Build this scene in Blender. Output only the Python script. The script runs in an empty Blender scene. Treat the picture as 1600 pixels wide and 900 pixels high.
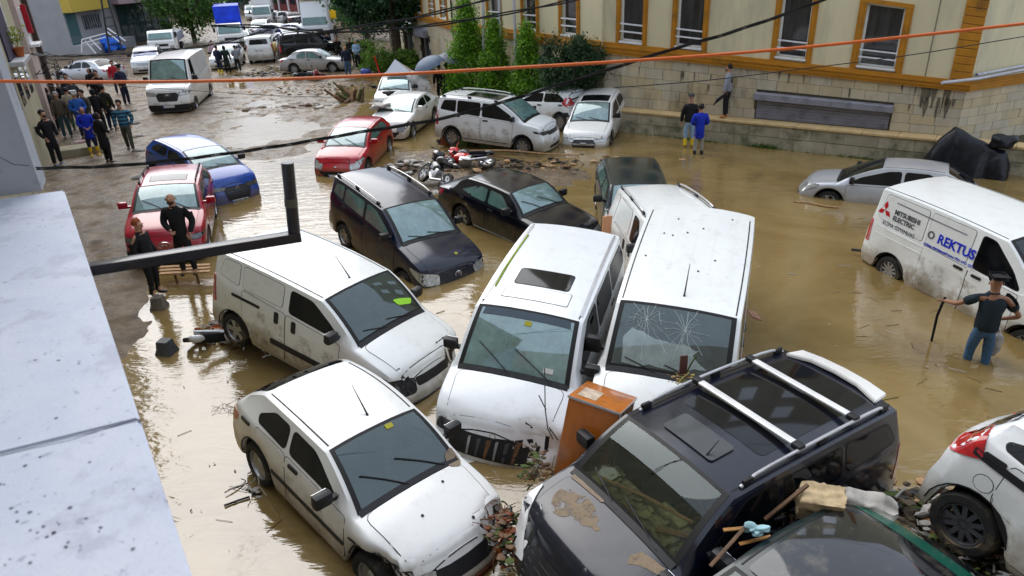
import bpy, bmesh, math, random
from mathutils import Vector, Matrix, Euler, noise
from mathutils.bvhtree import BVHTree
R = math.radians
random.seed(7)
S = bpy.context.scene
COL = S.collection
# ------------------------------------------------------------------ camera
FPX, TH, ROLL, CH = 1086.0, R(25.7), R(2.64), 6.3
_F = Vector((0, math.cos(TH), -math.sin(TH))); _D = -Vector((1, 0, 0)).cross(_F)
CX = math.cos(ROLL) * Vector((1, 0, 0)) + math.sin(ROLL) * _D
CY = -math.sin(ROLL) * Vector((1, 0, 0)) + math.cos(ROLL) * _D
cd = bpy.data.cameras.new('camera'); cam = bpy.data.objects.new('camera', cd); COL.objects.link(cam)
cd.sensor_width = 36; cd.lens = FPX / 1600 * 36; cd.clip_end = 2000; cd.clip_start = .05; cd.dof.use_dof = True; cd.dof.focus_distance = 10; cd.dof.aperture_fstop = 2.8
m = Matrix((CX, -CY, -_F)).transposed().to_4x4(); m.translation = Vector((0, 0, CH)); cam.matrix_world = m
S.camera = cam
# ------------------------------------------------------------------ light
w = bpy.data.worlds.new("World"); S.world = w; w.use_nodes = True
nt = w.node_tree; nt.nodes.clear()
sky = nt.nodes.new('ShaderNodeTexSky'); sky.sky_type = 'NISHITA'; sky.sun_disc = False
sky.sun_elevation = R(46); sky.sun_rotation = R(-30); sky.air_density = 1.2; sky.dust_density = 5; sky.ozone_density = 2
hs = nt.nodes.new('ShaderNodeHueSaturation'); hs.inputs['Saturation'].default_value = .38; hs.inputs['Value'].default_value = 1.25
bg = nt.nodes.new('ShaderNodeBackground'); bg.inputs['Strength'].default_value = .125
wo = nt.nodes.new('ShaderNodeOutputWorld')
# an overcast layer: the clear-sky colours mostly veiled by even pale cloud
cl = nt.nodes.new('ShaderNodeMixRGB'); cl.inputs[0].default_value = .72; cl.inputs[2].default_value = (6.5, 7.4, 8.9, 1)
nt.links.new(sky.outputs[0], hs.inputs['Color']); nt.links.new(hs.outputs[0], cl.inputs[1]); nt.links.new(cl.outputs[0], bg.inputs[0]); nt.links.new(bg.outputs[0], wo.inputs[0])
sd = bpy.data.lights.new('sun', 'SUN'); sd.energy = 1.5; sd.angle = R(60); sd.color = (1, .97, .93)
sun = bpy.data.objects.new('sun', sd); COL.objects.link(sun); sun.rotation_euler = (R(90 - 46), 0, R(210))
S.view_settings.view_transform = 'Standard'; S.view_settings.look = 'None'; S.view_settings.exposure = 0.45; S.view_settings.gamma = 1
S.cycles.max_bounces = 6; S.cycles.transparent_max_bounces = 8

# ------------------------------------------------------------------ points from the calibrated camera
def ray(px, py): return _F + CX * ((px - 800) / FPX) + CY * ((py - 450) / FPX)
def P(px, py, z=0.0):
    d = ray(px, py); t = (z - CH) / d.z; return Vector((0, 0, CH)) + d * t
def atY(px, py, Y):
    d = ray(px, py); return Vector((0, 0, CH)) + d * (Y / d.y)
def onplane(px, py, A, n):
    d = ray(px, py); t = (A.x * n.x + A.y * n.y) / (d.x * n.x + d.y * n.y); return Vector((0, 0, CH)) + d * t

# ------------------------------------------------------------------ materials
def N(nt, t, **k):
    n = nt.nodes.new(t)
    for a, b in k.items():
        if a in n.inputs: n.inputs[a].default_value = b
        else: setattr(n, a, b)
    return n
def base_mat(name):
    mt = bpy.data.materials.new(name); mt.use_nodes = True
    return mt, mt.node_tree, mt.node_tree.nodes['Principled BSDF']
def ramp(nt, fac, stops):
    r = nt.nodes.new('ShaderNodeValToRGB'); e = r.color_ramp.elements
    while len(e) < len(stops): e.new(.5)
    for i, (p, c) in enumerate(stops): e[i].position = p; e[i].color = (*c, 1) if len(c) == 3 else c
    nt.links.new(fac, r.inputs[0]); return r
def coords(nt, kind='Object', scale=None):
    tc = nt.nodes.new('ShaderNodeTexCoord'); o = tc.outputs[kind]
    if scale is not None:
        mp = nt.nodes.new('ShaderNodeMapping'); mp.inputs['Scale'].default_value = scale; nt.links.new(o, mp.inputs[0]); o = mp.outputs[0]
    return o
_mc = {}
def mat(name, col, rough=.6, metal=0, var=.12, nscale=6, bump=0, bscale=40, coat=0, spec=.3, dirt=None, kind='Object', scale=None, rv=.12):
    if name in _mc: return _mc[name]
    mt, nt, b = base_mat(name); b.inputs['Metallic'].default_value = metal; b.inputs['Coat Weight'].default_value = coat
    b.inputs['Coat Roughness'].default_value = .04; b.inputs['Specular IOR Level'].default_value = spec
    co = coords(nt, kind, scale)
    n = N(nt, 'ShaderNodeTexNoise', Scale=nscale, Detail=5.0, Roughness=.6); nt.links.new(co, n.inputs['Vector'])
    lo = tuple(max(0, c * (1 - var)) for c in col); hi = tuple(min(1, c * (1 + var)) for c in col)
    r = ramp(nt, n.outputs[0], [(.3, lo), (.7, hi)]); out = r.outputs[0]
    if dirt:
        n2 = N(nt, 'ShaderNodeTexNoise', Scale=dirt[1], Detail=6.0, Roughness=.65); nt.links.new(co, n2.inputs['Vector'])
        r2 = ramp(nt, n2.outputs[0], [(dirt[2], (0, 0, 0)), (dirt[3], (1, 1, 1))])
        mx = N(nt, 'ShaderNodeMixRGB'); mx.inputs[2].default_value = (*dirt[0], 1)
        nt.links.new(r2.outputs[0], mx.inputs[0]); nt.links.new(out, mx.inputs[1]); out = mx.outputs[0]
    nt.links.new(out, b.inputs['Base Color'])
    rr = N(nt, 'ShaderNodeMapRange'); rr.inputs[3].default_value = max(0.02, rough - rv * rough); rr.inputs[4].default_value = min(1, rough + rv * rough)
    nt.links.new(n.outputs[0], rr.inputs[0]); nt.links.new(rr.outputs[0], b.inputs['Roughness'])
    if bump:
        n3 = N(nt, 'ShaderNodeTexNoise', Scale=bscale, Detail=4.0); nt.links.new(co, n3.inputs['Vector'])
        bp = N(nt, 'ShaderNodeBump', Strength=bump, Distance=.02); nt.links.new(n3.outputs[0], bp.inputs['Height']); nt.links.new(bp.outputs[0], b.inputs['Normal'])
    _mc[name] = mt; return mt
def paint(name, col, metal=0.0, mud=.5, rough=.3, film=.25):
    """wet car paint: clear coat, fine drops, a thin muddy film and a mud line low on the body"""
    if name in _mc: return _mc[name]
    mt, nt, b = base_mat(name); b.inputs['Metallic'].default_value = metal; b.inputs['Roughness'].default_value = rough
    b.inputs['Coat Weight'].default_value = 1; b.inputs['Coat Roughness'].default_value = .03; b.inputs['Coat IOR'].default_value = 1.5; b.inputs['Specular IOR Level'].default_value = .1 if max(col) < .5 else .4
    co = coords(nt); sx = N(nt, 'ShaderNodeSeparateXYZ'); nt.links.new(co, sx.inputs[0])
    n = N(nt, 'ShaderNodeTexNoise', Scale=2.2, Detail=8.0, Roughness=.7); nt.links.new(co, n.inputs['Vector'])
    ad = N(nt, 'ShaderNodeMath', operation='MULTIPLY_ADD'); ad.inputs[1].default_value = -1.0; nt.links.new(sx.outputs[2], ad.inputs[0])
    ao = N(nt, 'ShaderNodeMath', operation='ADD'); ao.inputs[1].default_value = .2; nt.links.new(n.outputs[0], ao.inputs[0]); nt.links.new(ao.outputs[0], ad.inputs[2])
    r = ramp(nt, ad.outputs[0], [(0, (0, 0, 0)), (.32, (1, 1, 1))]); r.color_ramp.elements[0].position = .02
    n2 = N(nt, 'ShaderNodeTexNoise', Scale=5.0, Detail=9.0, Roughness=.75); nt.links.new(co, n2.inputs['Vector'])
    r2 = ramp(nt, n2.outputs[0], [(.52, (0, 0, 0)), (.78, (film, film, film))])
    mxf = N(nt, 'ShaderNodeMath', operation='MULTIPLY_ADD'); mxf.inputs[1].default_value = mud; mxf.use_clamp = True
    nt.links.new(r.outputs[0], mxf.inputs[0]); nt.links.new(r2.outputs[0], mxf.inputs[2])
    mx = N(nt, 'ShaderNodeMixRGB'); mx.inputs[1].default_value = (*col, 1); mx.inputs[2].default_value = (.24, .18, .1, 1)
    nt.links.new(mxf.outputs[0], mx.inputs[0]); nt.links.new(mx.outputs[0], b.inputs['Base Color'])
    rr = N(nt, 'ShaderNodeMapRange'); rr.inputs[3].default_value = .03; rr.inputs[4].default_value = .45
    nt.links.new(mxf.outputs[0], rr.inputs[0]); nt.links.new(rr.outputs[0], b.inputs['Coat Roughness'])
    v = N(nt, 'ShaderNodeTexNoise', Scale=130.0, Detail=2.0); nt.links.new(co, v.inputs['Vector'])
    v2 = N(nt, 'ShaderNodeTexNoise', Scale=1.7, Detail=2.0); nt.links.new(co, v2.inputs['Vector'])
    b1 = N(nt, 'ShaderNodeBump', Strength=.05, Distance=.01); nt.links.new(v.outputs[0], b1.inputs['Height'])
    b2 = N(nt, 'ShaderNodeBump', Strength=.12, Distance=.05); nt.links.new(v2.outputs[0], b2.inputs['Height']); nt.links.new(b1.outputs[0], b2.inputs['Normal'])
    nt.links.new(b2.outputs[0], b.inputs['Normal']); nt.links.new(b2.outputs[0], b.inputs['Coat Normal'])
    _mc[name] = mt; return mt
def glass_mat(name, tint=(.35, .5, .48), fog=.25, fogcol=(.32, .42, .42), refl=.25):
    """wet windscreen: see-through, strongly mirroring, with a film of dust and breath"""
    if name in _mc: return _mc[name]
    mt, nt, b = base_mat(name); co = coords(nt)
    tr = N(nt, 'ShaderNodeBsdfTransparent'); tr.inputs[0].default_value = (*tint, 1)
    gl = N(nt, 'ShaderNodeBsdfGlossy', Roughness=.02); gl.inputs[0].default_value = (.9, 1, 1, 1)
    n = N(nt, 'ShaderNodeTexNoise', Scale=3.0, Detail=7.0, Roughness=.7); nt.links.new(co, n.inputs['Vector'])
    rf = ramp(nt, n.outputs[0], [(.3, (fog * .6,) * 3), (.75, (min(1, fog * 1.5),) * 3)])
    b.inputs['Base Color'].default_value = (*fogcol, 1); b.inputs['Roughness'].default_value = .5
    m1 = N(nt, 'ShaderNodeMixShader'); nt.links.new(rf.outputs[0], m1.inputs[0]); nt.links.new(tr.outputs[0], m1.inputs[1]); nt.links.new(b.outputs[0], m1.inputs[2])
    fr = N(nt, 'ShaderNodeFresnel', IOR=1.5)
    mr = N(nt, 'ShaderNodeMapRange'); mr.inputs[3].default_value = refl * .5; mr.inputs[4].default_value = 1; nt.links.new(fr.outputs[0], mr.inputs[0])
    m2 = N(nt, 'ShaderNodeMixShader'); nt.links.new(mr.outputs[0], m2.inputs[0]); nt.links.new(m1.outputs[0], m2.inputs[1]); nt.links.new(gl.outputs[0], m2.inputs[2])
    nt.links.new(m2.outputs[0], nt.nodes['Material Output'].inputs[0]); _mc[name] = mt; return mt

BLACKP = mat('black_plastic', (.02, .02, .022), .45, var=.3)
RUBBER = mat('rubber', (.018, .018, .018), .7, var=.3, dirt=((.16, .12, .07), 6, .5, .75))
SEAL = mat('seam_black', (.012, .012, .012), .5)
CHROME = mat('chrome', (.7, .7, .72), .18, 1)
ALLOY = mat('alloy', (.45, .46, .48), .32, .8, dirt=((.2, .15, .09), 8, .55, .8))
DARKALLOY = mat('dark_alloy', (.09, .09, .1), .35, .6)
TINT = mat('dark_window_glass', (.006, .007, .009), .05, spec=.35, var=.5, nscale=2)
TEALG = mat('teal_window_glass', (.10, .19, .175), .05, coat=1, var=.35, nscale=2)
LAMP = mat('headlamp_glass', (.42, .43, .42), .08, .35, coat=1, var=.4, nscale=14)
LAMPW = mat('milky_headlamp', (.75, .75, .76), .1, .0, coat=1, var=.15, nscale=5)
LAMPD = mat('smoked_headlamp', (.09, .09, .095), .08, .5, coat=1, var=.5, nscale=14)
REDL = mat('red_lamp', (.42, .01, .015), .12, coat=1, var=.4, nscale=12)
ORANGEL = mat('orange_lamp', (.6, .14, .01), .15, coat=1)
WHITEP = mat('plate_white', (.62, .62, .6), .4, var=.08)
BLUEP = mat('plate_blue', (.01, .05, .45), .4)
INK = mat('ink_black', (.015, .015, .015), .5)
SEATM = mat('seat_cloth', (.035, .037, .04), .9, var=.3)
DASH = mat('dashboard_plastic', (.03, .032, .034), .6, var=.3)
DUSTY = mat('dusty_dashboard', (.42, .38, .2), .85, var=.4, dirt=((.08, .08, .05), 5, .4, .65))
MUDDRY = mat('mud_film', (.26, .2, .14), .75, var=.2, nscale=12)
def ragged(name, col, lo, hi, sc_):
    mt, nt, b = base_mat(name); b.inputs['Roughness'].default_value = .8; co = coords(nt); n = N(nt, 'ShaderNodeTexNoise', Scale=sc_, Detail=9.0, Roughness=.7); nt.links.new(co, n.inputs['Vector'])
    r = ramp(nt, n.outputs[0], [(lo, (0, 0, 0)), (hi, (1, 1, 1))]); n2 = N(nt, 'ShaderNodeTexNoise', Scale=30.0, Detail=4.0); nt.links.new(co, n2.inputs['Vector']); r2 = ramp(nt, n2.outputs[0], [(.3, tuple(c * .75 for c in col)), (.7, col)]); nt.links.new(r2.outputs[0], b.inputs['Base Color'])
    t_ = N(nt, 'ShaderNodeBsdfTransparent'); ms = N(nt, 'ShaderNodeMixShader'); nt.links.new(r.outputs[0], ms.inputs[0]); nt.links.new(t_.outputs[0], ms.inputs[1]); nt.links.new(b.outputs[0], ms.inputs[2]); nt.links.new(ms.outputs[0], nt.nodes['Material Output'].inputs[0]); return mt
MUDRAG = ragged('thin_ragged_mud', (.27, .2, .13), .40, .50, 5.0); SPLASH = ragged('mud_splashes', (.34, .27, .17), .5, .85, 3.2)
RAILM = mat('rail_silver', (.55, .55, .56), .3, .6)
WOODO = mat('orange_varnished_wood', (.48, .14, .015), .28, coat=.6, var=.35, nscale=3, dirt=((.12, .05, .02), 3, .5, .8), scale=(1, 1, .3))
WOOD = mat('raw_wood', (.4, .24, .12), .7, var=.3, nscale=9, scale=(1, 1, .2))
WOODD = mat('wet_brown_wood', (.13, .07, .035), .6, var=.4, nscale=9)
LEAFY = mat('yellow_leaf', (.4, .36, .02), .5)
LEAFG = mat('green_leaf', (.12, .3, .02), .5)

# ------------------------------------------------------------------ object helpers
def tag(o, label=None, cat=None, group=None, kind=None):
    if label: o['label'] = label
    if cat: o['category'] = cat
    if group: o['group'] = group
    if kind: o['kind'] = kind
    return o
def empty(name, loc, label, cat, rot=(0, 0, 0), group=None):
    o = bpy.data.objects.new(name, None); COL.objects.link(o); o.location = loc; o.rotation_euler = rot; o.empty_display_size = .2
    return tag(o, label, cat, group)
def link(name, me, parent=None, mt=None):
    o = bpy.data.objects.new(name, me); COL.objects.link(o)
    if parent is not None: o.parent = parent
    if mt is not None:
        me.materials.clear(); me.materials.append(mt)
    return o
def finish(bm, name, mt=None, parent=None, smooth=35, mats=None):
    bmesh.ops.recalc_face_normals(bm, faces=bm.faces) if smooth != 'keep' else None
    me = bpy.data.meshes.new(name)
    if smooth and smooth != 'keep':
        a = R(smooth)
        for e in bm.edges:
            if len(e.link_faces) == 2 and e.calc_face_angle(0) > a: e.smooth = False
        for f in bm.faces: f.smooth = True
    elif smooth == 'keep':
        for f in bm.faces: f.smooth = True
    bm.to_mesh(me); bm.free()
    o = link(name, me, parent)
    for q in (mats or [mt]): me.materials.append(q)
    return o
def box(bm, c, s, rot=None, bev=0):
    r = bmesh.ops.create_cube(bm, size=1)['verts']
    if bev:
        pass
    M = Matrix.Translation(Vector(c)) @ (rot.to_matrix().to_4x4() if isinstance(rot, Euler) else (rot.to_4x4() if rot is not None else Matrix.Identity(4))) @ Matrix.Diagonal((*s, 1))
    bmesh.ops.transform(bm, matrix=M, verts=r)
    if bev:
        es = list({e for v in r for e in v.link_edges}); bmesh.ops.bevel(bm, geom=es, offset=bev, segments=2, affect='EDGES', profile=.6)
    return r
def tube(bm, pts, rad, n=8, caps=True):
    pts = [Vector(p) for p in pts]; rings = []; rr = rad if isinstance(rad, (list, tuple)) else [rad] * len(pts)
    up = Vector((0, 0, 1)); prev = None
    for i, p in enumerate(pts):
        t = (pts[min(i + 1, len(pts) - 1)] - pts[max(i - 1, 0)]).normalized()
        if prev is None:
            a = t.cross(up if abs(t.z) < .95 else Vector((1, 0, 0))).normalized()
        else:
            a = (prev - t * prev.dot(t)).normalized()
        prev = a; b = t.cross(a)
        rings.append([bm.verts.new(p + (a * math.cos(2 * math.pi * k / n) + b * math.sin(2 * math.pi * k / n)) * rr[i]) for k in range(n)])
    for i in range(len(rings) - 1):
        for k in range(n): bm.faces.new((rings[i][k], rings[i][(k + 1) % n], rings[i + 1][(k + 1) % n], rings[i + 1][k]))
    if caps:
        bm.faces.new(rings[0][::-1]); bm.faces.new(rings[-1])
def lathe(bm, prof, n=24, axis='y', c=(0, 0, 0)):
    rings = []
    for (r, h) in prof:
        ring = []
        for k in range(n):
            a = 2 * math.pi * k / n; u, v = r * math.cos(a), r * math.sin(a)
            q = (u, h, v) if axis == 'y' else ((u, v, h) if axis == 'z' else (h, u, v))
            ring.append(bm.verts.new(Vector(q) + Vector(c)))
        rings.append(ring)
    for i in range(len(rings) - 1):
        for k in range(n): bm.faces.new((rings[i][k], rings[i][(k + 1) % n], rings[i + 1][(k + 1) % n], rings[i + 1][k]))
    return rings
def rock(bm, c, s, seed=0, sub=2, amt=.3):
    r = bmesh.ops.create_icosphere(bm, subdivisions=sub, radius=1)['verts']
    for v in r:
        q = v.co.copy(); f = 1 + amt * noise.noise(q * 1.3 + Vector((seed * 3.1, seed, 0))); mx = max(abs(q.x), abs(q.y), abs(q.z))
        q = q * f * (.55 + .45 / max(mx, .3) * .8); v.co = Vector((q.x * s[0], q.y * s[1], q.z * s[2])) + Vector(c)
def poly_prism(bm, pts, h, M=None):
    a = [bm.verts.new((p[0], p[1], 0)) for p in pts]; b = [bm.verts.new((p[0], p[1], h)) for p in pts]; n = len(pts)
    bm.faces.new(a[::-1]); bm.faces.new(b)
    for i in range(n): bm.faces.new((a[i], a[(i + 1) % n], b[(i + 1) % n], b[i]))
    if M is not None: bmesh.ops.transform(bm, matrix=M, verts=a + b)
def roundp(pts, r, seg=3):
    out = []; n = len(pts)
    for i in range(n):
        p = Vector(pts[i]); a = Vector(pts[i - 1]); b = Vector(pts[(i + 1) % n])
        da, db = a - p, b - p; rr = min(r, da.length * .45, db.length * .45)
        p0 = p + da.normalized() * rr; p1 = p + db.normalized() * rr
        for k in range(seg + 1):
            t = k / seg; out.append(tuple(p0 * (1 - t) ** 2 + p * 2 * t * (1 - t) + p1 * t * t))
    return out
_tc = {}
def text_obj(txt, size, mt, parent, M, name='lettering', ext=.002, bold=False, sx=1.0, rot=None):
    key = (txt, size, bold, sx, mt.name)
    if key not in _tc:
        cu = bpy.data.curves.new('txt', 'FONT'); cu.body = txt; cu.size = size; cu.extrude = ext; cu.align_x = 'CENTER'; cu.align_y = 'CENTER'; cu.resolution_u = 2
        if bold: cu.offset = size * .03
        ob = bpy.data.objects.new('txt', cu); me = bpy.data.meshes.new_from_object(ob); bpy.data.objects.remove(ob)
        me.materials.clear(); me.materials.append(mt); _tc[key] = me
        for v in me.vertices: v.co.x *= sx
    o = bpy.data.objects.new(name, _tc[key]); COL.objects.link(o); o.parent = parent; o.matrix_local = M
    return o

# ------------------------------------------------------------------ vehicles
DEF = dict(
 hatch=dict(L=3.95, W=1.72, H=1.45, xc=1.05, zc=.98, xh=1.85, xr=3.45, zh=.75, fo=.82, wb=2.5, ht=.35, hr=.34, tail=(3.86, 1.0), deck=None, tb=.95),
 sedan=dict(L=4.5, W=1.73, H=1.41, xc=1.25, zc=.95, xh=2.0, xr=3.35, zh=.72, fo=.85, wb=2.6, ht=.34, hr=.33, tail=(3.95, 1.0), deck=(4.4, .96), tb=.95),
 suv=dict(L=4.2, W=1.8, H=1.57, xc=1.18, zc=1.09, xh=1.96, xr=3.65, zh=.85, fo=.85, wb=2.6, ht=.36, hr=.35, tail=(4.05, 1.08), deck=None, tb=.95),
 mpv=dict(L=4.4, W=1.84, H=1.75, xc=.98, zc=1.17, xh=1.72, xr=4.2, zh=.95, fo=.9, wb=2.75, ht=.385, hr=.38, tail=(4.36, 1.1), deck=None, tb=.965),
 van=dict(L=4.9, W=1.92, H=1.95, xc=.95, zc=1.25, xh=1.72, xr=4.8, zh=.95, fo=.92, wb=3.0, ht=.405, hr=.405, tail=(4.88, 1.2), deck=None, tb=.97))
class Body: pass
def lerp(a, b, t): return a + (b - a) * t
def sstep(t): t = max(0, min(1, t)); return t * t * (3 - 2 * t)
_wheels = {}
def wheel_meshes(style, r=.31, wd=.2):
    k = (style, r)
    if k in _wheels: return _wheels[k]
    bm = bmesh.new(); h = wd / 2
    lathe(bm, [(r * .64, -h * .8), (r * .7, -h), (r * .93, -h * .95), (r, -h * .6), (r, h * .6), (r * .93, h * .95), (r * .7, h), (r * .64, h * .8), (r * .62, 0)], 28)
    t = finish(bm, 'tyre', RUBBER); tm = t.data; bpy.data.objects.remove(t)
    bm = bmesh.new()
    lathe(bm, [(r * .66, h * .82), (r * .62, h * .86), (r * .58, h * .5), (r * .56, -h * .5)], 28)
    lathe(bm, [(.001, h * .55), (r * .16, h * .55), (r * .18, h * .2)], 14)
    ns = {'steel': 0, 'five': 5, 'ten': 10, 'seven': 7}[style]
    if ns == 0:
        lathe(bm, [(.001, h * .62), (r * .2, h * .62), (r * .3, h * .4), (r * .5, h * .6), (r * .57, h * .5)], 24)
    for i in range(ns):
        a = 2 * math.pi * i / ns; wsp = .09 if ns < 8 else .05
        M = Matrix.Rotation(a, 4, 'Y') @ Matrix.Translation((r * .36, h * .45, 0)) @ Matrix.Diagonal((r * .5, .03, r * wsp * 3, 1))
        v = bmesh.ops.create_cube(bm, size=1)['verts']; bmesh.ops.transform(bm, matrix=M, verts=v)
    o = finish(bm, 'rim', ALLOY); rm = o.data; bpy.data.objects.remove(o)
    _wheels[k] = (tm, rm); return _wheels[k]

def top_z(s, d, y=0):
    H, zh, zc, xc, xh, xr = s['H'], s['zh'], s['zc'], s['xc'], s['xh'], s['xr']
    xt, zt = s['tail']; L = s['L']
    if d < xc:
        t = d / xc; z = zh - .07 * (1 - min(1, d / .14)) ** 2 + (zc - zh) * (t ** .8) + .035 * 4 * t * (1 - t) * .8
    elif d < xh: t = (d - xc) / (xh - xc); z = lerp(zc, H - .045, t) + .045 * 4 * t * (1 - t)
    elif d < xr: t = (d - xh) / (xr - xh); z = H - .045 * (2 * t - 1) ** 2
    elif d < xt: t = (d - xr) / (xt - xr); z = lerp(H - .045, zt, t) + .04 * 4 * t * (1 - t)
    else:
        e = s['deck'] or (L, zt - .03); t = (d - xt) / max(.001, (L - xt)); z = lerp(zt, e[1] - .04 * t, t)
    return z
def rail(s, d):
    """half width of the rail between side and top, crown height"""
    W = s['W']; xc, xh, xr = s['xc'], s['xh'], s['xr']; xt = s['tail'][0]
    a, b, c = s.get('hw', .455) * W, s['ht'] * W + .06, s['hr'] * W + .06
    if d < xc: return lerp(.41, s.get('hw', .455), d / xc) * W, .05
    if d < xh: t = (d - xc) / (xh - xc); return lerp(a, b, t ** .9), lerp(.05, .045, t)
    if d < xr: t = (d - xh) / (xr - xh); return lerp(b, c, t) + .02 * 4 * t * (1 - t), .045
    if d < xt: t = (d - xr) / (xt - xr); return lerp(c, .43 * W, t), .045
    return .43 * W, .04
def plan(s, d):
    L = s['L']; f = 1
    if d < .8: f -= s.get('nt', .1) * (1 - d / .8) ** 2
    if d > L - .6: f -= s.get('rt', .05) * ((d - L + .6) / .6) ** 2
    return f
def belt_z(s, d):
    z0, z1 = s['zc'] - .05, s['zc'] + s.get('rise', .06)
    return lerp(z0, z1, sstep((d - s['xc']) / (s['L'] - s['xc'])))
def section(s, d):
    W = s['W'] / 2; yw = W * plan(s, d); zs = s.get('zs', .2); zt = top_z(s, d); yr, cr = rail(s, d)
    yr = min(yr, yw * .96); zr = zt - cr; zb = min(belt_z(s, d), zr - .025); yb = max(yw * s['tb'], yr + .012)
    yb = min(yb, yw); g = max(0, zr - zb)
    y8 = lerp(yb, yr + .012, .93 if g > .15 else .5); z8 = max(zr - .055, lerp(zb, zr, .5))
    pts = [(.55 * yw, zs + .02), (.93 * yw, zs), (.982 * yw, zs + .05), (yw, lerp(zs, zb, .28)), (yw * 1.0, lerp(zs, zb, .55)), (.992 * yw, lerp(zs, zb, .8)),
           (lerp(yw, yb, .7), zb - .035), (yb, zb), (y8, z8), (yr + .004, zr - .008)]
    zf = zs
    for dw in (s['fo'], s['fo'] + s['wb']):
        q = .375 ** 2 - (d - dw) ** 2
        if q > 0: zf = max(zf, .31 + math.sqrt(q) * .98)
    if zf > zs:
        pts = [(y, zf + (z - zs) * (zb - zf) / (zb - zs)) if z < zb else (y, z) for y, z in pts]
    for k, f in enumerate((.94, .86, .66, .36, 0)):
        y = yr * f; pts.append((y, zt - cr * f ** 2.4))
    return pts
def deform(s, x, y, z):
    L = s['L']; W = s['W'] / 2; d = L / 2 - x; zh = s['zh']
    if d < .55:
        wgt = (1 - d / .55) ** 2; x -= wgt * s.get('bow', .2) * abs(y / W) ** 2.6
        w2 = max(0, 1 - d / .4) ** 2; zz = (z - .3) / (zh - .3)
        x += w2 * (.03 * math.exp(-((z - .45) / .16) ** 2) - s.get('slope', .16) * sstep((zz - .35) / .75))
    e = L - d
    if e < .5:
        wgt = (1 - e / .5) ** 2; x += wgt * s.get('rbow', .1) * abs(y / W) ** 2.6
        w2 = max(0, 1 - e / .3) ** 2; H = s['H']
        x += w2 * (-.04 * math.exp(-((z - .5) / .15) ** 2) + .05 * sstep((z - .7) / (H - .7)))
    return x, y, z
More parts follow.
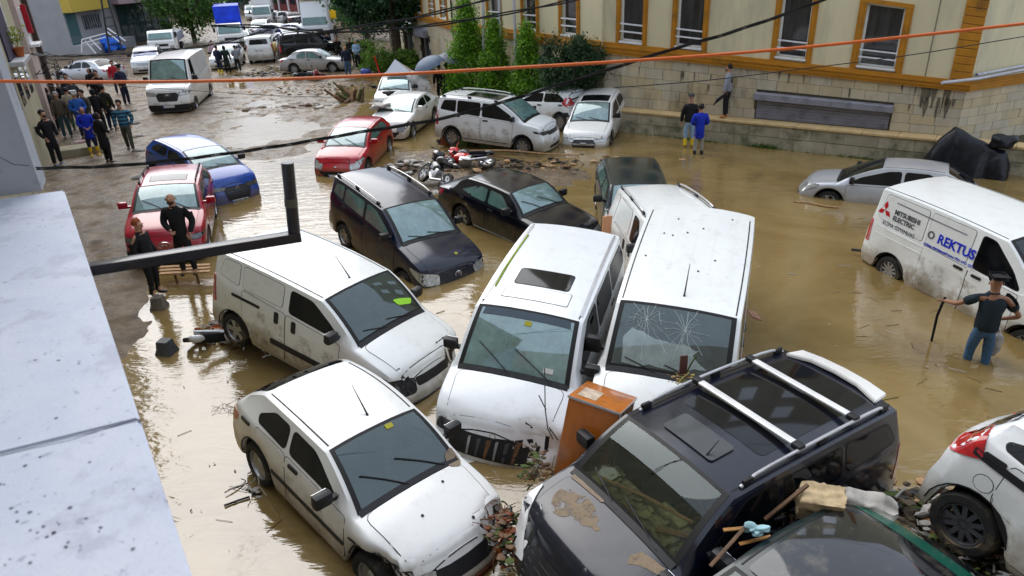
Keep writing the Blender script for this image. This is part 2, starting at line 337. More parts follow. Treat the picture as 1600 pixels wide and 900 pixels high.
def build_body(s, root, pm, lod=2, open_ws=True):
    L = s['L']; keys = [0, .05, .12, .25, s['xc'] - .05, s['xc'], s['xc'] + .05, s['xh'] - .04, s['xh'], s['xh'] + .05, s['xr'] - .04, s['xr'], s['tail'][0], L - .12, L - .05, L]
    for dw in (s['fo'], s['fo'] + s['wb']):
        keys += [dw - .374, dw + .374, dw - .34, dw + .34, dw - .28, dw + .28, dw - .2, dw + .2, dw - .1, dw + .1, dw]
    ds = sorted(set(round(k, 4) for k in keys if 0 <= k <= L)); out = [ds[0]]
    st = {2: .09, 1: .16, 0: .35}[lod]
    for k in ds[1:]:
        if k - out[-1] < .012: continue
        n = max(1, math.ceil((k - out[-1]) / st)); a = out[-1]
        out += [lerp(a, k, (i + 1) / n) for i in range(n)]
    ds = out
    # keep glass borders exact
    i0 = min(range(len(ds)), key=lambda i: abs(ds[i] - s['xc'])); i1 = min(range(len(ds)), key=lambda i: abs(ds[i] - s['xh']))
    bm = bmesh.new(); G = []
    for d in ds:
        pts = section(s, d); x = L / 2 - d
        ring = [bm.verts.new(deform(s, x, y, z)) for y, z in pts] + [bm.verts.new(deform(s, x, -y, z)) for y, z in pts[-2::-1]]
        G.append(ring)
    n = len(G[0]); ws = []
    glassv = bmesh.new(); gmap = {}
    for i in range(len(ds) - 1):
        for j in range(n - 1):
            isws = i0 <= i < i1 and 10 <= j < n - 11
            if isws and open_ws:
                q = []
                for v in (G[i][j], G[i + 1][j], G[i + 1][j + 1], G[i][j + 1]):
                    if v not in gmap: gmap[v] = glassv.verts.new(v.co + Vector((.003, 0, .005)))
                    q.append(gmap[v])
                f = glassv.faces.new(q); f.material_index = 1 if (i == i0 or i >= i1 - 1 or j in (10,) or j == n - 12) else 0
                continue
            f = bm.faces.new((G[i][j], G[i + 1][j], G[i + 1][j + 1], G[i][j + 1]))
            if j == 0 or j == n - 2: f.material_index = 1
    # fascias: bumper faces as grids under the first and the last section
    for ring, d, sg in ((G[0], 0, 1), (G[-1], L, -1)):
        top = ring[9:n - 9]; yt = [top[0].co.y]; pts = section(s, d); rows = [[ring[j]] for j in range(1, 9)]
        x = L / 2 - d; y9 = pts[9][0]; ys = [pts[min(k, 14)][0] if k <= 14 else 0 for k in range(9, 15)]; ys = ys + [-q for q in ys[-2::-1]]
        for ri, j in enumerate(range(1, 9)):
            for k in range(1, len(ys) - 1): rows[ri].append(bm.verts.new(deform(s, x, pts[j][0] * ys[k] / y9, pts[j][1] + (0 if j < 8 else .02))))
            rows[ri].append(ring[n - 1 - j])
        rows.append(top)
        for a, b in zip(rows[:-1], rows[1:]):
            for k in range(len(a) - 1): bm.faces.new((a[k], a[k + 1], b[k + 1], b[k]) if sg > 0 else (a[k], b[k], b[k + 1], a[k + 1]))
    for v in bm.verts:
        if s.get('dent'):
            for (cx_, cy_, cz_, rad, dx, dy, dz) in s['dent']:
                q = (v.co - Vector((L / 2 - cx_, cy_, cz_))).length / rad
                if q < 1:
                    k = (1 - q * q) ** 2 * (1 + .5 * noise.noise(v.co * 9)); v.co += Vector((dx, dy, dz)) * k
    bmesh.ops.recalc_face_normals(bm, faces=bm.faces)
    B = Body(); B.s = s; B.root = root; B.bvh = BVHTree.FromBMesh(bm); B.pm = pm; B.L = L
    # bvh with glass for things that lie on the windscreen
    b2 = bm.copy()
    B.body = finish(bm, 'body', parent=root, smooth=38, mats=[pm, BLACKP])
    if open_ws:
        me = bpy.data.meshes.new('g'); glassv.to_mesh(me); b2.from_mesh(me); bpy.data.meshes.remove(me)
        bmesh.ops.recalc_face_normals(glassv, faces=glassv.faces)
        g = finish(glassv, 'windshield', parent=root, smooth=60, mats=[s.get('glass') or glass_mat('windscreen_glass'), SEAL]); B.glass = g
    else: glassv.free()
    B.full = BVHTree.FromBMesh(b2); b2.free()
    return B
def decal(B, name, poly, mode, off, mt, res=.1, parent=None, full=False, skirt=True, label=None):
    s = B.s; L = B.L; bvh = B.full if full else B.bvh
    if mode in 'LR':
        sg = 1 if mode == 'L' else -1; mk = lambda a, b: (Vector((L / 2 - a, sg * 2.5, b)), Vector((0, -sg, 0)))
    elif mode == 'T': mk = lambda a, b: (Vector((L / 2 - a, b, 4)), Vector((0, 0, -1)))
    elif mode == 'F': mk = lambda a, b: (Vector((L / 2 + 2, a, b)), Vector((-1, 0, 0)))
    elif mode == 'B': mk = lambda a, b: (Vector((-L / 2 - 2, a, b)), Vector((1, 0, 0)))
    else:  # corner modes: FL FR BL BR ; a runs along the diagonal, 0 at the corner
        sx = 1 if mode[0] == 'F' else -1; sy = 1 if mode[1] == 'L' else -1
        dd = Vector((-sx * .8, -sy * .6, 0)); tt = Vector((-sx * .6, sy * .8, 0))
        c0 = Vector((sx * (L / 2 - .22), sy * (s['W'] / 2 - .2), 0)); mk = lambda a, b: (c0 - dd * 2 + tt * a + Vector((0, 0, b)), dd)
    bm = bmesh.new(); f = bm.faces.new([bm.verts.new((p[0], p[1], 0)) for p in poly])
    if f.calc_area() <= 0: bm.free(); return None
    xs = [p[0] for p in poly]; ys = [p[1] for p in poly]
    for ax, lo, hi in ((0, min(xs), max(xs)), (1, min(ys), max(ys))):
        n = int((hi - lo) / res)
        for k in range(1, n + 1):
            co = [0, 0, 0]; no = [0, 0, 0]; co[ax] = lo + (hi - lo) * k / (n + 1); no[ax] = 1
            bmesh.ops.bisect_plane(bm, geom=bm.verts[:] + bm.edges[:] + bm.faces[:], plane_co=co, plane_no=no, dist=1e-5)
    low = {}
    for v in bm.verts:
        o, d = mk(v.co.x, v.co.y); h = bvh.ray_cast(o, d)
        if h[0] is None:
            h = bvh.find_nearest(o + d * 2.0)
        nr = h[1]; nr = nr if nr.dot(d) < 0 else -nr
        nn = (nr - d).normalized(); v.co = h[0] + nn * off; low[v] = h[0] - nn * .006
    if skirt:
        for e in [e for e in bm.edges if len(e.link_faces) == 1]:
            a, b = e.verts
            for q in (a, b):
                if not isinstance(low[q], bmesh.types.BMVert): low[q] = bm.verts.new(low[q])
            try: bm.faces.new((a, b, low[b], low[a]))
            except ValueError: pass
    o = finish(bm, name, mt, parent or B.root, smooth=50)
    if label: o['label'] = label
    return o
def noisy(p, amp=.03, n=5, seed=1):
    out = []
    for i in range(len(p)):
        a, b = Vector(p[i]), Vector(p[(i + 1) % len(p)])
        for k in range(n):
            q = a.lerp(b, k / n); v = noise.noise_vector(Vector((q.x * 9, q.y * 9, seed))); out.append((q.x + v.x * amp, q.y + v.y * amp))
    return out
def offset_poly(p, k):
    n = len(p); out = []; A = sum(p[i][0] * p[(i + 1) % n][1] - p[(i + 1) % n][0] * p[i][1] for i in range(n)); sg = 1 if A > 0 else -1
    for i in range(n):
        a, b, c = Vector(p[i - 1]), Vector(p[i]), Vector(p[(i + 1) % n]); e1 = (b - a).normalized(); e2 = (c - b).normalized()
        nrm = (Vector((e1.y, -e1.x)) + Vector((e2.y, -e2.x))); nrm = nrm.normalized() if nrm.length > 1e-6 else Vector((e1.y, -e1.x))
        out.append(tuple(b + nrm * k * sg))
    return out
def panel(B, name, poly, mode, mt=None, off=.005, gap=.009, r=.06, res=.12, label=None):
    p = roundp(poly, r); decal(B, name + '_seam', offset_poly(p, gap), mode, off * .4, SEAL, res)
    return decal(B, name, p, mode, off, mt or B.pm, res, label=label)
def window(B, name, poly, mode, mt, r=.06, res=.14):
    p = roundp(poly, r); o = decal(B, name, p, mode, .004, mt, res)
    q = decal(B, 'window_seal', offset_poly(p, .018), mode, .002, SEAL, res, parent=o); return o
def plate(B, mode, txt, z, w=.52, y0=0):
    poly = [(y0 - w / 2, z - .056), (y0 + w / 2, z - .056), (y0 + w / 2, z + .056), (y0 - w / 2, z + .056)]
    bx = 1 if mode == 'F' else -1
    h = B.bvh.ray_cast(Vector((bx * (B.L / 2 + 2), y0, z)), Vector((-bx, 0, 0)))[0]
    if h is None: return
    bm = bmesh.new(); box(bm, (h.x + bx * .02, y0, z), (.02, w, .112)); o = finish(bm, 'number_plate', WHITEP, B.root)
    bm = bmesh.new(); box(bm, (h.x + bx * .0275, y0 - bx * w * .455, z), (.009, w * .085, .108)); finish(bm, 'blue_band', BLUEP, o)
    if txt:
        M = Matrix.Translation((h.x + bx * .032, y0 + bx * .02, z)) @ Matrix(((0, 0, bx), (bx, 0, 0), (0, 1, 0))).to_4x4()
        text_obj(txt, .105, INK, o, M, ext=.001, bold=True, sx=.95)
def make_vehicle(kind, name, label, cat, pose, paintm, dims=None, o=None, lod=2, group=None):
    """kind: base shape; pose: x,y,z,yaw,pitch,roll (radians)"""
    o = dict(o or {}); s = dict(DEF[kind])
    if dims:
        for k, v in zip(('L', 'W', 'H', 'xc', 'zc', 'xh', 'xr', 'zh', 'fo', 'wb'), dims):
            if v is not None: s[k] = v
        t = DEF[kind]; s['tail'] = (min(s['L'] - .03, max(s['xr'] + .1, s['L'] - (t['L'] - t['tail'][0]))), t['tail'][1] + s['zc'] - t['zc'])
        if t['deck']: s['deck'] = (s['L'] - .1, s['tail'][1] - .03)
    s.update({k: v for k, v in o.items() if k in ('dent', 'tail', 'deck', 'rise', 'slope', 'bow', 'zs', 'tb', 'ht', 'hr', 'xr', 'hw', 'glass', 'rbow')})
    x, y, z, yaw, pit, rol = pose
    root = empty(name, (x, y, z), label, cat, group=group)
    root.rotation_mode = 'QUATERNION'
    root.rotation_quaternion = (Matrix.Rotation(yaw, 3, 'Z') @ Matrix.Rotation(pit, 3, 'Y') @ Matrix.Rotation(rol, 3, 'X')).to_quaternion()
    if o.get('anchor'): root.location = Vector(o['anchor'][1]) - root.rotation_quaternion @ Vector(o['anchor'][0])
    if o.get('push'):   # slide along the line of sight and grow to match: the same view, further into the water
        dv = Vector((x, y, z + .8)) - Vector((0, 0, CH)); root.location = Vector((x, y, z)) + dv.normalized() * o['push'] * 1.0; k_ = (dv.length + o['push']) / dv.length
        root.location = Vector((0, 0, CH)) + (Vector((x, y, z)) - Vector((0, 0, CH))) * k_; root.scale = (k_,) * 3
    B = build_body(s, root, paintm, lod, open_ws=o.get('open', True)); L, W, H = s['L'], s['W'], s['H']
    xc, xh, xr, zc = s['xc'], s['xh'], s['xr'], s['zc']; wl = W / 2
    if not o.get('open', True):
        decal(B, 'windshield', roundp([(xc + .04, -.40 * W), (xc + .04, .40 * W), (xh - .03, s['ht'] * W - .02), (xh - .03, -s['ht'] * W + .02)], .06), 'T', .005, o.get('wsmat', TEALG), .15)
    else:
        bm = bmesh.new(); box(bm, (L / 2 - xc - .2, 0, zc - .16), (.5, W * .8, .16), bev=.05); box(bm, (L / 2 - xc - .42, .3 * 1, zc - .04), (.14, .36, .1), bev=.03)
        db = finish(bm, 'dashboard', o.get('dash', DASH), root)
        if lod == 2:
            bm = bmesh.new()
            M = Matrix.Translation((L / 2 - xc - .58, .36, zc - .02)) @ Matrix.Rotation(R(65), 4, 'Y')
            pts = [M @ Vector((.18 * math.cos(a * math.pi / 8), .18 * math.sin(a * math.pi / 8), 0)) for a in range(17)]; tube(bm, pts, .014, 6, False)
            tube(bm, [M @ Vector((-.17, 0, 0)), M @ Vector((.17, 0, 0))], .018, 6); tube(bm, [M @ Vector((0, 0, 0)), M @ Vector((0, 0, -.25))], .03, 6)
            finish(bm, 'steering_wheel', BLACKP, root)
            for sy in (-1, 1):
                bm = bmesh.new(); q = xc + 1.25
                box(bm, (L / 2 - q + .2, sy * .36, zc - .5), (.5, .48, .16), bev=.05); box(bm, (L / 2 - q - .08, sy * .36, zc - .2), (.14, .46, .62), Euler((0, -.2, 0)), bev=.05)
                st = finish(bm, 'seat', SEATM, root); bm = bmesh.new(); box(bm, (L / 2 - q - .17, sy * .36, zc + .2), (.09, .26, .18), Euler((0, -.15, 0)), bev=.03); finish(bm, 'headrest', SEATM, st)
    bm = bmesh.new(); box(bm, (0, 0, .4), (L - .5, W - .55, .3)); box(bm, (0, 0, .5), (s['wb'] - .85, W - .16, .1)); finish(bm, 'underbody', BLACKP, root)
    if lod >= 1:
        for (dw, sy) in ((s['fo'], 1), (s['fo'], -1), (s['fo'] + s['wb'], 1), (s['fo'] + s['wb'], -1)):
            tm, rm = wheel_meshes(o.get('rim', 'steel')); wo = link('wheel', tm, root); wo.location = (L / 2 - dw, sy * (wl - .11), .31)
            if sy < 0: wo.rotation_euler = (0, 0, math.pi)
            if dw == s['fo'] and o.get('steer'): wo.rotation_euler.z += o['steer']
            link('rim', rm, wo)
    # ---- glazing on the sides
    tg = o.get('tint', TINT); zb = lambda d: belt_z(s, d) + .03; zt = lambda d: top_z(s, d) - .13
    tk = o.get('side', {'hatch': 'car2', 'sedan': 'car2', 'suv': 'car2', 'mpv': 'mpv', 'van': 'panel'}[kind])
    mid = o.get('bp', xh + .62); ap = (xc + .26, zb(xc + .3)); th = xh + .12
    af = lambda dz: 0
    for sd in 'LR':
        if o.get('only') and sd not in o['only']: continue
        fw = [(xc + .3, zb(xc + .3)), (mid - .05, zb(mid)), (mid - .05, zt(mid)), (th + .05, zt(th)), (xc + .52, lerp(zb(xc), zt(xh), .42))]
        if lod >= 2 or o.get('doors'):
            lowz = s.get('zs', .2) + .1; fwd = max(xc + .12, s['fo'] + .4)
            panel(B, 'front_door', [(fwd, lowz), (mid, lowz), (mid, zb(mid) - .06), (fwd - .02, zb(fwd) - .07)], sd, r=.05)
            if tk in ('car2', 'mpv'):
                e = s['fo'] + s['wb'] - .2; panel(B, 'rear_door', [(mid + .02, lowz), (e - .22, lowz), (e + .12, .72), (e + .12, zb(e) - .06), (mid + .02, zb(mid) - .06)], sd, r=.06)
            if tk == 'panel':
                e = mid + 1.0; panel(B, 'sliding_door', [(mid + .02, lowz), (e, lowz), (e, zb(e) - .06), (mid + .02, zb(mid) - .06)], sd, r=.05)
        window(B, 'side_window', fw, sd, tg)
        if tk == 'car2':
            e = o.get('rq', xr - .05); window(B, 'side_window', [(mid + .05, zb(mid)), (e - .05, zb(e)), (e - .02, lerp(zb(e), zt(e), .35)), (e - .32, zt(e - .35)), (mid + .05, zt(mid))], sd, tg)
            if o.get('quarter'): window(B, 'quarter_window', [(e, zb(e) + .02), (e + .32, zb(e) + .06), (e - .2, zt(e - .3) - .02)], sd, tg, r=.03)
        if tk == 'mpv':
            e = mid + .95; window(B, 'side_window', [(mid + .05, zb(mid)), (e - .03, zb(e)), (e - .03, zt(e)), (mid + .05, zt(mid))], sd, tg)
            window(B, 'side_window', [(e + .05, zb(e) + .02), (L - .3, zb(L) + .04), (L - .42, zt(L - .5) - .02), (e + .05, zt(e))], sd, tg)
        if tk == 'panel':
            e = L - .3; panel(B, 'side_panel', [(mid + .1, zb(mid) + .02), (mid + 1.0, zb(mid) + .02), (mid + 1.0, zt(mid) + .03), (mid + .1, zt(mid) + .03)], sd, off=.006, gap=.008)
            panel(B, 'side_panel', [(mid + 1.08, zb(mid) + .02), (e, zb(e) + .02), (e - .1, zt(e) + .03), (mid + 1.08, zt(mid) + .03)], sd, off=.006, gap=.008)
        if lod >= 1:
            for hx in ([mid - .18, mid + (.2 if tk == 'panel' else .9)] if tk != 'none' else [mid - .18]):
                if o.get('handle') == 'tall': pp = [(hx - .045, zb(hx) - .3), (hx + .045, zb(hx) - .3), (hx + .045, zb(hx) - .1), (hx - .045, zb(hx) - .1)]
                else: pp = [(hx - .1, zb(hx) - .15), (hx + .1, zb(hx) - .15), (hx + .1, zb(hx) - .1), (hx - .1, zb(hx) - .1)]
                decal(B, 'door_handle', roundp(pp, .03), sd, .018, o.get('handlemat', BLACKP), .2)
            if o.get('mould'):
                decal(B, 'side_moulding', roundp([(s['fo'] + .42, .5), (s['fo'] + s['wb'] - .42, .5), (s['fo'] + s['wb'] - .42, .56), (s['fo'] + .42, .56)], .02), sd, .014, o['mould'] if o['mould'] is not True else BLACKP, .2)
            if o.get('cladding'):
                decal(B, 'sill_cladding', roundp([(s['fo'] + .36, .2), (s['fo'] + s['wb'] - .36, .2), (s['fo'] + s['wb'] - .4, .36), (s['fo'] + .4, .36)], .03), sd, .012, BLACKP, .2)
            # wheel arch lips
            for dw in (s['fo'], s['fo'] + s['wb']):
                arc = [(dw - .385 * math.cos(a * math.pi / 12), .31 + .385 * math.sin(a * math.pi / 12)) for a in range(13)] + [(dw - (.42 if o.get('cladding') else .395) * math.cos(a * math.pi / 12), .31 + (.44 if o.get('cladding') else .40) * math.sin(a * math.pi / 12)) for a in range(12, -1, -1)]
                decal(B, 'arch_lip', arc, sd, .012, BLACKP if o.get('cladding') else SEAL, .5)
        # mirror
        sg = 1 if sd == 'L' else -1; mm = o.get('mirror', BLACKP)
        if o.get('nomirror') == sd: continue
        bm = bmesh.new(); box(bm, (L / 2 - xc - .33, sg * (wl + .1), zc + .08), (.12, .22, .17 if kind != 'van' else .26), bev=.045); box(bm, (L / 2 - xc - .33, sg * (wl - .03), zc + .03), (.06, .12, .05))
        mo = finish(bm, 'mirror', mm, root)
        if lod == 2:
            bm = bmesh.new(); box(bm, (L / 2 - xc - .394, sg * (wl + .1), zc + .08), (.004, .18, .13 if kind != 'van' else .21)); finish(bm, 'mirror_glass', CHROME, mo)
    # ---- front
    zh = s['zh']; hm = o.get('lamp', LAMP)
    if lod >= 1 or o.get('face', True):
        hs_ = o.get('headlight', 'std')
        for sd in ('FL', 'FR'):
            if hs_ == 'std': pp = [(-.30, zh - .21), (-.02, zh - .2), (.28, zh - .1), (.3, zh - .03), (-.28, zh - .07)]
            elif hs_ == 'leaf': pp = [(-.26, zh - .24), (-.05, zh - .26), (.3, zh - .04), (.36, zh + .04), (.2, zh + .05), (-.2, zh - .1)]
            elif hs_ == 'slim': pp = [(-.34, zh - .15), (0, zh - .16), (.3, zh - .08), (.32, zh - .04), (-.3, zh - .07)]
            elif hs_ == 'big': pp = [(-.27, zh - .26), (.1, zh - .27), (.34, zh - .12), (.42, zh + .0), (.1, zh - .02), (-.24, zh - .07)]
            elif hs_ == 'none': break
            pp = [(a, b) for a, b in pp]; h = decal(B, 'headlight', roundp(pp, .05), sd, .006, hm, .07)
            decal(B, 'headlight_rim', offset_poly(roundp(pp, .05), .012), sd, .003, SEAL, .1, parent=h)
        g = o.get('grille', 'bar'); gy = .24 * W
        if g == 'bar': decal(B, 'grille', roundp([(-gy, zh - .2), (gy, zh - .2), (gy + .02, zh - .07), (-gy - .02, zh - .07)], .04), 'F', .008, BLACKP, .1)
        elif g == 'hex':
            decal(B, 'grille', roundp([(-gy * .85, zh - .45), (gy * .85, zh - .45), (gy * 1.05, zh - .18), (gy * .8, zh - .07), (-gy * .8, zh - .07), (-gy * 1.05, zh - .18)], .03), 'F', .008, BLACKP, .1)
            for k in range(5): decal(B, 'grille_bar', [(-gy * .85, zh - .4 + k * .065), (gy * .85, zh - .4 + k * .065), (gy * .85, zh - .39 + k * .065), (-gy * .85, zh - .39 + k * .065)], 'F', .014, DARKALLOY, .3)
        elif g == 'slats':
            decal(B, 'grille', roundp([(-gy, zh - .22), (gy, zh - .22), (gy + .03, zh - .06), (-gy - .03, zh - .06)], .03), 'F', .006, BLACKP, .1)
            for k in range(3): decal(B, 'grille_bar', [(-gy, zh - .2 + k * .05), (gy, zh - .2 + k * .05), (gy, zh - .178 + k * .05), (-gy, zh - .178 + k * .05)], 'F', .016, B.pm, .3)
        elif g == 'smile': decal(B, 'grille', roundp([(-gy * 1.2, .34), (gy * 1.2, .34), (gy * 1.45, .46), (-gy * 1.45, .46)], .06), 'F', .008, BLACKP, .1)
        elif g == 'ruined':
            decal(B, 'grille', roundp([(-gy * 1.35, zh - .33), (gy * 1.3, zh - .33), (gy * 1.4, zh - .05), (-gy * 1.4, zh - .06)], .04), 'F', .01, INK, .1)
            for k in range(6): decal(B, 'broken_bracket', roundp([(-.35 + k * .13, zh - .31), (-.32 + k * .13, zh - .31), (-.3 + k * .13 + .02 * (k % 3), zh - .08), (-.34 + k * .13, zh - .1)], .01), 'F', .02, [ALLOY, DARKALLOY, WOODD][k % 3], .3)
        if o.get('intake', True): decal(B, 'bumper_intake', roundp([(-gy * 1.1, .27), (gy * 1.1, .27), (gy, .38), (-gy, .38)], .04), 'F', .008, BLACKP, .15)
        if o.get('bumper'):
            decal(B, 'front_bumper', roundp([(-.44 * W, .22), (.44 * W, .22), (.44 * W, .52), (-.44 * W, .52)], .05), 'F', .02, o['bumper'], .1)
            for sd in ('L', 'R'): decal(B, 'bumper_corner', roundp([(.12, .22), (s['fo'] - .4, .22), (s['fo'] - .42, .5), (.12, .52)], .04), sd, .02, o['bumper'], .1)
    if o.get('plate') is not None: plate(B, 'F', o['plate'], o.get('pz', .4))
    if lod >= 2 or o.get('hood'):
        panel(B, 'hood', [(.17, -.37 * W), (.17, .37 * W), (xc - .06, .41 * W), (xc - .06, -.41 * W)], 'T', r=.12, res=.1)
        decal(B, 'cowl', [(xc - .05, -.42 * W), (xc - .05, .42 * W), (xc + .02, .42 * W), (xc + .02, -.42 * W)], 'T', .01, BLACKP, .15, full=True)
    if lod >= 1 and o.get('wipers', True):
        for k, (ya, yb_, q) in enumerate(((.30 * W, -.02 * W, .05), (-.02 * W, -.3 * W, .07))):
            bm = bmesh.new(); pts = []
            for i in range(9):
                t = i / 8; d = xc - .02 + q * t + (.22 * t if o.get('wipe') else .06 * t); yy = lerp(ya, yb_, t)
                h = B.full.ray_cast(Vector((L / 2 - d, yy, 4)), Vector((0, 0, -1)))[0]
                if h: pts.append(h + Vector((0, 0, .02)))
            if len(pts) > 1: tube(bm, pts, .008, 5); finish(bm, 'wiper', BLACKP, root)
            else: bm.free()
    # ---- roof
    if o.get('antenna') is not None:
        d, yy, ln = o['antenna']; p = Vector((L / 2 - d, yy, top_z(s, d) - .01)); bm = bmesh.new(); tube(bm, [p, p + Vector((-.02, 0, .03)), p + Vector((-ln * .75, 0, ln * .65))], [.022, .012, .004], 6); finish(bm, 'antenna', BLACKP, root)
    rw = lambda d: rail(s, d)[0] - .06
    if o.get('ditch', lod >= 2):
        for sg in (1, -1):
            a = [(xh + .05 + (xr - xh - .1) * i / 8) for i in range(9)]; pl = [(d, sg * (rw(d) + .0)) for d in a] + [(d, sg * (rw(d) - .018)) for d in a[::-1]]
            decal(B, 'roof_seam', pl, 'T', .004, SEAL, .3)
    if o.get('rails'):
        for sg in (1, -1):
            r0, r1 = xh + .15, xr - .1; bm = bmesh.new(); pts = []
            for i in range(13):
                t = i / 12; d = lerp(r0, r1, t); hgt = .07 * min(1, min(t, 1 - t) * 9) ** .5; pts.append((L / 2 - d, sg * (rw(d) + .0), top_z(s, d) - .03 + hgt))
            tube(bm, pts, .018, 8); ro = finish(bm, 'roof_rail', o['rails'], root)
            for t in (0.04, .5, .96):
                d = lerp(r0, r1, t); bm = bmesh.new(); box(bm, (L / 2 - d, sg * rw(d), top_z(s, d) - .0), (.14, .04, .07), bev=.015); finish(bm, 'rail_foot', BLACKP, ro)
    if o.get('bars'):
        for t in o['bars']:
            d = lerp(xh, xr, t); zz = top_z(s, d) + .055; w_ = rw(d); bm = bmesh.new(); box(bm, (L / 2 - d, 0, zz), (.09, 2 * w_ - .14, .03), bev=.012); bo = finish(bm, 'roof_bar', mat('bar_silver', (.8, .8, .8), .35, .3), root)
            for sg in (1, -1): bm = bmesh.new(); box(bm, (L / 2 - d, sg * (w_ - .04), zz - .005), (.1, .11, .06), bev=.015); finish(bm, 'bar_clamp', BLACKP, bo)
    if o.get('sunroof'):
        a, b, ww = o['sunroof']; window(B, 'sunroof', [(a, -ww), (a, ww), (b, ww), (b, -ww)], 'T', TINT, r=.05)
    # ---- rear
    tl = o.get('tail_lamp', 'low' if kind in ('hatch', 'sedan', 'suv') else 'tall')
    for sd in ('BL', 'BR'):
        pp = [(-.2, zc - .25), (.16, zc - .22), (.22, zc - .06), (-.2, zc - .07)] if tl == 'low' else [(-.02, .72), (.14, .72), (.12, 1.22), (0, 1.22)]
        if tl == 'high':
            decal(B, 'tail_light', roundp([(L - .4, zc + .02), (L - .1, zc - .12), (L - .04, zc + .0), (L - .12, zc + .2), (L - .3, zc + .26)], .04), sd[1], .012, REDL, .06); continue
        decal(B, 'tail_light', roundp(pp, .04), sd, .006, REDL, .1)
    if kind in ('van', 'mpv'):
        if o.get('rearglass', True): window(B, 'rear_window', [(-.34 * W, zc + .08), (.34 * W, zc + .08), (.3 * W, H - .2), (-.3 * W, H - .2)], 'B', tg)
        if o.get('rplate') is not None: plate(B, 'B', o['rplate'], .85)
    else:
        xt = s['tail'][0]; rl = s['hr'] * W - .03; window(B, 'rear_window', [(xr + .04, -rl), (xr + .04, rl), (xt - .06, .37 * W), (xt - .06, -.37 * W)], 'T', tg)
        if o.get('rplate') is not None: plate(B, 'B', o['rplate'], .6)
    B.fn = (rw,)
    return root, B
def ring_emblem(B, y, z, r, kind='ring', mode='F'):
    h = B.bvh.ray_cast(Vector((B.L / 2 + 2, y, z)), Vector((-1, 0, 0)))[0]
    if h is None: return
    X = h.x + .022; bm = bmesh.new()
    def ln(pts, rad): tube(bm, [(X, y + a * r, z + b * r) for a, b in pts], rad * r, 5)
    circ = [(math.cos(a * math.pi / 8), math.sin(a * math.pi / 8)) for a in range(17)]
    if kind == 'vw':
        ln(circ, .12); ln([(-.42, .85), (0, .12), (.42, .85)], .1); ln([(-.85, .4), (-.38, -.82), (0, .0), (.38, -.82), (.85, .4)], .1)
    elif kind == 'ellipse_h':
        ln([(a * 1.5, b * .85) for a, b in circ], .12); ln([(-.7, -.5), (-.45, .5)], .13); ln([(.45, -.5), (.7, .5)], .13); ln([(-.58, -.05), (.58, .08)], .12)
    elif kind == 'rings':
        for k in range(4): ln([(a * .55 - 1.2 + k * .8, b * .55) for a, b in circ], .1)
    elif kind == 'diamond': ln([(0, 1.2), (.7, 0), (0, -1.2), (-.7, 0), (0, 1.2)], .16)
    elif kind == 'lion':
        ln([(-.7, -.8), (-.5, -.1), (-.6, .4), (-.1, .75), (.35, .8), (.3, .45), (.7, .3)], .2); ln([(-.1, .5), (.1, 0), (.6, -.1)], .2); ln([(.1, 0), (.2, -.45), (.55, -.8)], .2); ln([(-.5, -.1), (0, -.35), (-.15, -.8)], .18)
    elif kind == 'oval': ln([(a * 1.6, b * .7) for a, b in circ], .16); ln([(-.8, 0), (.8, 0)], .3)
    else: ln(circ, .14)
    finish(bm, 'emblem', CHROME, B.root)

# ================================================================== GROUND, WATER
def water_mat():
    mt, nt, b = base_mat('muddy_flood_water'); co = coords(nt, 'Object')
    n = N(nt, 'ShaderNodeTexNoise', Scale=.35, Detail=5.0, Roughness=.6, Distortion=1.2); nt.links.new(co, n.inputs['Vector'])
    r = ramp(nt, n.outputs[0], [(.3, (.15, .1, .034)), (.5, (.215, .147, .055)), (.72, (.28, .2, .085))]); nt.links.new(r.outputs[0], b.inputs['Base Color'])
    b.inputs['Roughness'].default_value = .045; b.inputs['IOR'].default_value = 1.68; b.inputs['Specular IOR Level'].default_value = .6
    mp = N(nt, 'ShaderNodeMapping'); mp.inputs['Scale'].default_value = (1.0, 2.6, 1); mp.inputs['Rotation'].default_value = (0, 0, .35); nt.links.new(co, mp.inputs[0])
    a = N(nt, 'ShaderNodeTexNoise', Scale=1.5, Detail=3.0, Distortion=.8); nt.links.new(mp.outputs[0], a.inputs['Vector'])
    c = N(nt, 'ShaderNodeTexNoise', Scale=9.0, Detail=3.0, Distortion=.5); nt.links.new(mp.outputs[0], c.inputs['Vector'])
    k = N(nt, 'ShaderNodeTexNoise', Scale=.25, Detail=2.0); nt.links.new(co, k.inputs['Vector'])
    kr = ramp(nt, k.outputs[0], [(.42, (.12, .12, .12)), (.62, (1, 1, 1))])
    b1 = N(nt, 'ShaderNodeBump', Strength=.055, Distance=.25); nt.links.new(a.outputs[0], b1.inputs['Height'])
    b2 = N(nt, 'ShaderNodeBump', Distance=.03); ms = N(nt, 'ShaderNodeMath', operation='MULTIPLY'); ms.inputs[1].default_value = .13; nt.links.new(kr.outputs[0], ms.inputs[0]); nt.links.new(ms.outputs[0], b2.inputs['Strength'])
    nt.links.new(c.outputs[0], b2.inputs['Height']); nt.links.new(b1.outputs[0], b2.inputs['Normal']); nt.links.new(b2.outputs[0], b.inputs['Normal'])
    return mt
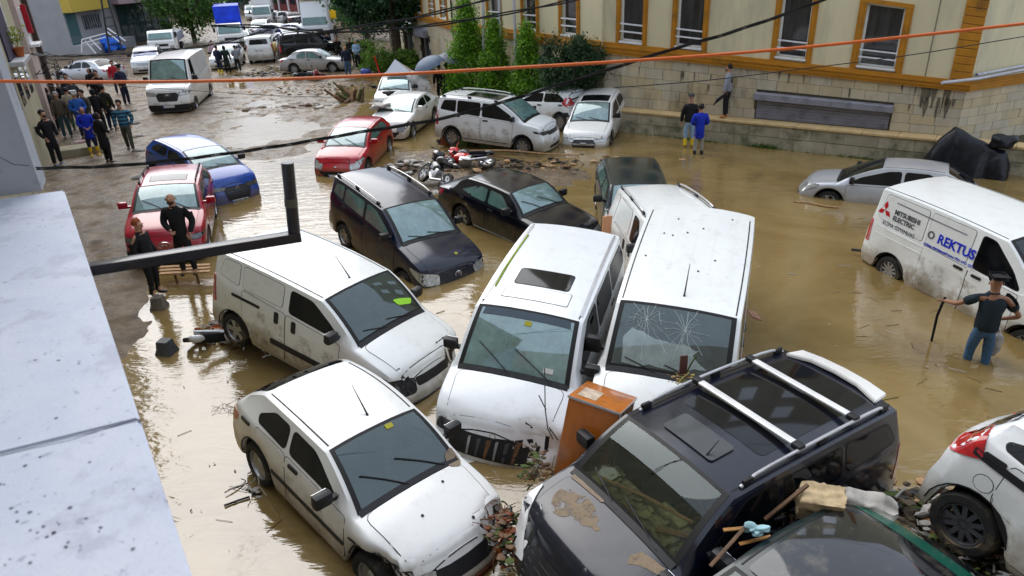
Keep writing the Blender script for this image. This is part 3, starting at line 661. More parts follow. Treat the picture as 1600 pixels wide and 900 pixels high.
def mud_mat():
    mt, nt, b = base_mat('wet_mud'); co = coords(nt, 'Object')
    n = N(nt, 'ShaderNodeTexNoise', Scale=1.4, Detail=9.0, Roughness=.7, Distortion=.6); nt.links.new(co, n.inputs['Vector'])
    r = ramp(nt, n.outputs[0], [(.3, (.05, .032, .015)), (.5, (.125, .082, .04)), (.7, (.21, .15, .085))]); nt.links.new(r.outputs[0], b.inputs['Base Color'])
    n2 = N(nt, 'ShaderNodeTexNoise', Scale=1.6, Detail=6.0, Roughness=.6); nt.links.new(co, n2.inputs['Vector'])
    r2 = ramp(nt, n2.outputs[0], [(.42, (.12, .12, .12)), (.6, (.75, .75, .75))]); nt.links.new(r2.outputs[0], b.inputs['Roughness'])
    n3 = N(nt, 'ShaderNodeTexNoise', Scale=7.0, Detail=8.0, Roughness=.75); nt.links.new(co, n3.inputs['Vector'])
    bp = N(nt, 'ShaderNodeBump', Strength=.8, Distance=.06); nt.links.new(n3.outputs[0], bp.inputs['Height']); nt.links.new(bp.outputs[0], b.inputs['Normal'])
    return mt
def inpoly(x, y, poly):
    c = False; j = len(poly) - 1; dm = 1e9
    for i in range(len(poly)):
        xi, yi = poly[i]; xj, yj = poly[j]
        if (yi > y) != (yj > y) and x < (xj - xi) * (y - yi) / (yj - yi) + xi: c = not c
        ex, ey = xj - xi, yj - yi; t = max(0, min(1, ((x - xi) * ex + (y - yi) * ey) / (ex * ex + ey * ey + 1e-9)))
        dm = min(dm, math.hypot(x - xi - ex * t, y - yi - ey * t)); j = i
    return dm if c else -dm
pp = [(-40, 560), (190, 560), (232, 500), (243, 462), (225, 425), (300, 395), (345, 330), (330, 262), (420, 252), (500, 243), (560, 232), (600, 214), (590, 175), (650, 160), (690, 150), (740, 152), (830, 160), (900, 150), (985, 130), (985, 92)]
MUD = [tuple(P(*p).xy) for p in pp] + [(30, 60), (60, 140), (-120, 170), (-60, 20), (-20, 8)]
SHOAL = [tuple(P(*p).xy) for p in [(600, 250), (650, 225), (720, 228), (790, 240), (850, 250), (905, 262), (925, 278), (880, 292), (860, 308), (820, 300), (740, 290), (680, 300), (640, 290)]]
def ground_h(x, y):
    d = max(inpoly(x, y, MUD), inpoly(x, y, SHOAL) * .9)
    h = -.5 + .5 * sstep((d + 1.2) / 1.2) if d < 0 else .035 * min(1, d / .8)
    v = Vector((x * .55, y * .55, 0)); nz = noise.fractal(v, .8, 2.1, 5)
    wet = sstep((noise.noise(Vector((x * .13 + 4, y * .13, 3))) + .25) * 2)
    left = sstep((-x - 6.0 - (y - 10) * .30) / 1.6)  # the gravelly strip by the left building stands a little higher
    amp = (.030 + .03 * wet) * (1 - .6 * left)
    pud = sstep((noise.fractal(Vector((x * .22 + 9, y * .22, 5)), .9, 2, 3) + .12) * 2.2) * (1 - left) if d > 0 else 0
    fine = noise.fractal(Vector((x * 2.3, y * 2.3, 1)), .8, 2.1, 3)
    return h + amp * nz + (.05 * left - .004 * (1 - left) - .055 * pud if d > 0 else 0) + (.022 * fine if y < 62 else 0)
def build_ground():
    bm = bmesh.new(); ys = []; y = -30.0
    while y < 9: ys.append(y); y += 3 if y < 3 else 1
    y = 8.0
    while y < 1500: ys.append(y); y += max(.1, .0052 * y) if y < 62 else y * .12
    rows = []
    for y in sorted(set(ys)):
        wd = 1.0 * max(y, 9) + 8; n = 300 if 9 < y < 62 else 60; row = []
        x0, x1 = (-wd, wd) if y > 62 else (-wd, min(wd, 17))
        for i in range(n + 1):
            x = lerp(x0, x1, i / n); row.append(bm.verts.new((x, y, ground_h(x, y) if 5 < y < 90 else (0.03 if y >= 90 else -.45))))
        rows.append(row)
    def loc(a, b):   # stitch rows of unlike count
        if len(a) == len(b):
            for i in range(len(a) - 1): bm.faces.new((a[i], a[i + 1], b[i + 1], b[i]))
        else:
            big, sm = (a, b) if len(a) > len(b) else (b, a); k = (len(big) - 1) // (len(sm) - 1)
            for i in range(len(sm) - 1):
                seg = big[i * k:(i + 1) * k + 1]; f = [sm[i], sm[i + 1]] + seg[::-1]; bm.faces.new(f if big is b else f[::-1])
    for a, b in zip(rows[:-1], rows[1:]): loc(a, b)
    o = finish(bm, 'ground', mud_mat(), smooth='keep'); o['kind'] = 'structure'
    bm = bmesh.new(); vs = [bm.verts.new(p) for p in ((-60, -30, 0), (40, -30, 0), (60, 70, 0), (-60, 70, 0))]; bm.faces.new(vs)
    o = finish(bm, 'water', water_mat()); o['kind'] = 'structure'
build_ground()

# ================================================================== RIGHT-HAND BUILDING
CREAM = mat('cream_render', (.62, .56, .37), .85, var=.06, nscale=.6, dirt=((.36, .34, .26), 1.1, .5, .8), scale=(1, 1, .25), kind='Object')
OCHRE = mat('ochre_trim', (.42, .18, .014), .65, var=.15, nscale=2, dirt=((.1, .06, .02), 1.3, .56, .8))
STONE = [mat('stone_cladding_%s' % k, c, .7, var=.16, nscale=2.2, dirt=((.11, .09, .055), 1.3, .55, .76), bump=.25, bscale=20, scale=(1, 1, .3)) for k, c in (('pale', (.5, .43, .3)), ('warm', (.48, .395, .25)), ('grey', (.46, .41, .31)))]
LEDGE = mat('sandstone_coping', (.5, .36, .18), .8, var=.15, nscale=4)
CONC = [mat('wall_block_%s' % k, c, .85, var=.2, nscale=2, dirt=((.06, .07, .03), 1.4, .5, .72), bump=.2, bscale=18) for k, c in (('pale', (.36, .32, .23)), ('dull', (.3, .27, .19)))]
JOINT = mat('joint_dark', (.1, .085, .06), .9)
WFRAME = mat('white_window_frame', (.7, .7, .72), .4, var=.06)
WGLASS = mat('dark_pane', (.03, .03, .034), .06, coat=.6, var=.6, nscale=1.2, scale=(6, 6, .6))
SHUT = mat('grey_shutter', (.24, .24, .28), .5, var=.15, dirt=((.07, .07, .07), 3, .5, .8))
PIPE = mat('grey_pipe', (.45, .45, .48), .4, .2)
A0 = Vector((4.7, 26.18, 0)); DW = Vector((.80493, -.59336, 0)).normalized(); NW = Vector((.59336, .80493, 0)).normalized()
ANG = math.atan2(DW.y, DW.x)
def sc(t): return (1.9 - .053 * t) / 1.9 
def FW(t, zz, off=.55): p = A0 + DW * t + NW * off; return Vector((p.x, p.y, .82 + zz * sc(t)))
def fbox(bm, t0, t1, z0, z1, o0, o1, f=FW, bev=0):
    """a block on the facade: t along, z up (stretched with the wall), o away from the street"""
    vs = [bm.verts.new(f(t, z, o)) for z in (z0, z1) for t, o in ((t0, o0), (t1, o0), (t1, o1), (t0, o1))]
    F = [(3, 2, 1, 0), (4, 5, 6, 7), (0, 1, 5, 4), (1, 2, 6, 5), (2, 3, 7, 6), (3, 0, 4, 7)]
    fs = [bm.faces.new([vs[i] for i in q]) for q in F]
    if bev: bmesh.ops.bevel(bm, geom=list({e for q in fs for e in q.edges}), offset=bev, segments=1, affect='EDGES')
BR = empty('cream_building', A0 + NW * .55, 'cream rendered building with ochre window surrounds above pale stone cladding', 'building')
BR.rotation_euler = (0, 0, 0)
BRI = Matrix.Translation(-BR.location)
def bpart(bm, name, mt, parent=None, smooth=30):
    o = finish(bm, name, mt, smooth=smooth); par = parent or BR
    o.parent = par
    if par is BR: o.matrix_parent_inverse = BRI
    return o
TC = 10.45; TL_ = -1.38
wins = [(7.97, 1.47, 2.42, 4.66), (5.42, 1.3, 2.42, 4.7), (1.92, 1.33, 2.40, 4.75), (-.3, 1.24, 2.36, 4.75)]
# rendered wall with real openings
def wall_with_openings(f, t0, t1, z0, z1, o, ops, name, mt):
    bm = bmesh.new(); ts = sorted({t0, t1} | {q for w_ in ops for q in (w_[0] - w_[1] / 2, w_[0] + w_[1] / 2)}); zs = sorted({z0, z1} | {q for w_ in ops for q in (w_[2], w_[3])})
    tt = [ts[0]]
    for q in ts[1:]:
        n = max(1, int((q - tt[-1]) / 1.0)); a = tt[-1]; tt += [lerp(a, q, (i + 1) / n) for i in range(n)]
    V = {}
    def v(t, z, oo):
        k = (round(t, 4), round(z, 4), oo)
        if k not in V: V[k] = bm.verts.new(f(t, z, oo))
        return V[k]
    for a, b in zip(tt[:-1], tt[1:]):
        for c, d in zip(zs[:-1], zs[1:]):
            tm, zm = (a + b) / 2, (c + d) / 2
            if any(abs(tm - w_[0]) < w_[1] / 2 and w_[2] < zm < w_[3] for w_ in ops): continue
            bm.faces.new((v(a, c, o), v(b, c, o), v(b, d, o), v(a, d, o)))
    for w_ in ops:
        a, b, c, d = w_[0] - w_[1] / 2, w_[0] + w_[1] / 2, w_[2], w_[3]
        for q in (((a, c), (b, c)), ((b, c), (b, d)), ((b, d), (a, d)), ((a, d), (a, c))):
            bm.faces.new([bm.verts.new(f(q[0][0], q[0][1], o)), bm.verts.new(f(q[1][0], q[1][1], o)), bm.verts.new(f(q[1][0], q[1][1], o + .22)), bm.verts.new(f(q[0][0], q[0][1], o + .22))])
    return bpart(bm, name, mt)
WO = [(t, w_ * .72, a, b) for t, w_, a, b in wins]
up = [(t, w_ * .72, a + 3.4 * k, b + 3.4 * k - .2) for k in (1, 2, 3, 4) for t, w_, a, b in wins]
wall_with_openings(FW, TL_, TC, 1.85, 19, .55, WO + up, 'rendered_wall', CREAM)
def facade_window(f, t, w_, a, b, o, detailed=True):
    bm = bmesh.new(); iw = w_ * .72 / 2; fr = w_ / 2
    for sg in (-1, 1):
        t0, t1 = sorted((t + sg * iw, t + sg * fr)); fbox(bm, t0, t1, 2.2 if a < 3 else a - .1, b + .02, o - .05, o + .02, f)
        tm = t + sg * (iw + (fr - iw) * .5); fbox(bm, tm - .035, tm + .035, 2.22 if a < 3 else a - .08, b, o - .075, o - .05, f)
    fbox(bm, t - fr, t + fr, b + .02, b + .17, o - .06, o + .02, f)
    wn = bpart(bm, 'window_surround', OCHRE)
    bm = bmesh.new(); fbox(bm, t - iw - .02, t + iw + .02, a - .07, a - .005, o - .1, o + .1, f); bpart(bm, 'sill', WFRAME, wn)
    bm = bmesh.new(); q = o + .12
    for (x0, x1, z0, z1) in ((t - iw, t - iw + .06, a, b), (t + iw - .06, t + iw, a, b), (t - iw, t + iw, a, a + .06), (t - iw, t + iw, b - .06, b)): fbox(bm, x0, x1, z0 + .001, z1, q, q + .05, f)
    bpart(bm, 'frame', WFRAME, wn)
    bm = bmesh.new(); fbox(bm, t - iw + .05, t + iw - .05, a + .05, b - .05, q + .02, q + .03, f); bpart(bm, 'pane', WGLASS, wn)
    if detailed:
        for zz in (a + .3, a + .56):
            bm = bmesh.new(); fbox(bm, t - iw - .03, t + iw + .0, zz, zz + .05, o - .05, o - .01, f); bpart(bm, 'guard_rail', WFRAME, wn)
for t, w_, a, b in wins: facade_window(FW, t, w_, a, b, .55)
for k in (1, 2):
    for t, w_, a, b in wins: facade_window(FW, t, w_, a + 3.4 * k, b + 3.4 * k - .2, .55, False)
bm = bmesh.new()
for z0, z1, o in ((1.86, 1.95, .47), (1.952, 2.1, .44), (2.102, 2.16, .40), (2.162, 2.27, .45)): fbox(bm, TL_ - .05, TC + .1, z0, z1, o, .56)
bpart(bm, 'cornice', OCHRE)
# pilaster of stacked ochre blocks at the corner
for k in range(34):
    bm = bmesh.new(); z0 = 2.3 + k * .3; fbox(bm, 9.98, 10.52, z0 + .008, z0 + .292, .49, .6, bev=.012); bpart(bm, 'pilaster_block', OCHRE)
# stone cladding in five courses, each slab its own piece; the shutter interrupts it
bm = bmesh.new(); fbox(bm, TL_, TC, -.9, 1.87, .6, .75); bpart(bm, 'backing_wall', JOINT)
rnd = random.Random(3); zc_ = [0.0, .36, .74, 1.12, 1.5, 1.85]
for ci in range(5):
    t = TL_ - (.34 if ci % 2 else 0)
    while t < TC - .05:
        t1 = min(TC, t + .68)
        if TC - t1 < .2: t1 = TC
        z0, z1 = zc_[ci] + .005, zc_[ci + 1] - .005
        if t1 > 4.45 and t < 8.66 and z0 < 0.98:
            if t < 4.45 - .1: t1 = 4.45
            elif t1 > 8.66 + .1: t = 8.66
            else: t = t1; continue
        bm = bmesh.new(); fbox(bm, max(t, TL_) + .005, t1 - .005, z0, z1, .555 + rnd.uniform(-.008, .008), .6, bev=.004); bpart(bm, 'stone_slab', rnd.choice(STONE)); t = t1
# dark water stains running down the slabs by the corner and below the cornice
STN = mat('dark_water_stain', (.13, .11, .08), .85, var=.5, nscale=6)
for k in range(30):
    t = rnd.choice([rnd.gauss(9.9, .3), rnd.uniform(-1, 10)]); zt_ = rnd.choice([1.84, 1.5, 1.12]); ln = rnd.uniform(.15, .55) * (1.8 if abs(t - 9.9) < .6 else .8); wd = rnd.uniform(.015, .06) * (1.4 if abs(t - 9.9) < .6 else .7)
    if 4.3 < t < 8.8 and zt_ < 1.4: continue
    if t > 10.35: continue
    bm = bmesh.new(); L_, R_ = [], []
    for i in range(8):
        q = i / 7; ww = wd * (1 - q ** 2 * .8) * rnd.uniform(.6, 1.2); L_.append(bm.verts.new(FW(t - ww, zt_ - ln * q, .5435))); R_.append(bm.verts.new(FW(t + ww, zt_ - ln * q, .5435)))
    for i in range(7): bm.faces.new((L_[i], L_[i + 1], R_[i + 1], R_[i]))
    bpart(bm, 'water_stain', STN, smooth=None)
# rolling shutter under its box
bm = bmesh.new(); fbox(bm, 4.42, 8.68, .76, 1.03, .3, .6, bev=.02); sh = bpart(bm, 'shutter_box', SHUT)
for k in range(11):
    bm = bmesh.new(); fbox(bm, 4.5, 8.6, .02 + k * .068, .02 + k * .068 + .06, .56 - .02 * (k % 2), .6, bev=.008); bpart(bm, 'shutter_slat', SHUT)
# the part of the building that turns away past the right corner
C0 = FW(TC, 0, .55); D2 = Vector((.93, .36, 0)).normalized(); N2 = Vector((-D2.y, D2.x, 0))
def F2(t, zz, off=0): p = C0 + D2 * t + N2 * off; return Vector((p.x, p.y, .82 + zz * sc(TC)))
bm = bmesh.new(); fbox(bm, 0, 14, 1.88, 19, .0, .3, F2); bpart(bm, 'side_wall', CREAM)
bm = bmesh.new()
for z0, z1, o in ((1.86, 1.95, -.08), (1.952, 2.1, -.11), (2.102, 2.16, -.15), (2.162, 2.27, -.1)): fbox(bm, -.06, 14, z0, z1, o, .02, F2)
bpart(bm, 'side_cornice', OCHRE)
bm = bmesh.new(); fbox(bm, .03, 14, -.9, 1.87, .05, .3, F2); bpart(bm, 'side_backing', JOINT)
for ci in range(-1, 5):
    t = .02 - (.4 if ci % 2 else 0)
    z0, z1 = (zc_[ci] + .005, zc_[ci + 1] - .005) if ci >= 0 else (-.5, -.005)
    while t < 6:
        bm = bmesh.new(); fbox(bm, max(.02, t) + .005, t + .75, z0, z1, .003 + rnd.uniform(-.006, .006), .05, F2, bev=.004); bpart(bm, 'stone_slab', rnd.choice(STONE)); t += .76
for zz, o in ((2.42, -.2), (2.56, -.14)):
    bm = bmesh.new(); tube(bm, [F2(-1.3 if zz < 2.5 else .3, zz, o + (0 if zz > 2.5 else .02)), F2(.1, zz - .04, o), F2(2, zz + .06, o), F2(8, zz + .1, o)], .045, 10); bpart(bm, 'conduit', PIPE)
bm = bmesh.new(); tube(bm, [FW(9.35, 2.3, .45), FW(9.35, 12, .48)], .02, 8); bpart(bm, 'downpipe', mat('thin_drain', (.2, .18, .12), .6))
bm = bmesh.new(); tube(bm, [FW(-1.45, 1.9, .5), FW(-1.45, 12, .5)], .045, 8); bpart(bm, 'downpipe', mat('cream_drain', (.5, .45, .3), .6))
# the front bends away twice: a garden side with four windows, then the street side with doorways
CB0 = FW(TL_, 0, .55); CB1 = Vector((-2.5, 39.3, CB0.z)); DB = (CB1 - CB0).normalized(); NB = Vector((DB.y, -DB.x, 0)); LBW = (CB1 - CB0).length; SB = sc(TL_)
D3 = Vector((-.316, .949, 0)).normalized(); N3 = Vector((D3.y, -D3.x, 0))
def FB(t, zz, off=0): p = CB0 + DB * t + NB * off; return Vector((p.x, p.y, .82 + zz * SB))
def F3(t, zz, off=0): p = CB1 + D3 * t + N3 * off; return Vector((p.x, p.y, .82 + zz * SB))
def wing(f, Ln, ws, doors, nm, tiles, ht=19, fl=(1, 2, 3)):
    wall_with_openings(f, 0, Ln, 1.85, ht, 0, [(t, w_ * .72, a + 3.4 * k, b + 3.4 * k - (.2 if k else 0)) for k in (0,) + fl for t, w_, a, b in ws], nm + '_rendered_wall', CREAM)
    for t, w_, a, b in ws:
        facade_window(f, t, w_, a, b, 0)
        for k in fl: facade_window(f, t, w_, a + 3.4 * k, b + 3.4 * k - .2, 0, False)
    bm = bmesh.new()
    for z0, z1, o in ((1.86, 1.95, -.08), (1.952, 2.1, -.11), (2.102, 2.16, -.15), (2.162, 2.27, -.1)): fbox(bm, -.06, Ln, z0, z1, o, .02, f)
    bpart(bm, nm + '_cornice', OCHRE)
    cuts = [0] + [q for d in doors for q in d] + [Ln]
    for a, b in zip(cuts[::2], cuts[1::2]): bm = bmesh.new(); fbox(bm, a, b, -.9, 1.86, .05, .3, f); bpart(bm, nm + '_backing', JOINT)
    for ci in range(-2, 5):
        t = .01 + (.4 if ci % 2 else 0); z0, z1 = (zc_[ci] + .004, zc_[ci + 1] - .004) if ci >= 0 else ((-.42 * -ci) + .004, -.42 * (-ci - 1) - .004)
        if t > .1: bm = bmesh.new(); fbox(bm, .01, t - .005, z0, z1, 0, .05, f); bpart(bm, 'stone_slab', rnd.choice(STONE))
        while t < tiles:
            tm = t + .4
            if not any(a - .1 < tm < b + .1 and z0 < 1.4 for a, b in doors):
                bm = bmesh.new(); fbox(bm, t + .004, min(Ln, t + .796), z0, z1, rnd.uniform(-.004, .004), .05, f, bev=.004); bpart(bm, 'stone_slab', rnd.choice(STONE))
            t += .8
    for a, b in doors:
        bm = bmesh.new(); fbox(bm, a - .1, b + .1, -.9, 1.45, .4, .45, f); dd_ = bpart(bm, 'doorway', WGLASS)
        bm = bmesh.new(); fbox(bm, a, b, 1.0, 1.4, -.35, .35, f, bev=.02); bpart(bm, 'door_canopy', SHUT)
        for q in (a + .02, (a + b) / 2, b - .1): bm = bmesh.new(); fbox(bm, q, q + .08, -.9, 1.0, .3, .38, f); bpart(bm, 'door_frame', SHUT, dd_)
wing(FB, LBW, [(t, 1.5, 2.34, 4.8) for t in (2.4, 5.45, 8.75, 11.9)], [], 'garden', LBW - .3)
wing(F3, 20, [(t, 1.5, 2.34, 4.8) for t in (1.6, 4.3, 7.6, 11, 15)], [(6.0, 8.6), (10.6, 14)], 'street', 18, 6.2, ())
bm = bmesh.new(); tube(bm, [FB(LBW - .2, 1.6, -.1), FB(LBW - .2, 12, -.1)], .05, 8); bpart(bm, 'downpipe', mat('dark_drain', (.06, .06, .06), .6))
tag(BR)
# retaining wall in front, block by block with a sandstone coping
RW = empty('retaining_wall', A0, 'low pale block retaining wall with sandstone coping, standing in the flood water', 'wall')
RWI = Matrix.Translation(-A0)
def rpart(bm, name, mt): o = finish(bm, name, mt, smooth=30); o.parent = RW; o.matrix_parent_inverse = RWI; return o
def FR(t, z, off=0): p = A0 + DW * t + NW * off; return Vector((p.x, p.y, z))
bm = bmesh.new(); fbox(bm, -4, 20, -.6, .74, .03, .56, FR); rpart(bm, 'wall_core', JOINT)
t = -4
while t < 19:
    for z0, z1, sh_ in ((-.4, .36, 0), (.37, .735, .5)):
        bm = bmesh.new(); fbox(bm, t + sh_ + .006, t + sh_ + 1.0, z0, z1 - .006, rnd.uniform(-.01, .01), .035, FR, bev=.006); rpart(bm, 'wall_block', rnd.choice(CONC))
    bm = bmesh.new(); fbox(bm, t + .004, t + .996, .74, .82, -.05, .56, FR, bev=.012); rpart(bm, 'coping_stone', LEDGE); t += 1.0
# grass tufts and moss along the foot of the wall
bm = bmesh.new()
for k in range(900):
    t = rnd.choice([rnd.gauss(5.1, .35), rnd.uniform(0, 10), rnd.gauss(8.2, .5), rnd.gauss(2.6, .5)]); p = FR(t, -.03, -.03 - abs(rnd.gauss(0, .05))); a = rnd.uniform(0, 6.3); h = rnd.uniform(.05, .16) * (1.5 if abs(t - 5.1) < .4 else .8); d = Vector((math.cos(a), math.sin(a), 0)) * .02
    v = [bm.verts.new(p - d), bm.verts.new(p + d), bm.verts.new(p + Vector((rnd.gauss(0, .04), rnd.gauss(0, .04), h)))]; bm.faces.new(v)
o = finish(bm, 'grass_tufts', mat('wet_grass', (.07, .12, .02), .7, var=.5), smooth=None); tag(o, 'small green weeds growing along the foot of the retaining wall', 'grass', kind='stuff')

# ================================================================== OWN BALCONY (near left)
PAR = mat('pale_blue_screed', (.52, .56, .64), .7, var=.1, nscale=3, bump=.35, bscale=25, dirt=((.36, .35, .38), 4.5, .5, .62))
def par_mat():
    mt, nt, b = base_mat('worn_screed'); co = coords(nt); fac = []
    def nz(sc_, det, lo, hi, ro=.65):
        n = N(nt, 'ShaderNodeTexNoise', Scale=sc_, Detail=det, Roughness=ro); nt.links.new(co, n.inputs['Vector']); return ramp(nt, n.outputs[0], [(lo, (0, 0, 0)), (hi, (1, 1, 1))]).outputs[0], n
    col = None; cur = (.5, .54, .64)
    for (sc_, det, lo, hi, c, amt) in ((2.2, 6, .42, .7, (.62, .64, .7), .7), (3.5, 9, .54, .62, (.37, .38, .46), .55), (1.3, 7, .58, .7, (.44, .37, .31), .55), (30, 4, .64, .7, (.2, .21, .25), .8), (90, 2, .62, .7, (.36, .38, .42), .6), (11, 8, .62, .66, (.27, .28, .36), .7)):
        f, n = nz(sc_, det, lo, hi); mx = N(nt, 'ShaderNodeMixRGB'); mm = N(nt, 'ShaderNodeMath', operation='MULTIPLY'); mm.inputs[1].default_value = amt; nt.links.new(f, mm.inputs[0]); nt.links.new(mm.outputs[0], mx.inputs[0]); mx.inputs[2].default_value = (*c, 1)
        if col is None: mx.inputs[1].default_value = (*cur, 1)
        else: nt.links.new(col, mx.inputs[1])
        col = mx.outputs[0]
    nt.links.new(col, b.inputs['Base Color']); b.inputs['Roughness'].default_value = .65
    n = N(nt, 'ShaderNodeTexNoise', Scale=14.0, Detail=9.0, Roughness=.7); nt.links.new(co, n.inputs['Vector']); bp = N(nt, 'ShaderNodeBump', Strength=.35, Distance=.01); nt.links.new(n.outputs[0], bp.inputs['Height']); nt.links.new(bp.outputs[0], b.inputs['Normal']); return mt
PAR = par_mat()
PARD = mat('painted_pier', (.36, .38, .42), .75, var=.12, nscale=2, bump=.25, bscale=14, dirt=((.22, .22, .24), 4, .55, .7))
z = 5.0
def slab(name, pts, th=.14):
    bm = bmesh.new(); a = [bm.verts.new(p) for p in pts]; b = [bm.verts.new(p - Vector((0, 0, th))) for p in pts]; n = len(pts)
    bm.faces.new(a); bm.faces.new(b[::-1])
    for i in range(n): bm.faces.new((a[i], b[i], b[(i + 1) % n], a[(i + 1) % n]))
    es = [e for e in bm.edges]; bmesh.ops.bevel(bm, geom=es, offset=.008, segments=2, affect='EDGES'); return bm
PB = empty('balcony_parapet', P(200, 700, z), 'pale blue-grey concrete balcony parapet with cracked screed top in the near left', 'parapet')
PBI = Matrix.Translation(-P(200, 700, z))
def pbp(bm, name, mt, smooth=35): o = finish(bm, name, mt, smooth=smooth); o.parent = PB; o.matrix_parent_inverse = PBI; return o
e0, e1, e2 = P(100, 297, z), P(216, 655, z), P(300, 900, z); dir_ = (e2 - e0).normalized(); e3 = e2 + dir_ * 1.3; e1 = e0 + dir_ * (e1 - e0).length
wv = Vector((-.93, -.37, 0)); j0 = P(0, 708, z); wj = (j0 - e1).normalized()
pbp(slab('s', [e0, e0 + wj * 3.5, e1 + wj * 3.5, e1 + dir_ * -.004]), 'coping_slab', PAR)
pbp(slab('s', [e1 + dir_ * .006, e1 + wj * 3.5 + dir_ * .006, e3 + wj * 3.5, e3]), 'coping_slab', PAR)
bm = bmesh.new(); q = [e0 + wj * .05, e0 + wj * 3.4, e3 + wj * 3.4, e3 + wj * .05]; a = [bm.verts.new(p - Vector((0, 0, .141))) for p in q]; b = [bm.verts.new(p - Vector((0, 0, 6))) for p in q]
for i in range(4): bm.faces.new((a[i], b[i], b[(i + 1) % 4], a[(i + 1) % 4]))
pbp(bm, 'parapet_wall', PARD)
for k in range(46):   # worn patches and small pits with a shape of their own
    px, py = rnd.uniform(0, 240), rnd.uniform(330, 900)
    if rnd.random() < .5: px, py = rnd.gauss(60, 40), rnd.gauss(830, 40)
    if px > 95 + (py - 300) * .32 or px < 0: continue
    c = P(px, py, z + .001); bm = bmesh.new(); r = rnd.uniform(.002, .006); n = 9
    bm.faces.new([bm.verts.new(c + Vector((math.cos(6.283 * i / n) * r * rnd.uniform(.6, 1.5), math.sin(6.283 * i / n) * r * rnd.uniform(.6, 1.3), 0))) for i in range(n)])
    pbp(bm, 'pit', mat('pit_dark', (.1, .11, .14), .9), None)
# the pier that rises from the parapet
c0 = P(66, 297, z + .001); bm = bmesh.new(); u = (P(0, 307, z) - P(66, 297, z)); u.z = 0; u.normalize(); vv = Vector((u.y, -u.x, 0)); vv = vv if vv.y > 0 else -vv
q = [c0, c0 + u * 3, c0 + u * 3 + vv * .3, c0 + vv * .3]; a = [bm.verts.new(p) for p in q]; b = [bm.verts.new(p + Vector((0, 0, 3.2))) for p in q]
bm.faces.new(b); bm.faces.new(a[::-1])
for i in range(4): bm.faces.new((a[i], a[(i + 1) % 4], b[(i + 1) % 4], b[i]))
es = [e for e in bm.edges]; bmesh.ops.subdivide_edges(bm, edges=es, cuts=14, use_grid_fill=True)
for v in bm.verts:
    h = v.co.z - z
    if h < .5: v.co += -vv * .03 * math.exp(-((h - .12) / .12) ** 2) * (1 + .6 * noise.noise(v.co * 6))
    v.co += vv * .004 * noise.noise(v.co * 9)
pbp(bm, 'pier', PARD, 50)
def strand(f, pts3, rad, name, mt, n=6): bm = bmesh.new(); tube(bm, pts3, rad, n); return f(bm, name, mt)
pbp((lambda bm: (tube(bm, [P(px, py, z + .0) for px, py in ((0, 713), (50, 701), (110, 688), (165, 670), (216, 655), (221, 660))], .0013, 5), bm)[1])(bmesh.new()), 'joint_line', SEAL)
for pl in (((0, 300), (30, 292), (45, 255), (38, 240)), ((0, 318), (40, 312), (62, 302))):
    pass
bm = bmesh.new(); pl = [c0 + u * tt + Vector((0, 0, hh)) - vv * .038 for tt, hh in ((.02, .18), (.1, .2), (.16, .26), (.2, .24), (.3, .3), (.42, .27))]; tube(bm, pl, .0022, 4); pbp(bm, 'crack', SEAL)
# black steel bracket with a taped upright
br = empty('steel_bracket', P(147, 422, z - .05), 'black steel bracket arm with taped upright tube, fixed to the near parapet', 'bracket')
bri = Matrix.Translation(-br.location)
STEEL = mat('black_painted_steel', (.018, .015, .017), .28, coat=.4, var=.3, dirt=((.06, .03, .02), 9, .6, .8))
a_, b_ = P(100, 427, z - .06), P(470, 368, z - .06); dv = (b_ - a_).normalized(); M = Matrix.Translation((a_ + b_) / 2) @ dv.to_track_quat('X', 'Z').to_matrix().to_4x4()
bm = bmesh.new(); box(bm, (0, 0, 0), ((b_ - a_).length, .075, .055), bev=.006); bmesh.ops.transform(bm, matrix=M, verts=bm.verts); o = finish(bm, 'arm', STEEL); o.parent = br; o.matrix_parent_inverse = bri
tp = atY(449, 254, b_.y); bm = bmesh.new(); b0 = b_ - dv * .035; tube(bm, [b0 - Vector((0, 0, .02)), tp], .033, 16); o = finish(bm, 'upright_tube', STEEL); o.parent = br; o.matrix_parent_inverse = bri
k0 = b0.lerp(tp, .42); k1 = b0.lerp(tp, .53); bm = bmesh.new(); tube(bm, [k0, k1], .035, 16); o = finish(bm, 'tape_band', mat('old_tape', (.09, .09, .06), .5)); o.parent = br; o.matrix_parent_inverse = bri
# our own building behind and to the left of the camera: a plain block that shuts out the sky there
ob = empty('own_building', (0, -3, 0), 'plain rendered apartment block behind the balcony', 'building')
bm = bmesh.new(); box(bm, (2, -3.8, 9), (26, 5, 18)); finish(bm, 'wall', mat('tan_render', (.3, .27, .23), .85), ob); ob.children[0].location = (0, 3, 0)

# ================================================================== LEFT-HAND BUILDINGS
L0 = Vector((-11.5, 15, 0)); DL = Vector((-.457, .889, 0)).normalized(); NL = Vector((-DL.y, DL.x, 0))  # NL points away from the street
if NL.x > 0: NL = -NL
LB = empty('left_apartment_building', L0, 'long beige and cream apartment block along the left side of the street', 'building'); LBI = Matrix.Translation(-L0)
def FL_(t, zz, off=0): p = L0 + DL * t + NL * off; return Vector((p.x, p.y, zz))
def lpart(bm, name, mt, smooth=30, parent=None): o = finish(bm, name, mt, smooth=smooth); o.parent = parent or LB; o.matrix_parent_inverse = Matrix() if parent else LBI; return o
def tz(px, py, off=0):
    q = onplane(px, py, L0 + NL * off, NL); return (q - L0).dot(DL), q.z
BEI = mat('beige_render', (.36, .31, .26), .85, var=.1, nscale=1.2, dirt=((.2, .17, .13), 1.5, .5, .75)); CRE2 = mat('stained_cream_wall', (.42, .38, .26), .85, var=.12, nscale=1, dirt=((.2, .19, .13), 2, .5, .7), scale=(1, 1, .2))
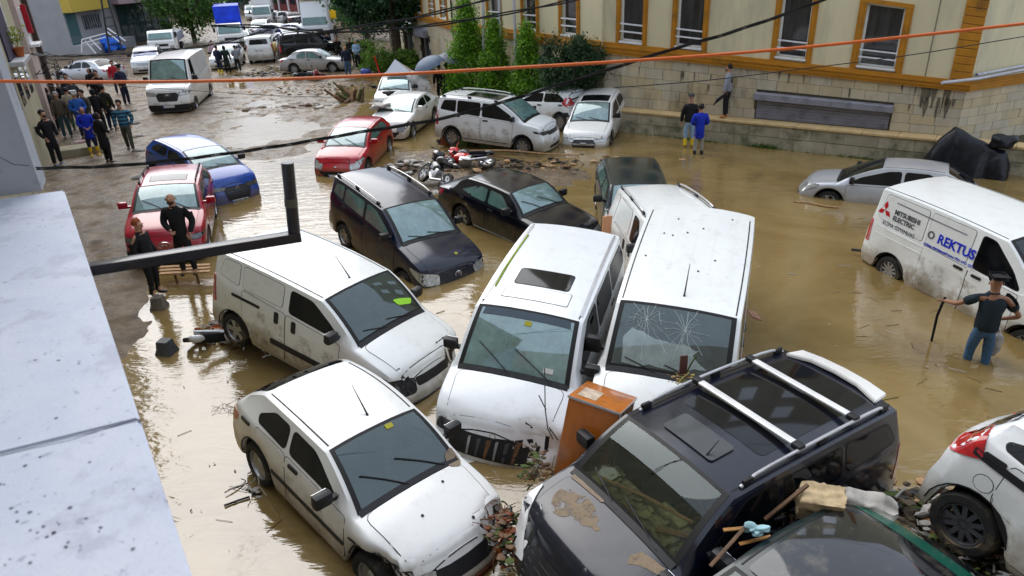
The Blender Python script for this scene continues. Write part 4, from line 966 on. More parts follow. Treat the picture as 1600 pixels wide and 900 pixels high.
PNK = mat('pinkish_render', (.5, .4, .36), .8, var=.06); PURP = mat('dark_purple_door', (.035, .025, .06), .5, var=.2); GREY = mat('grey_render', (.3, .3, .31), .85, var=.1, nscale=1)
bm = bmesh.new(); fbox(bm, -14, 15.5, -.6, 15, 0, 6, FL_); lpart(bm, 'near_wall', CRE2)
bm = bmesh.new(); fbox(bm, 15.5, 24, -.6, 15, .35, 6, FL_); lpart(bm, 'recessed_wall', BEI)
t_a = tz(82, 60)[0]; t_b = tz(100, 100)[0]
bm = bmesh.new(); fbox(bm, 17, 19.4, -.6, 15, -.05, .4, FL_); lpart(bm, 'pink_pillar', PNK)
bm = bmesh.new(); fbox(bm, 19.5, 21.8, -.6, 15, .1, .5, FL_); lpart(bm, 'brown_wall', mat('brown_render', (.2, .16, .13), .85))
bm = bmesh.new(); fbox(bm, 21.8, 22.3, -.6, 15, -.1, .5, FL_); lpart(bm, 'corner_strip', mat('dark_brown_strip', (.07, .045, .035), .7))
tt, zz = tz(45, 92, -.35); bm = bmesh.new(); fbox(bm, tt - 2.6, tt, zz - .0, zz + .16, -.42, .1, FL_, bev=.02); lpart(bm, 'window_ledge', mat('pale_ledge', (.42, .42, .44), .7, dirt=((.2, .18, .14), 3, .5, .7)))
bm = bmesh.new(); fbox(bm, tt - 2.5, tt - .35, zz + .17, zz + 2.6, -.06, .1, FL_); lpart(bm, 'dark_panel', PURP)
bm = bmesh.new(); fbox(bm, tt - .28, tt - .1, zz + .17, zz + 2.6, -.07, .1, FL_); lpart(bm, 'white_jamb', WFRAME)
LEDZ, LEDT = zz + .165, tt
t2, z2 = tz(88, 28, 0); bm = bmesh.new(); fbox(bm, 17.5, 18.6, z2, z2 + 1.5, -.1, .3, FL_); lpart(bm, 'white_panel', WFRAME)
bm = bmesh.new(); fbox(bm, 17.5, 19.3, z2 - .02, z2 + .08, -.4, .3, FL_); lpart(bm, 'small_sill', WFRAME)
bm = bmesh.new(); fbox(bm, 18.0, 18.25, z2 + .5, z2 + 1.6, -.3, -.12, FL_); lpart(bm, 'red_banner', mat('red_cloth', (.35, .01, .02), .8))
for k in range(7):
    t, zz = 4 + 1.6 * k, 1.5; bm = bmesh.new(); fbox(bm, t, t + .9, 2.3, 3.4, -.02, .05, FL_); lpart(bm, 'shop_window', WGLASS)
# potted plant on the ledge
pc = FL_(LEDT - .75, LEDZ, -.2); pt = empty('potted_plant', pc, 'terracotta pot with a yellow-green leafy plant on the pale window ledge', 'plant')
bm = bmesh.new(); lathe(bm, [(.001, 0), (.12, 0), (.17, .26), (.19, .26), (.19, .31), (.165, .31), (.15, .27), (.001, .27)], 20, 'z'); finish(bm, 'pot', mat('terracotta', (.38, .1, .03), .7, var=.2), pt)
bm = bmesh.new()
for k in range(10): a = rnd.uniform(0, 6.3); tube(bm, [(0, 0, .25), (.08 * math.cos(a), .08 * math.sin(a), .5), (.25 * math.cos(a), .25 * math.sin(a), .7 + rnd.uniform(-.1, .25))], .008, 4)
finish(bm, 'stem', mat('pale_stem', (.3, .3, .12), .7), pt)
bm = bmesh.new()
def leafcard(bm, c, s, rn=rnd, up=.0):
    d = Vector((rn.gauss(0, 1), rn.gauss(0, 1), rn.gauss(0, 1) + up)).normalized(); a = d.orthogonal().normalized(); b = d.cross(a); th = rn.uniform(0, 6.3); u_ = a * math.cos(th) + b * math.sin(th); v_ = d.cross(u_)
    w_ = s * rn.uniform(.7, 1.3); bm.faces.new([bm.verts.new(c + u_ * w_), bm.verts.new(c + v_ * w_ * .45 + d * w_ * .1), bm.verts.new(c - u_ * w_), bm.verts.new(c - v_ * w_ * .45 + d * w_ * .1)])
for k in range(110): leafcard(bm, Vector((rnd.gauss(0, .15), rnd.gauss(0, .15), rnd.gauss(.68, .14))), .07)
def foliage(name, lo, hi, tr=.35):
    if name in _mc: return _mc[name]
    mt, nt, b = base_mat(name); g = N(nt, 'ShaderNodeNewGeometry'); r = ramp(nt, g.outputs['Random Per Island'], [(0, lo), (.6, tuple((x + y) / 2 for x, y in zip(lo, hi))), (1, hi)])
    n = N(nt, 'ShaderNodeTexNoise', Scale=1.6, Detail=3.0); nt.links.new(coords(nt), n.inputs['Vector']); mx = N(nt, 'ShaderNodeMixRGB', blend_type='MULTIPLY'); mx.inputs[0].default_value = .8
    r2 = ramp(nt, n.outputs[0], [(.35, (.55, .6, .55)), (.65, (1.3, 1.25, 1.1))]); nt.links.new(r.outputs[0], mx.inputs[1]); nt.links.new(r2.outputs[0], mx.inputs[2])
    nt.links.new(mx.outputs[0], b.inputs['Base Color']); b.inputs['Roughness'].default_value = .45; t_ = N(nt, 'ShaderNodeBsdfTranslucent'); nt.links.new(mx.outputs[0], t_.inputs[0])
    ms = N(nt, 'ShaderNodeMixShader'); ms.inputs[0].default_value = tr; nt.links.new(b.outputs[0], ms.inputs[1]); nt.links.new(t_.outputs[0], ms.inputs[2]); nt.links.new(ms.outputs[0], nt.nodes['Material Output'].inputs[0]); _mc[name] = mt; return mt
finish(bm, 'leaves', foliage('pot_leaves', (.1, .2, .02), (.4, .45, .05)), pt, smooth=None)
# grey building across the side road, with shop front, barred window, stairs
GB = empty('grey_shop_building', P(200, 66, 0), 'grey corner building with dark glass shop front under a pinkish bay', 'building'); GBI = Matrix.Translation(-P(200, 66, 0))
def gp(bm, name, mt, parent=None): o = finish(bm, name, mt, smooth=30); o.parent = parent or GB; o.matrix_parent_inverse = Matrix() if parent else GBI; return o
Y1 = 62.0
ga, gb = P(118, 88, 0), P(195, 70, 0); gc = P(272, 60, 0)
def plat(pa, pb, z0, z1, th, name, mt, parent=None, t0=0, t1=1, out=0.0):
    d = (pb - pa); d.z = 0; L_ = d.length; d.normalize(); n = Vector((d.y, -d.x, 0)); n = n if n.y < 0 else -n
    bm = bmesh.new(); vs = []
    for zq in (z0, z1):
        for t, o_ in ((t0, out), (t1, out), (t1, out - th), (t0, out - th)): q = pa + d * L_ * t + n * o_; vs.append(bm.verts.new((q.x, q.y, zq)))
    for q in [(3, 2, 1, 0), (4, 5, 6, 7), (0, 1, 5, 4), (1, 2, 6, 5), (2, 3, 7, 6), (3, 0, 4, 7)]: bm.faces.new([vs[i] for i in q])
    return gp(bm, name, mt, parent)
plat(ga, gb, -.3, 14, 5, 'grey_wall', GREY); plat(gb, gc, -.3, 3.6, 5, 'shop_wall', mat('shop_dark', (.05, .055, .06), .5))
plat(gb, gc, 3.6, 14, 7, 'pinkish_bay', mat('mauve_render', (.42, .3, .32), .8), out=1.6, t0=-.08, t1=1.12)
plat(ga, gb, 3.4, 4.6, .8, 'yellow_balcony', mat('yellow_awning', (.5, .36, .06), .6), out=.8, t0=.0, t1=.7)
for k in range(8):
    plat(gb, gc, .5, 3.4, .05, 'shop_pane', mat('shop_glass', (.03, .06, .065), .08, coat=1, var=.4), t0=.03 + k * .12, t1=.13 + k * .12, out=.06)
gw = plat(ga, gb, 1.9, 3.0, .1, 'barred_window', WGLASS, t0=.3, t1=.62, out=.05)
for k in range(8): plat(ga, gb, 1.85, 3.05, .04, 'bar', SHUT, gw, t0=.3 + k * .045, t1=.308 + k * .045, out=.1)
plat(ga, gb, .1, 3.3, .1, 'glass_door', mat('teal_door_glass', (.06, .13, .14), .1, coat=1), t0=.02, t1=.2, out=.05)
plat(ga, gb, -.1, .9, 1.8, 'landing', GREY, t0=-.1, t1=.75, out=2.2)
rl = empty('stair_railing', P(140, 80, .9), 'white metal stair railing before the grey shop building', 'railing')
bm = bmesh.new()
for i, (p0, p1) in enumerate((((128, 82), (128, 62)), ((128, 62), (165, 52)), ((128, 68), (165, 58)), ((165, 48), (190, 68)), ((168, 44), (196, 64)), ((133, 64), (150, 84)), ((140, 60), (158, 78)))):
    tube(bm, [atY(*p0, 58), atY(*p1, 58)], .05, 6)
o = finish(bm, 'rail', WFRAME); o.parent = rl; o.matrix_parent_inverse = Matrix.Translation(-rl.location)
lad = empty('utility_pole', P(170, 82, 0), 'dark lattice utility pole by the white railing', 'pole')
bm = bmesh.new(); a, b = atY(158, 0, 50), atY(172, 84, 50); c, d = atY(168, -2, 50), atY(192, 80, 50); tube(bm, [a * 1.0 + (a - b) * .3, b], .06, 6); tube(bm, [c + (c - d) * .3, d], .05, 6)
for k in range(6): tube(bm, [a.lerp(b, k / 6), c.lerp(d, k / 6)], .03, 5)
o = finish(bm, 'lattice', BLACKP); o.parent = lad; o.matrix_parent_inverse = Matrix.Translation(-lad.location)
bl = P(178, 84, 0); bm = bmesh.new(); rock(bm, bl + Vector((0, 0, .8)), (.8, .4, .5), 3, 3, 1.2); tag(finish(bm, 'blue_tarpaulin', mat('blue_tarp', (.01, .11, .55), .35, var=.3), smooth=50), 'crumpled bright blue tarpaulin at the foot of the stairs', 'tarpaulin')
# far buildings closing the street
def far_block(name, label, pa, pb, h, mt, strips=None, roofm=None, n=6):
    a, b = P(*pa), P(*pb); e = empty(name, a, label, 'building'); inv = Matrix.Translation(-a)
    d = b - a; d.z = 0; L_ = d.length; d.normalize(); nn = Vector((-d.y, d.x, 0)); nn = nn if nn.y > 0 else -nn
    def f(t, z_, o_): q = a + d * t + nn * o_; return Vector((q.x, q.y, z_))
    def pt_(bm, nm, m_): o = finish(bm, nm, m_, smooth=30); o.parent = e; o.matrix_parent_inverse = inv
    bm = bmesh.new(); fbox(bm, 0, L_, -.5, h, 0, 8, f); pt_(bm, 'wall', mt)
    for k in range(n):
        w_ = L_ / n
        for zz in (1.2, 4.3, 7.4):
            if zz + 1.6 < h: bm = bmesh.new(); fbox(bm, w_ * (k + .25), w_ * (k + .75), zz, zz + 1.5, -.06, .1, f); pt_(bm, 'window', WGLASS)
    if strips:
        for k in range(n + 1): bm = bmesh.new(); fbox(bm, L_ / n * k - .22, L_ / n * k + .22, 0, h, -.1, .05, f); pt_(bm, 'white_strip', strips)
    bm = bmesh.new(); fbox(bm, -.3, L_ + .3, h, h + .3, -.4, 8.3, f); pt_(bm, 'roof', roofm or mt)
far_block('red_building', 'red-brown far building with white vertical strips beyond the parked cars', (398, 16), (520, 26), 9, mat('red_brick_far', (.2, .05, .045), .8), WFRAME, n=8)
far_block('pale_building', 'pale far building closing the end of the street behind the trees', (520, 22), (660, 20), 14, mat('pale_far', (.5, .48, .42), .8), n=8)
far_block('slate_roof_house', 'low house with slate-coloured roof behind the blue-covered truck', (270, 22), (390, 8), 5, mat('grey_violet', (.16, .15, .2), .8), n=3)
bm = bmesh.new()
a, b = P(352, 22, 0), P(430, 20, 0); a.z = b.z = 5.2
vs = [bm.verts.new(q) for q in (a, b, b + Vector((0, 3, 1.6)), a + Vector((0, 3, 1.6)))] + [bm.verts.new(q - Vector((0, 0, .5))) for q in (a, b)]
bm.faces.new(vs[:4]); bm.faces.new((vs[0], vs[4], vs[5], vs[1])); bmesh.ops.solidify(bm, geom=bm.faces[:], thickness=.05)
tag(finish(bm, 'yellow_awning', mat('bright_yellow', (.75, .5, .02), .6), smooth=None), 'bright yellow shop awning far down the street', 'awning')

# ================================================================== TREES
BARK = mat('bark', (.07, .05, .035), .9, var=.4)
def tree(name, label, loc, h, crown_c, crown_r, nleaf, leaf, fm, cat='tree', group=None, cone=False, trunk_r=.15, seed=1, up=0, limbs=7):
    rn = random.Random(seed); e = empty(name, loc, label, cat, group=group); bm = bmesh.new(); cc = Vector(crown_c)
    tube(bm, [(0, 0, -.2), (.05 * h * rn.uniform(-1, 1) * .3, 0, cc.z * .6), (cc.x, cc.y, cc.z + crown_r[2] * .5)], [trunk_r, trunk_r * .75, trunk_r * .2], 8)
    for k in range(limbs):
        a = rn.uniform(0, 6.3); z0 = rn.uniform(.35, .9) * cc.z; tube(bm, [(0, 0, z0), (crown_r[0] * .4 * math.cos(a), crown_r[1] * .4 * math.sin(a), z0 + .15 * h), (crown_r[0] * .8 * math.cos(a) + cc.x, crown_r[1] * .8 * math.sin(a) + cc.y, cc.z + rn.uniform(-.3, .5) * crown_r[2])], [trunk_r * .4, trunk_r * .25, .02], 6)
    finish(bm, 'trunk', BARK, e)
    bm = bmesh.new(); cl = []
    ncl = 60 if not cone else 150
    for k in range(ncl):
        while True:
            v = Vector((rn.uniform(-1, 1), rn.uniform(-1, 1), rn.uniform(-1, 1)))
            if .45 < v.length < 1 or (cone and v.length < 1): break
        if cone:
            hh = rn.random() ** 1.15; rr = (1 - hh) ** .95 * (.75 + .35 * rn.random()); a = rn.uniform(0, 6.3); v = Vector((rr * math.cos(a), rr * math.sin(a), hh * 2 - 1))
        cl.append((Vector((v.x * crown_r[0], v.y * crown_r[1], v.z * crown_r[2])) + cc, rn.uniform(.12, .38) * min(crown_r) * (1.0 if not cone else .9)))
    per = nleaf // ncl
    for c, r in cl:
        for k in range(per):
            q = Vector((rn.gauss(0, .6), rn.gauss(0, .6), rn.gauss(0, .6 if not cone else .95))) * r; leafcard(bm, c + q, leaf, rn, up)
    finish(bm, 'crown', fm, e, smooth=None); return e
CON = foliage('conifer_green', (.05, .17, .008), (.24, .46, .03)); DRK = foliage('dark_laurel', (.012, .04, .014), (.06, .13, .05)); MIDG = foliage('mid_green', (.03, .09, .012), (.12, .24, .04)); DEEP = foliage('deep_green', (.01, .045, .02), (.05, .15, .05)); YEL = foliage('yellow_green', (.14, .17, .02), (.4, .38, .05))
tree('conifer', 'tallest bright green columnar conifer, left of the three by the flagpoles', P(737, 160), 4.1, (0, 0, 2.2), (1.2, 1.2, 2.05), 20000, .07, CON, group='conifers by the flagpoles', cone=True, seed=2, up=.3, limbs=3)
tree('conifer', 'middle bright green conifer between the flagpoles, shorter than the left one', P(776, 167), 3.3, (0, 0, 1.8), (.98, .98, 1.65), 14000, .068, CON, group='conifers by the flagpoles', cone=True, seed=3, up=.3, limbs=3)
tree('conifer', 'right bright green conifer next to the dark round bush', P(826, 174), 3.2, (0, 0, 1.7), (.98, .98, 1.6), 14000, .068, CON, group='conifers by the flagpoles', cone=True, seed=4, up=.3, limbs=3)
tree('laurel_bush', 'large dark green rounded bush in front of the cream building', Vector((2.75, 27.75, 0)), 3.2, (0, 0, 2.25), (1.35, .95, 1.1), 17000, .06, DRK, 'bush', seed=5, trunk_r=.1)
tree('broadleaf_tree', 'big dark green tree at the far end of the cream building', P(622, 100), 9, (-.6, 0, 5.2), (3.1, 3.0, 2.9), 16000, .17, DEEP, seed=6, trunk_r=.35)
tree('broadleaf_tree', 'mid green street tree left of the big dark tree', P(575, 62), 7, (0, 0, 3.6), (3.2, 3, 2.6), 5000, .2, MIDG, seed=8, trunk_r=.25)
tree('broadleaf_tree', 'pale yellow-green tree by the yellow sign at the end of the street', P(536, 40), 9, (0, 0, 5.0), (3.5, 3, 3.5), 3500, .28, YEL, seed=9, trunk_r=.25)
tree('broadleaf_tree', 'dense green tree between the shop building and the blue-covered truck', P(305, 66), 7, (0, 0, 3.8), (3.4, 3, 3.2), 7000, .18, MIDG, seed=10, trunk_r=.25)
tree('broadleaf_tree', 'dark tree hanging over the far red building', P(500, 12), 12, (0, 0, 7.5), (4, 4, 3), 3000, .35, DEEP, seed=11, trunk_r=.3)
for i, (px, py, rr, hh, lb) in enumerate(((593, 113, .95, 1.6, 'clipped round bright green bush nearest the red kick scooter'), (566, 100, .9, 1.6, 'clipped bright green bush behind the standing people'), (636, 108, .8, 1.2, 'small green shrub at the foot of the big dark tree'), (612, 110, .6, .9, 'low bright green shrub between the round bush and the tree'))):
    tree('garden_bush', lb, P(px, py), hh, (0, 0, hh * .52), (rr, rr, hh * .5), 3000, .07, foliage('bush_green', (.06, .16, .015), (.2, .36, .04)), 'bush', 'bushes at the street garden', seed=20 + i, trunk_r=.06)
bm = bmesh.new(); rn = random.Random(5)
for k in range(2600):
    px, py = rn.uniform(560, 680), rn.uniform(98, 112); p = P(px, py); leafcard(bm, p + Vector((0, 0, rn.uniform(0, .35))), .09, rn)
tag(finish(bm, 'ground_cover', foliage('bush_green', (.06, .16, .015), (.2, .36, .04)), smooth=None), 'low green ground cover in the street garden', 'plants', kind='stuff')
bm = bmesh.new()
for k in range(16000):
    x = rn.uniform(-60, 25); y = 104 + rn.uniform(0, 22) + abs(x) * .1; zz = rn.random() ** .7 * (8 + 3 * noise.noise(Vector((x * .1, 0, 0)))); leafcard(bm, Vector((x, y, zz)), .5, rn)
tag(finish(bm, 'far_wood', DEEP, smooth=None), 'mass of trees beyond the end of the street', 'trees', kind='stuff')
# flagpoles
for i, (px, py, px2, fl, lb) in enumerate(((757, 163, 755, (.75, .75, .78), 'left white flagpole with a white flag hem, before the tallest conifer'), (783, 167, 780, (.5, .01, .015), 'middle flagpole with a red flag hem'), (809, 170, 803, (.75, .75, .85), 'right flagpole with a white and blue flag hem'))):
    b = P(px, py); e = empty('flagpole', b, lb, 'flagpole', group='flagpoles'); top = atY(px2, 2, b.y) - b; top = top * 1.6
    bm = bmesh.new(); tube(bm, [(0, 0, 0), top], [.075, .06], 10); finish(bm, 'pole', mat('pole_grey', (.5, .52, .56), .4, .3), e)
    bm = bmesh.new(); q = top * .66
    for k in range(3): tube(bm, [q + Vector((.1 + .07 * k, 0, -.0)), q + Vector((.12 + .08 * k, -.05, .5)), q + Vector((.1 + .05 * k, 0, 1.6))], [.03, .09, .1], 6)
    finish(bm, 'flag', mat('flag_%d' % (i % 2), fl, .8), e)
p = P(522, 72); sg_ = empty('street_sign', p, 'grey street pole with a small yellow sign beside the big white truck', 'sign')
bm = bmesh.new(); tube(bm, [(0, 0, 0), (-.4, 0, 9)], .13, 8); finish(bm, 'pole', PIPE, sg_)
bm = bmesh.new(); q = atY(518, 22, p.y) - p; box(bm, (q.x, q.y, q.z), (.7, .06, .65), bev=.02); finish(bm, 'sign_plate', mat('sign_yellow', (.75, .45, .01), .5), sg_)

# ================================================================== VEHICLES
WHITE = paint('white_paint', (.83, .83, .81), mud=.7); WHITE2 = paint('white_paint_cool', (.8, .83, .85), mud=.7); WHITE3 = paint('white_van_paint', (.81, .83, .82), mud=.85, film=.28)
NAVY = paint('dark_navy_paint', (.003, .006, .024), film=.03, mud=.3); CHAR = paint('charcoal_blue_paint', (.005, .007, .018), film=.06, mud=.35); BLK = paint('black_paint', (.003, .004, .010), film=.03, mud=.3)
REDP = paint('red_paint', (.34, .003, .022), film=.05); REDB = paint('bright_red_paint', (.40, .002, .016), film=.05); BLUE = paint('blue_paint', (.002, .055, .34), film=.04); SILV = paint('silver_paint', (.5, .52, .56), .25); SILV2 = paint('silver_grey_paint', (.42, .42, .42), .3)
DGREEN = paint('dark_green_paint', (.008, .018, .02), film=.05, mud=.3); GREENP = paint('teal_green_paint', (.01, .10, .07), film=.2)
G_TEAL = glass_mat('windscreen_teal', (.25, .45, .42), .5, (.22, .42, .42), .3); G_CLR = glass_mat('windscreen_glass', (.5, .62, .56), .1, (.17, .29, .31), .12); G_MIST = glass_mat('windscreen_misted', (.3, .4, .4), .5, (.24, .42, .43), .2)
G_DARK = glass_mat('windscreen_clear', (.75, .8, .68), .04, (.15, .16, .1), .03); G_CRK = glass_mat('windscreen_crazed', (.4, .55, .5), .12, (.3, .42, .42), .1)
V = {}
def mv(key, *a, **k): r, B = make_vehicle(*a, **k); V[key] = B; return B
# -- foreground pile
B = mv('palio', 'hatch', 'hatchback_car', 'muddy white hatchback with a dented front wing, nearest the parapet', 'car', (-1.94, 6.71, .12, -.7934, .0986, -.0741), WHITE,
   (3.82, 1.64, 1.40, 1.074, .977, 1.761, 3.129, .74, .76, 2.37), dict(push=.45, glass=G_CLR, mould=True, antenna=(1.95, .05, .42), plate=None, grille='bar', headlight='big', rim='steel', wipe=True, bow=.26, dent=[(.5, -.82, .62, .4, .0, .14, -.02), (.95, -.8, .5, .28, 0, .07, 0), (.1, .6, .7, .4, -.15, 0, .03)]))
decal(B, 'mud_smear', roundp([(1.0, .52), (1.14, .55), (1.2, .7), (1.04, .72), (.94, .64)], .04), 'T', .012, MUDDRY, .05, full=True)
for d, y in ((.85, .28), (.62, -.2), (.3, .25)): decal(B, 'washer_jet', roundp([(d, y), (d + .03, y), (d + .03, y + .03), (d, y + .03)], .01), 'T', .015, BLACKP, .1)
decal(B, 'side_repeater', roundp([(.98, .66), (1.1, .66), (1.1, .7), (.98, .7)], .02), 'R', .01, BLACKP)
decal(B, 'inspection_sticker', [(1.70, .1), (1.70, .2), (1.64, .2), (1.64, .1)], 'T', .012, LEAFY, full=True)
decal(B, 'exposed_headlight', roundp([(-.3, .38), (.1, .4), (.25, .55), (-.3, .52)], .05), 'FL', .03, ORANGEL, .1)
decal(B, 'broken_bumper', roundp([(-.7, .24), (.75, .24), (.78, .46), (-.7, .44)], .05), 'F', .03, mat('dark_red_rust', (.12, .03, .01), .6, var=.6, nscale=8), .08)
B = mv('doblo', 'mpv', 'panel_van', 'white panel van with black door handles and a crushed front corner, behind the near hatchback', 'van', (-3.08, 10.4, .08, -.5714, .1792, -.0699), WHITE3,
   (4.28, 1.85, 1.71, 1.015, 1.185, 1.777, 4.15, .9, .9, 2.75), dict(push=.4, glass=G_CLR, side='panel', handle='tall', antenna=(1.95, .0, .45), headlight='big', lamp=LAMPD, grille='bar', rim='five', bp=2.42, rearglass=False, tail=(4.24, 1.15), dent=[(.1, .7, .7, .45, -.16, -.05, -.04)], hr=.40, ht=.39))
decal(B, 'slide_rail', roundp([(3.0, 1.02), (3.65, 1.02), (3.65, 1.07), (3.0, 1.07)], .02), 'R', .012, BLACKP, .2)
decal(B, 'side_moulding', roundp([(1.6, .52), (2.75, .5), (2.75, .6), (1.6, .62)], .04), 'R', .02, BLACKP, .2)
decal(B, 'black_bumper', roundp([(-.8, .2), (.8, .2), (.8, .5), (.3, .52), (-.8, .5)], .06), 'F', .03, BLACKP, .1)
decal(B, 'hi_vis_vest', roundp([(1.2, .35), (1.15, .62), (1.22, .7), (1.28, .45), (1.3, .3)], .04), 'T', .01, mat('hi_vis_green', (.35, .75, .05), .7), .1, full=True)
B = mv('caddy', 'mpv', 'family_van', 'dark navy family van with silver emblem and roof rails, standing in brown water', 'van', (-2.567, 15.3987, -.3, -.8961, .15, -.07), NAVY,
   (4.41, 1.795, 1.69, 1.164, 1.146, 2.037, 4.28, .86, .88, 2.68), dict(glass=G_MIST, rails=RAILM, headlight='big', grille='slats', bumper=mat('dark_blue_bumper', (.015, .03, .05), .4), plate='17 SN 279', pz=.46, rim='five', bp=2.62, tint=TEALG, intake=False))
ring_emblem(B, 0, .73, .085, 'vw')
decal(B, 'fallen_leaf', roundp([(.42, .12), (.48, .16), (.44, .22), (.4, .18)], .02), 'T', .02, LEAFY)
B = mv('van3', 'mpv', 'people_van', 'white people van with dark sunroof and torn-off grille, in the middle of the pile', 'van', (.3802, 9.6625, -.08, -1.9214, .1056, -.0708), WHITE2,
   (4.70, 1.92, 1.87, .97, 1.239, 1.738, 4.425, .86, .9, 3.0), dict(push=.25, glass=G_TEAL, grille='ruined', headlight='none', sunroof=(2.35, 2.78, .42), rim='five', bp=2.4, wipe=True, intake=False, bow=.22, dent=[(.25, .55, .8, .4, -.12, 0, -.06)]))
ring_emblem(B, .0, .84, .04, 'ring'); decal(B, 'shade_band', [(1.60, -.66), (1.60, .66), (1.70, .64), (1.70, -.64)], 'T', .008, mat('dark_shade_band', (.01, .03, .05), .06, coat=1), .1, full=True)
for a, b in ((2.92, 3.7),): decal(B, 'roof_panel', roundp([(1.98, -.5), (1.98, .5), (2.28, .5), (2.28, -.5)], .03), 'T', .006, WHITE2, .2); decal(B, 'roof_panel_seam', roundp([(1.97, -.51), (1.97, .51), (2.29, .51), (2.29, -.51)], .03), 'T', .003, JOINT, .2)
for sg in (1, -1): decal(B, 'roof_gutter', [(1.85, sg * .72), (4.3, sg * .70), (4.3, sg * .745), (1.85, sg * .765)], 'T', .012, RAILM, .3)
decal(B, 'moss_streak', roundp([(2.2, -.66), (3.1, -.68), (3.9, -.67), (3.9, -.70), (3.0, -.71), (2.2, -.69)], .01), 'T', .014, mat('moss', (.2, .26, .02), .9, var=.5, nscale=30), .1)
decal(B, 'inspection_sticker', [(1.58, .0), (1.58, .1), (1.52, .1), (1.52, .0)], 'T', .012, LEAFY, full=True); decal(B, 'paper_note', [(1.05, .42), (1.05, .56), (1.1, .56), (1.1, .42)], 'T', .012, WHITEP, full=True)
decal(B, 'hanging_bumper', roundp([(-.85, .32), (.8, .25), (.82, .42), (-.85, .48)], .05), 'F', .07, WHITE2, .1); decal(B, 'hanging_grille_frame', roundp([(-.5, .3), (.2, .27), (.2, .4), (-.5, .42)], .04), 'F', .09, BLACKP, .1)
decal(B, 'side_marker', roundp([(-.2, .72), (.1, .7), (.1, .86), (-.16, .86)], .06), 'FR', .02, LAMPD, .1)
B = mv('van4', 'van', 'panel_van', 'long white panel van with a crazed windscreen, between the sunroof van and the open water', 'van', (2.54, 9.4876, .0331, -1.9282, .1125, -.0542), WHITE3,
   (4.99, 1.915, 1.926, .888, 1.272, 1.68, 4.93, .95, .95, 3.1), dict(push=.3, glass=G_CRK, antenna=(1.95, .05, .5), rim='steel', side='panel', bp=2.3, hr=.425, ht=.41, tail=(4.97, 1.2)))
decal(B, 'pale_reflection', noisy([(.95, -.62), (.96, .1), (1.02, .5), (1.12, .3), (1.2, .36), (1.24, .0), (1.28, -.3), (1.34, -.55), (1.2, -.66)], .04, 6, 4), 'T', .006, glass_mat('pale_reflection_glass', (.7, .75, .72), .55, (.4, .5, .5), .1), .08, full=True, skirt=False)  # pale reflection on the lower windscreen, painted as a half-clear film over the glass
for k in range(5): yy = -.6 + k * .29; decal(B, 'roof_rib', roundp([(2.6, yy), (4.75, yy), (4.75, yy + .05), (2.6, yy + .05)], .02), 'T', .003, WHITE3, .3)
rc = random.Random(4)
for (cy_, cd_) in ((-.38, 1.45), (.15, 1.4)):      # cracks running out from two stars in the glass
    bm = bmesh.new()
    for k in range(16):
        a = 6.283 * k / 16 + rc.uniform(-.1, .1); L_ = rc.uniform(.15, .5); pts = []
        for i in range(7):
            d = cd_ + math.cos(a) * L_ * i / 6 + rc.uniform(-.012, .012); y = cy_ + math.sin(a) * L_ * i / 6 + rc.uniform(-.012, .012)
            if not (.93 < d < 1.66 and abs(y) < .66): break
            h = B.full.ray_cast(Vector((B.L / 2 - d, y, 4)), Vector((0, 0, -1)))[0]; pts.append(h + Vector((.002, 0, .004)))
        if len(pts) > 1: tube(bm, pts, .0035, 4)
    for r_ in (.05, .08, .12, .17, .2, .27, .33):
        pts = []; k0 = rc.randrange(14)
        for k in range(k0, k0 + rc.randrange(2, 5)):
            d = cd_ + math.cos(k * .45) * r_ * rc.uniform(.85, 1.1); y = cy_ + math.sin(k * .45) * r_ * rc.uniform(.85, 1.1)
            if .93 < d < 1.66 and abs(y) < .66: pts.append(B.full.ray_cast(Vector((B.L / 2 - d, y, 4)), Vector((0, 0, -1)))[0] + Vector((.002, 0, .004)))
        if len(pts) > 2: tube(bm, pts, .003, 4)
    finish(bm, 'glass_crack', mat('crack_white', (.5, .58, .58), .4), B.root)
for k in range(9):
    d, y = rc.uniform(2, 4.7), rc.uniform(-.7, .75); decal(B, 'dirt_speck', roundp([(d, y), (d + .03, y), (d + .03, y + .025), (d, y + .03)], .01), 'T', .01, BLACKP)
B = mv('kombi', 'mpv', 'family_car', 'charcoal-blue high-roofed car with silver roof bars and a mud-stained bonnet, piled against the near hatchback', 'car', (2.0228, 5.8867, .0373, -2.6156, -.0163, -.0196), CHAR,
   (4.40, 1.853, 1.717, .953, 1.185, 1.633, 4.2, .92, .9, 2.75), dict(push=.3, glass=G_DARK, dash=DUSTY, rails=RAILM, bars=(.38, .72), antenna=(1.8, .25, .22), headlight='leaf', lamp=LAMPW, grille='hex', rim='five', bp=2.25, mirror=BLACKP, tint=TINT, bow=.28, slope=.2))
decal(B, 'roof_glass', roundp([(2.25, -.56), (2.25, .56), (4.0, .54), (4.0, -.54)], .08), 'T', .004, TINT, .2)
decal(B, 'roof_hatch', roundp([(1.78, -.36), (1.78, .34), (2.12, .34), (2.12, -.36)], .05), 'T', .02, mat('matt_panel', (.05, .055, .06), .4, coat=.4), .2)
